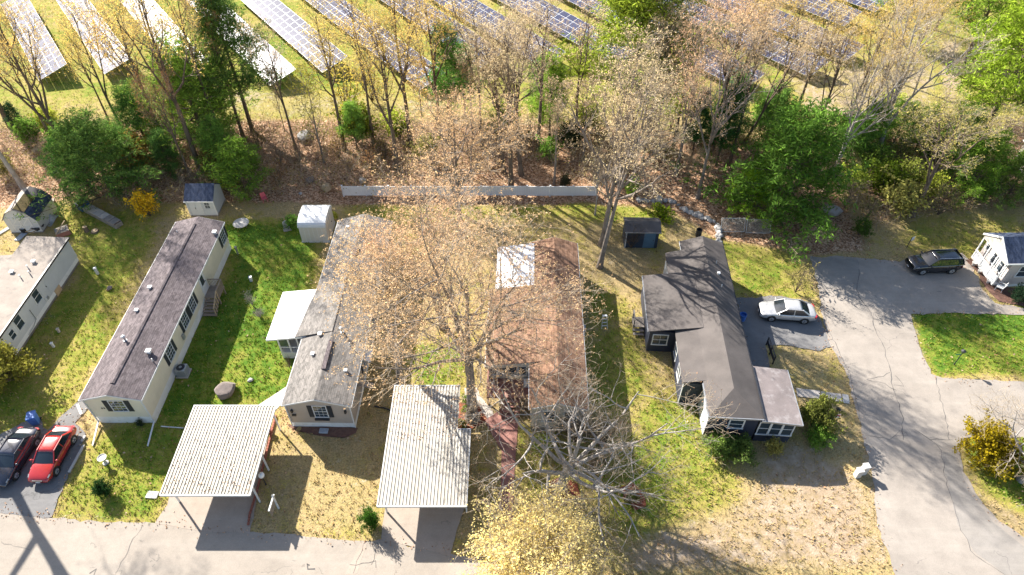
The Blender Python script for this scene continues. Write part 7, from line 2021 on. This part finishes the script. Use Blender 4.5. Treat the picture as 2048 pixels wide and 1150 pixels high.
# tufts of grass
pos = inframe(130000)
lu, li, ba = sample(m_lush, pos), sample(m_litt, pos), sample(m_bare, pos)
keep = clear(pos) & (li < 0.4) & (rs.rand(len(pos)) < 0.25 + 0.75 * np.clip(lu - ba * 0.8, 0, 1))
pos = pos[keep]; lu = lu[keep]; ba = ba[keep]
n = len(pos)
base = np.concatenate([pos, np.zeros((n, 1))], 1)
Vs, Ts = [], []
for b_ in range(4):
    a = rs.rand(n) * 6.28; d = np.stack([np.cos(a), np.sin(a), np.zeros(n)], 1)
    w = (0.02 + 0.03 * rs.rand(n))[:, None]; hgt = (0.06 + 0.11 * rs.rand(n))[:, None]
    side = np.stack([-np.sin(a), np.cos(a), np.zeros(n)], 1) * w
    o_ = base + rs.randn(n, 3) * np.array([0.06, 0.06, 0])
    Vs.append(np.stack([o_ - side, o_ + side, o_ + d * hgt * 0.7 + np.array([0, 0, 1]) * hgt], 1)); Ts.append(np.repeat(np.clip(lu * 0.9 - ba * 0.6 + rs.randn(n) * 0.3, 0, 1), 3))
V = np.concatenate(Vs).reshape(-1, 3); T = np.concatenate(Ts)
def tint_mat(name, stops):
    m, nt, b = nodes(name)
    at = N(nt, 'ShaderNodeAttribute', attribute_name='tint')
    c = ramp(nt, at.outputs['Fac'], stops)
    nt.nodes.remove(b)
    d = N(nt, 'ShaderNodeBsdfDiffuse'); L(nt, c, d.inputs[0]); t = N(nt, 'ShaderNodeBsdfTranslucent'); L(nt, c, t.inputs[0])
    mx = N(nt, 'ShaderNodeMixShader'); mx.inputs[0].default_value = 0.3; L(nt, d.outputs[0], mx.inputs[1]); L(nt, t.outputs[0], mx.inputs[2]); L(nt, mx.outputs[0], nt.nodes['Material Output'].inputs[0])
    M[name] = m
tint_mat('grass_blade', [(0.0, (0.46, 0.34, 0.17)), (0.35, (0.38, 0.34, 0.09)), (0.6, (0.26, 0.32, 0.035)), (1.0, (0.10, 0.21, 0.015))])
tint_mat('dead_leaf', [(0.0, (0.20, 0.11, 0.06)), (0.4, (0.42, 0.24, 0.135)), (0.75, (0.56, 0.36, 0.23)), (1.0, (0.66, 0.50, 0.37))])
tag(link('grass', npmesh('grass', V, np.arange(len(V)).reshape(-1, 3), M['grass_blade'], T)), 'short grass tufts all over the lawns and field', 'grass', None, 'stuff')
# fallen leaves
pos = inframe(200000); li = sample(m_litt, pos)
keep = (clear(pos)) & (rs.rand(len(pos)) < np.where(li > 0.3, 0.75, np.where(sample(m_bare, pos) > 0.3, 0.008, 0.025)))
pos = pos[keep]; n = len(pos)
LV, LQ, LT = leaves(rs, np.concatenate([pos, (sample(GZ, pos) + 0.04 + 0.04 * rs.rand(n))[:, None]], 1), 0.17, 0.65, 0.7)
tag(link('fallen_leaves', npmesh('fallen_leaves', LV, LQ, M['dead_leaf'], LT)), 'reddish brown fallen leaves covering the woodland floor', 'leaves', None, 'stuff')
edge = []
for s in SHEETS[:5]:
    for (xa_, ya_), (xb_, yb_) in zip(s, s[1:] + s[:1]):
        l_ = math.hypot(xb_ - xa_, yb_ - ya_)
        if l_ < 40:
            t_ = rs.rand(int(l_ * 9)); edge.append(np.stack([xa_ + (xb_ - xa_) * t_, ya_ + (yb_ - ya_) * t_], 1) + rs.randn(len(t_), 2) * 0.28)
edge = np.concatenate(edge)
nr_ = 420
rz_ = np.concatenate([np.stack([rs.uniform(-23.7, -17.85, nr_), rs.uniform(22.9, 29.8, nr_), np.full(nr_, 2.47)], 1), np.stack([rs.uniform(-8.9, -4.1, nr_), rs.uniform(27.0, 31.7, nr_), np.full(nr_, 2.50)], 1)])
LV2, LQ2, LT2 = leaves(rs, np.concatenate([np.concatenate([edge, 0.05 + 0.02 * rs.rand(len(edge), 1)], 1), rz_]), 0.11, 0.65, 0.8)
tag(link('drifted_leaves', npmesh('drifted_leaves', LV2, LQ2, M['dead_leaf'], LT2)), 'small dead leaves drifted along road edges and on carport roofs', 'leaves', None, 'stuff')
# brush of twigs and small stems in the wood
poly = wpoly([(-150, 250), (260, 235), (560, 235), (900, 240), (1300, 250), (1450, 270), (1640, 260), (1800, 240), (2100, 230), (2100, 380), (1900, 420), (1740, 470), (1660, 430), (1600, 440), (1440, 330), (1300, 330), (1180, 380), (1000, 300), (900, 390), (560, 392), (460, 395), (250, 420), (150, 380), (-150, 390)])
pos = inframe(40000); pos = pos[inside(poly, pos)][:8500]; n = len(pos)
st = np.zeros((n, 4, 3)); d = unit(rs.randn(n, 3) * np.array([0.5, 0.5, 0.2]) + np.array([0, 0, 1.0])); ln = (1.0 + 2.8 * rs.rand(n) ** 1.4)
st[:, 0, :2] = pos; st[:, 0, 2] = -0.05
for k in range(1, 4):
    d = unit(d + rs.randn(n, 3) * 0.22); st[:, k] = st[:, k - 1] + d * (ln / 3)[:, None]
sr = np.full((n, 4), 0.016) * np.array([1.0, 0.8, 0.6, 0.35])
b2, r2 = grow(rs, st, sr, 8, 0.2, 1.0, (0.4, 1.0), 0.75, 3, 0.05, 0.2, 0.7, 0.008, 0.5)
V, Q = join([tubes(st, sr, 3), tubes(b2, r2, 3)])
tag(link('underbrush', npmesh('underbrush', V, Q, M['twig_light'])), 'tangled leafless brush between the woodland trees', 'brush', None, 'stuff')
c = along(rs, b2[rs.rand(len(b2)) < 0.5], 2, 0.2, 1.0, 0.08)
LV, LQ, LT = leaves(rs, c, 0.15, 0.6)
bl = link('brush_leaves', npmesh('brush_leaves', LV, LQ, M['leaf'], LT)); bl.color = (0.34, 0.28, 0.085, 1)
tag(bl, 'small olive leaves sprouting through the woodland brush', 'leaves', None, 'stuff')
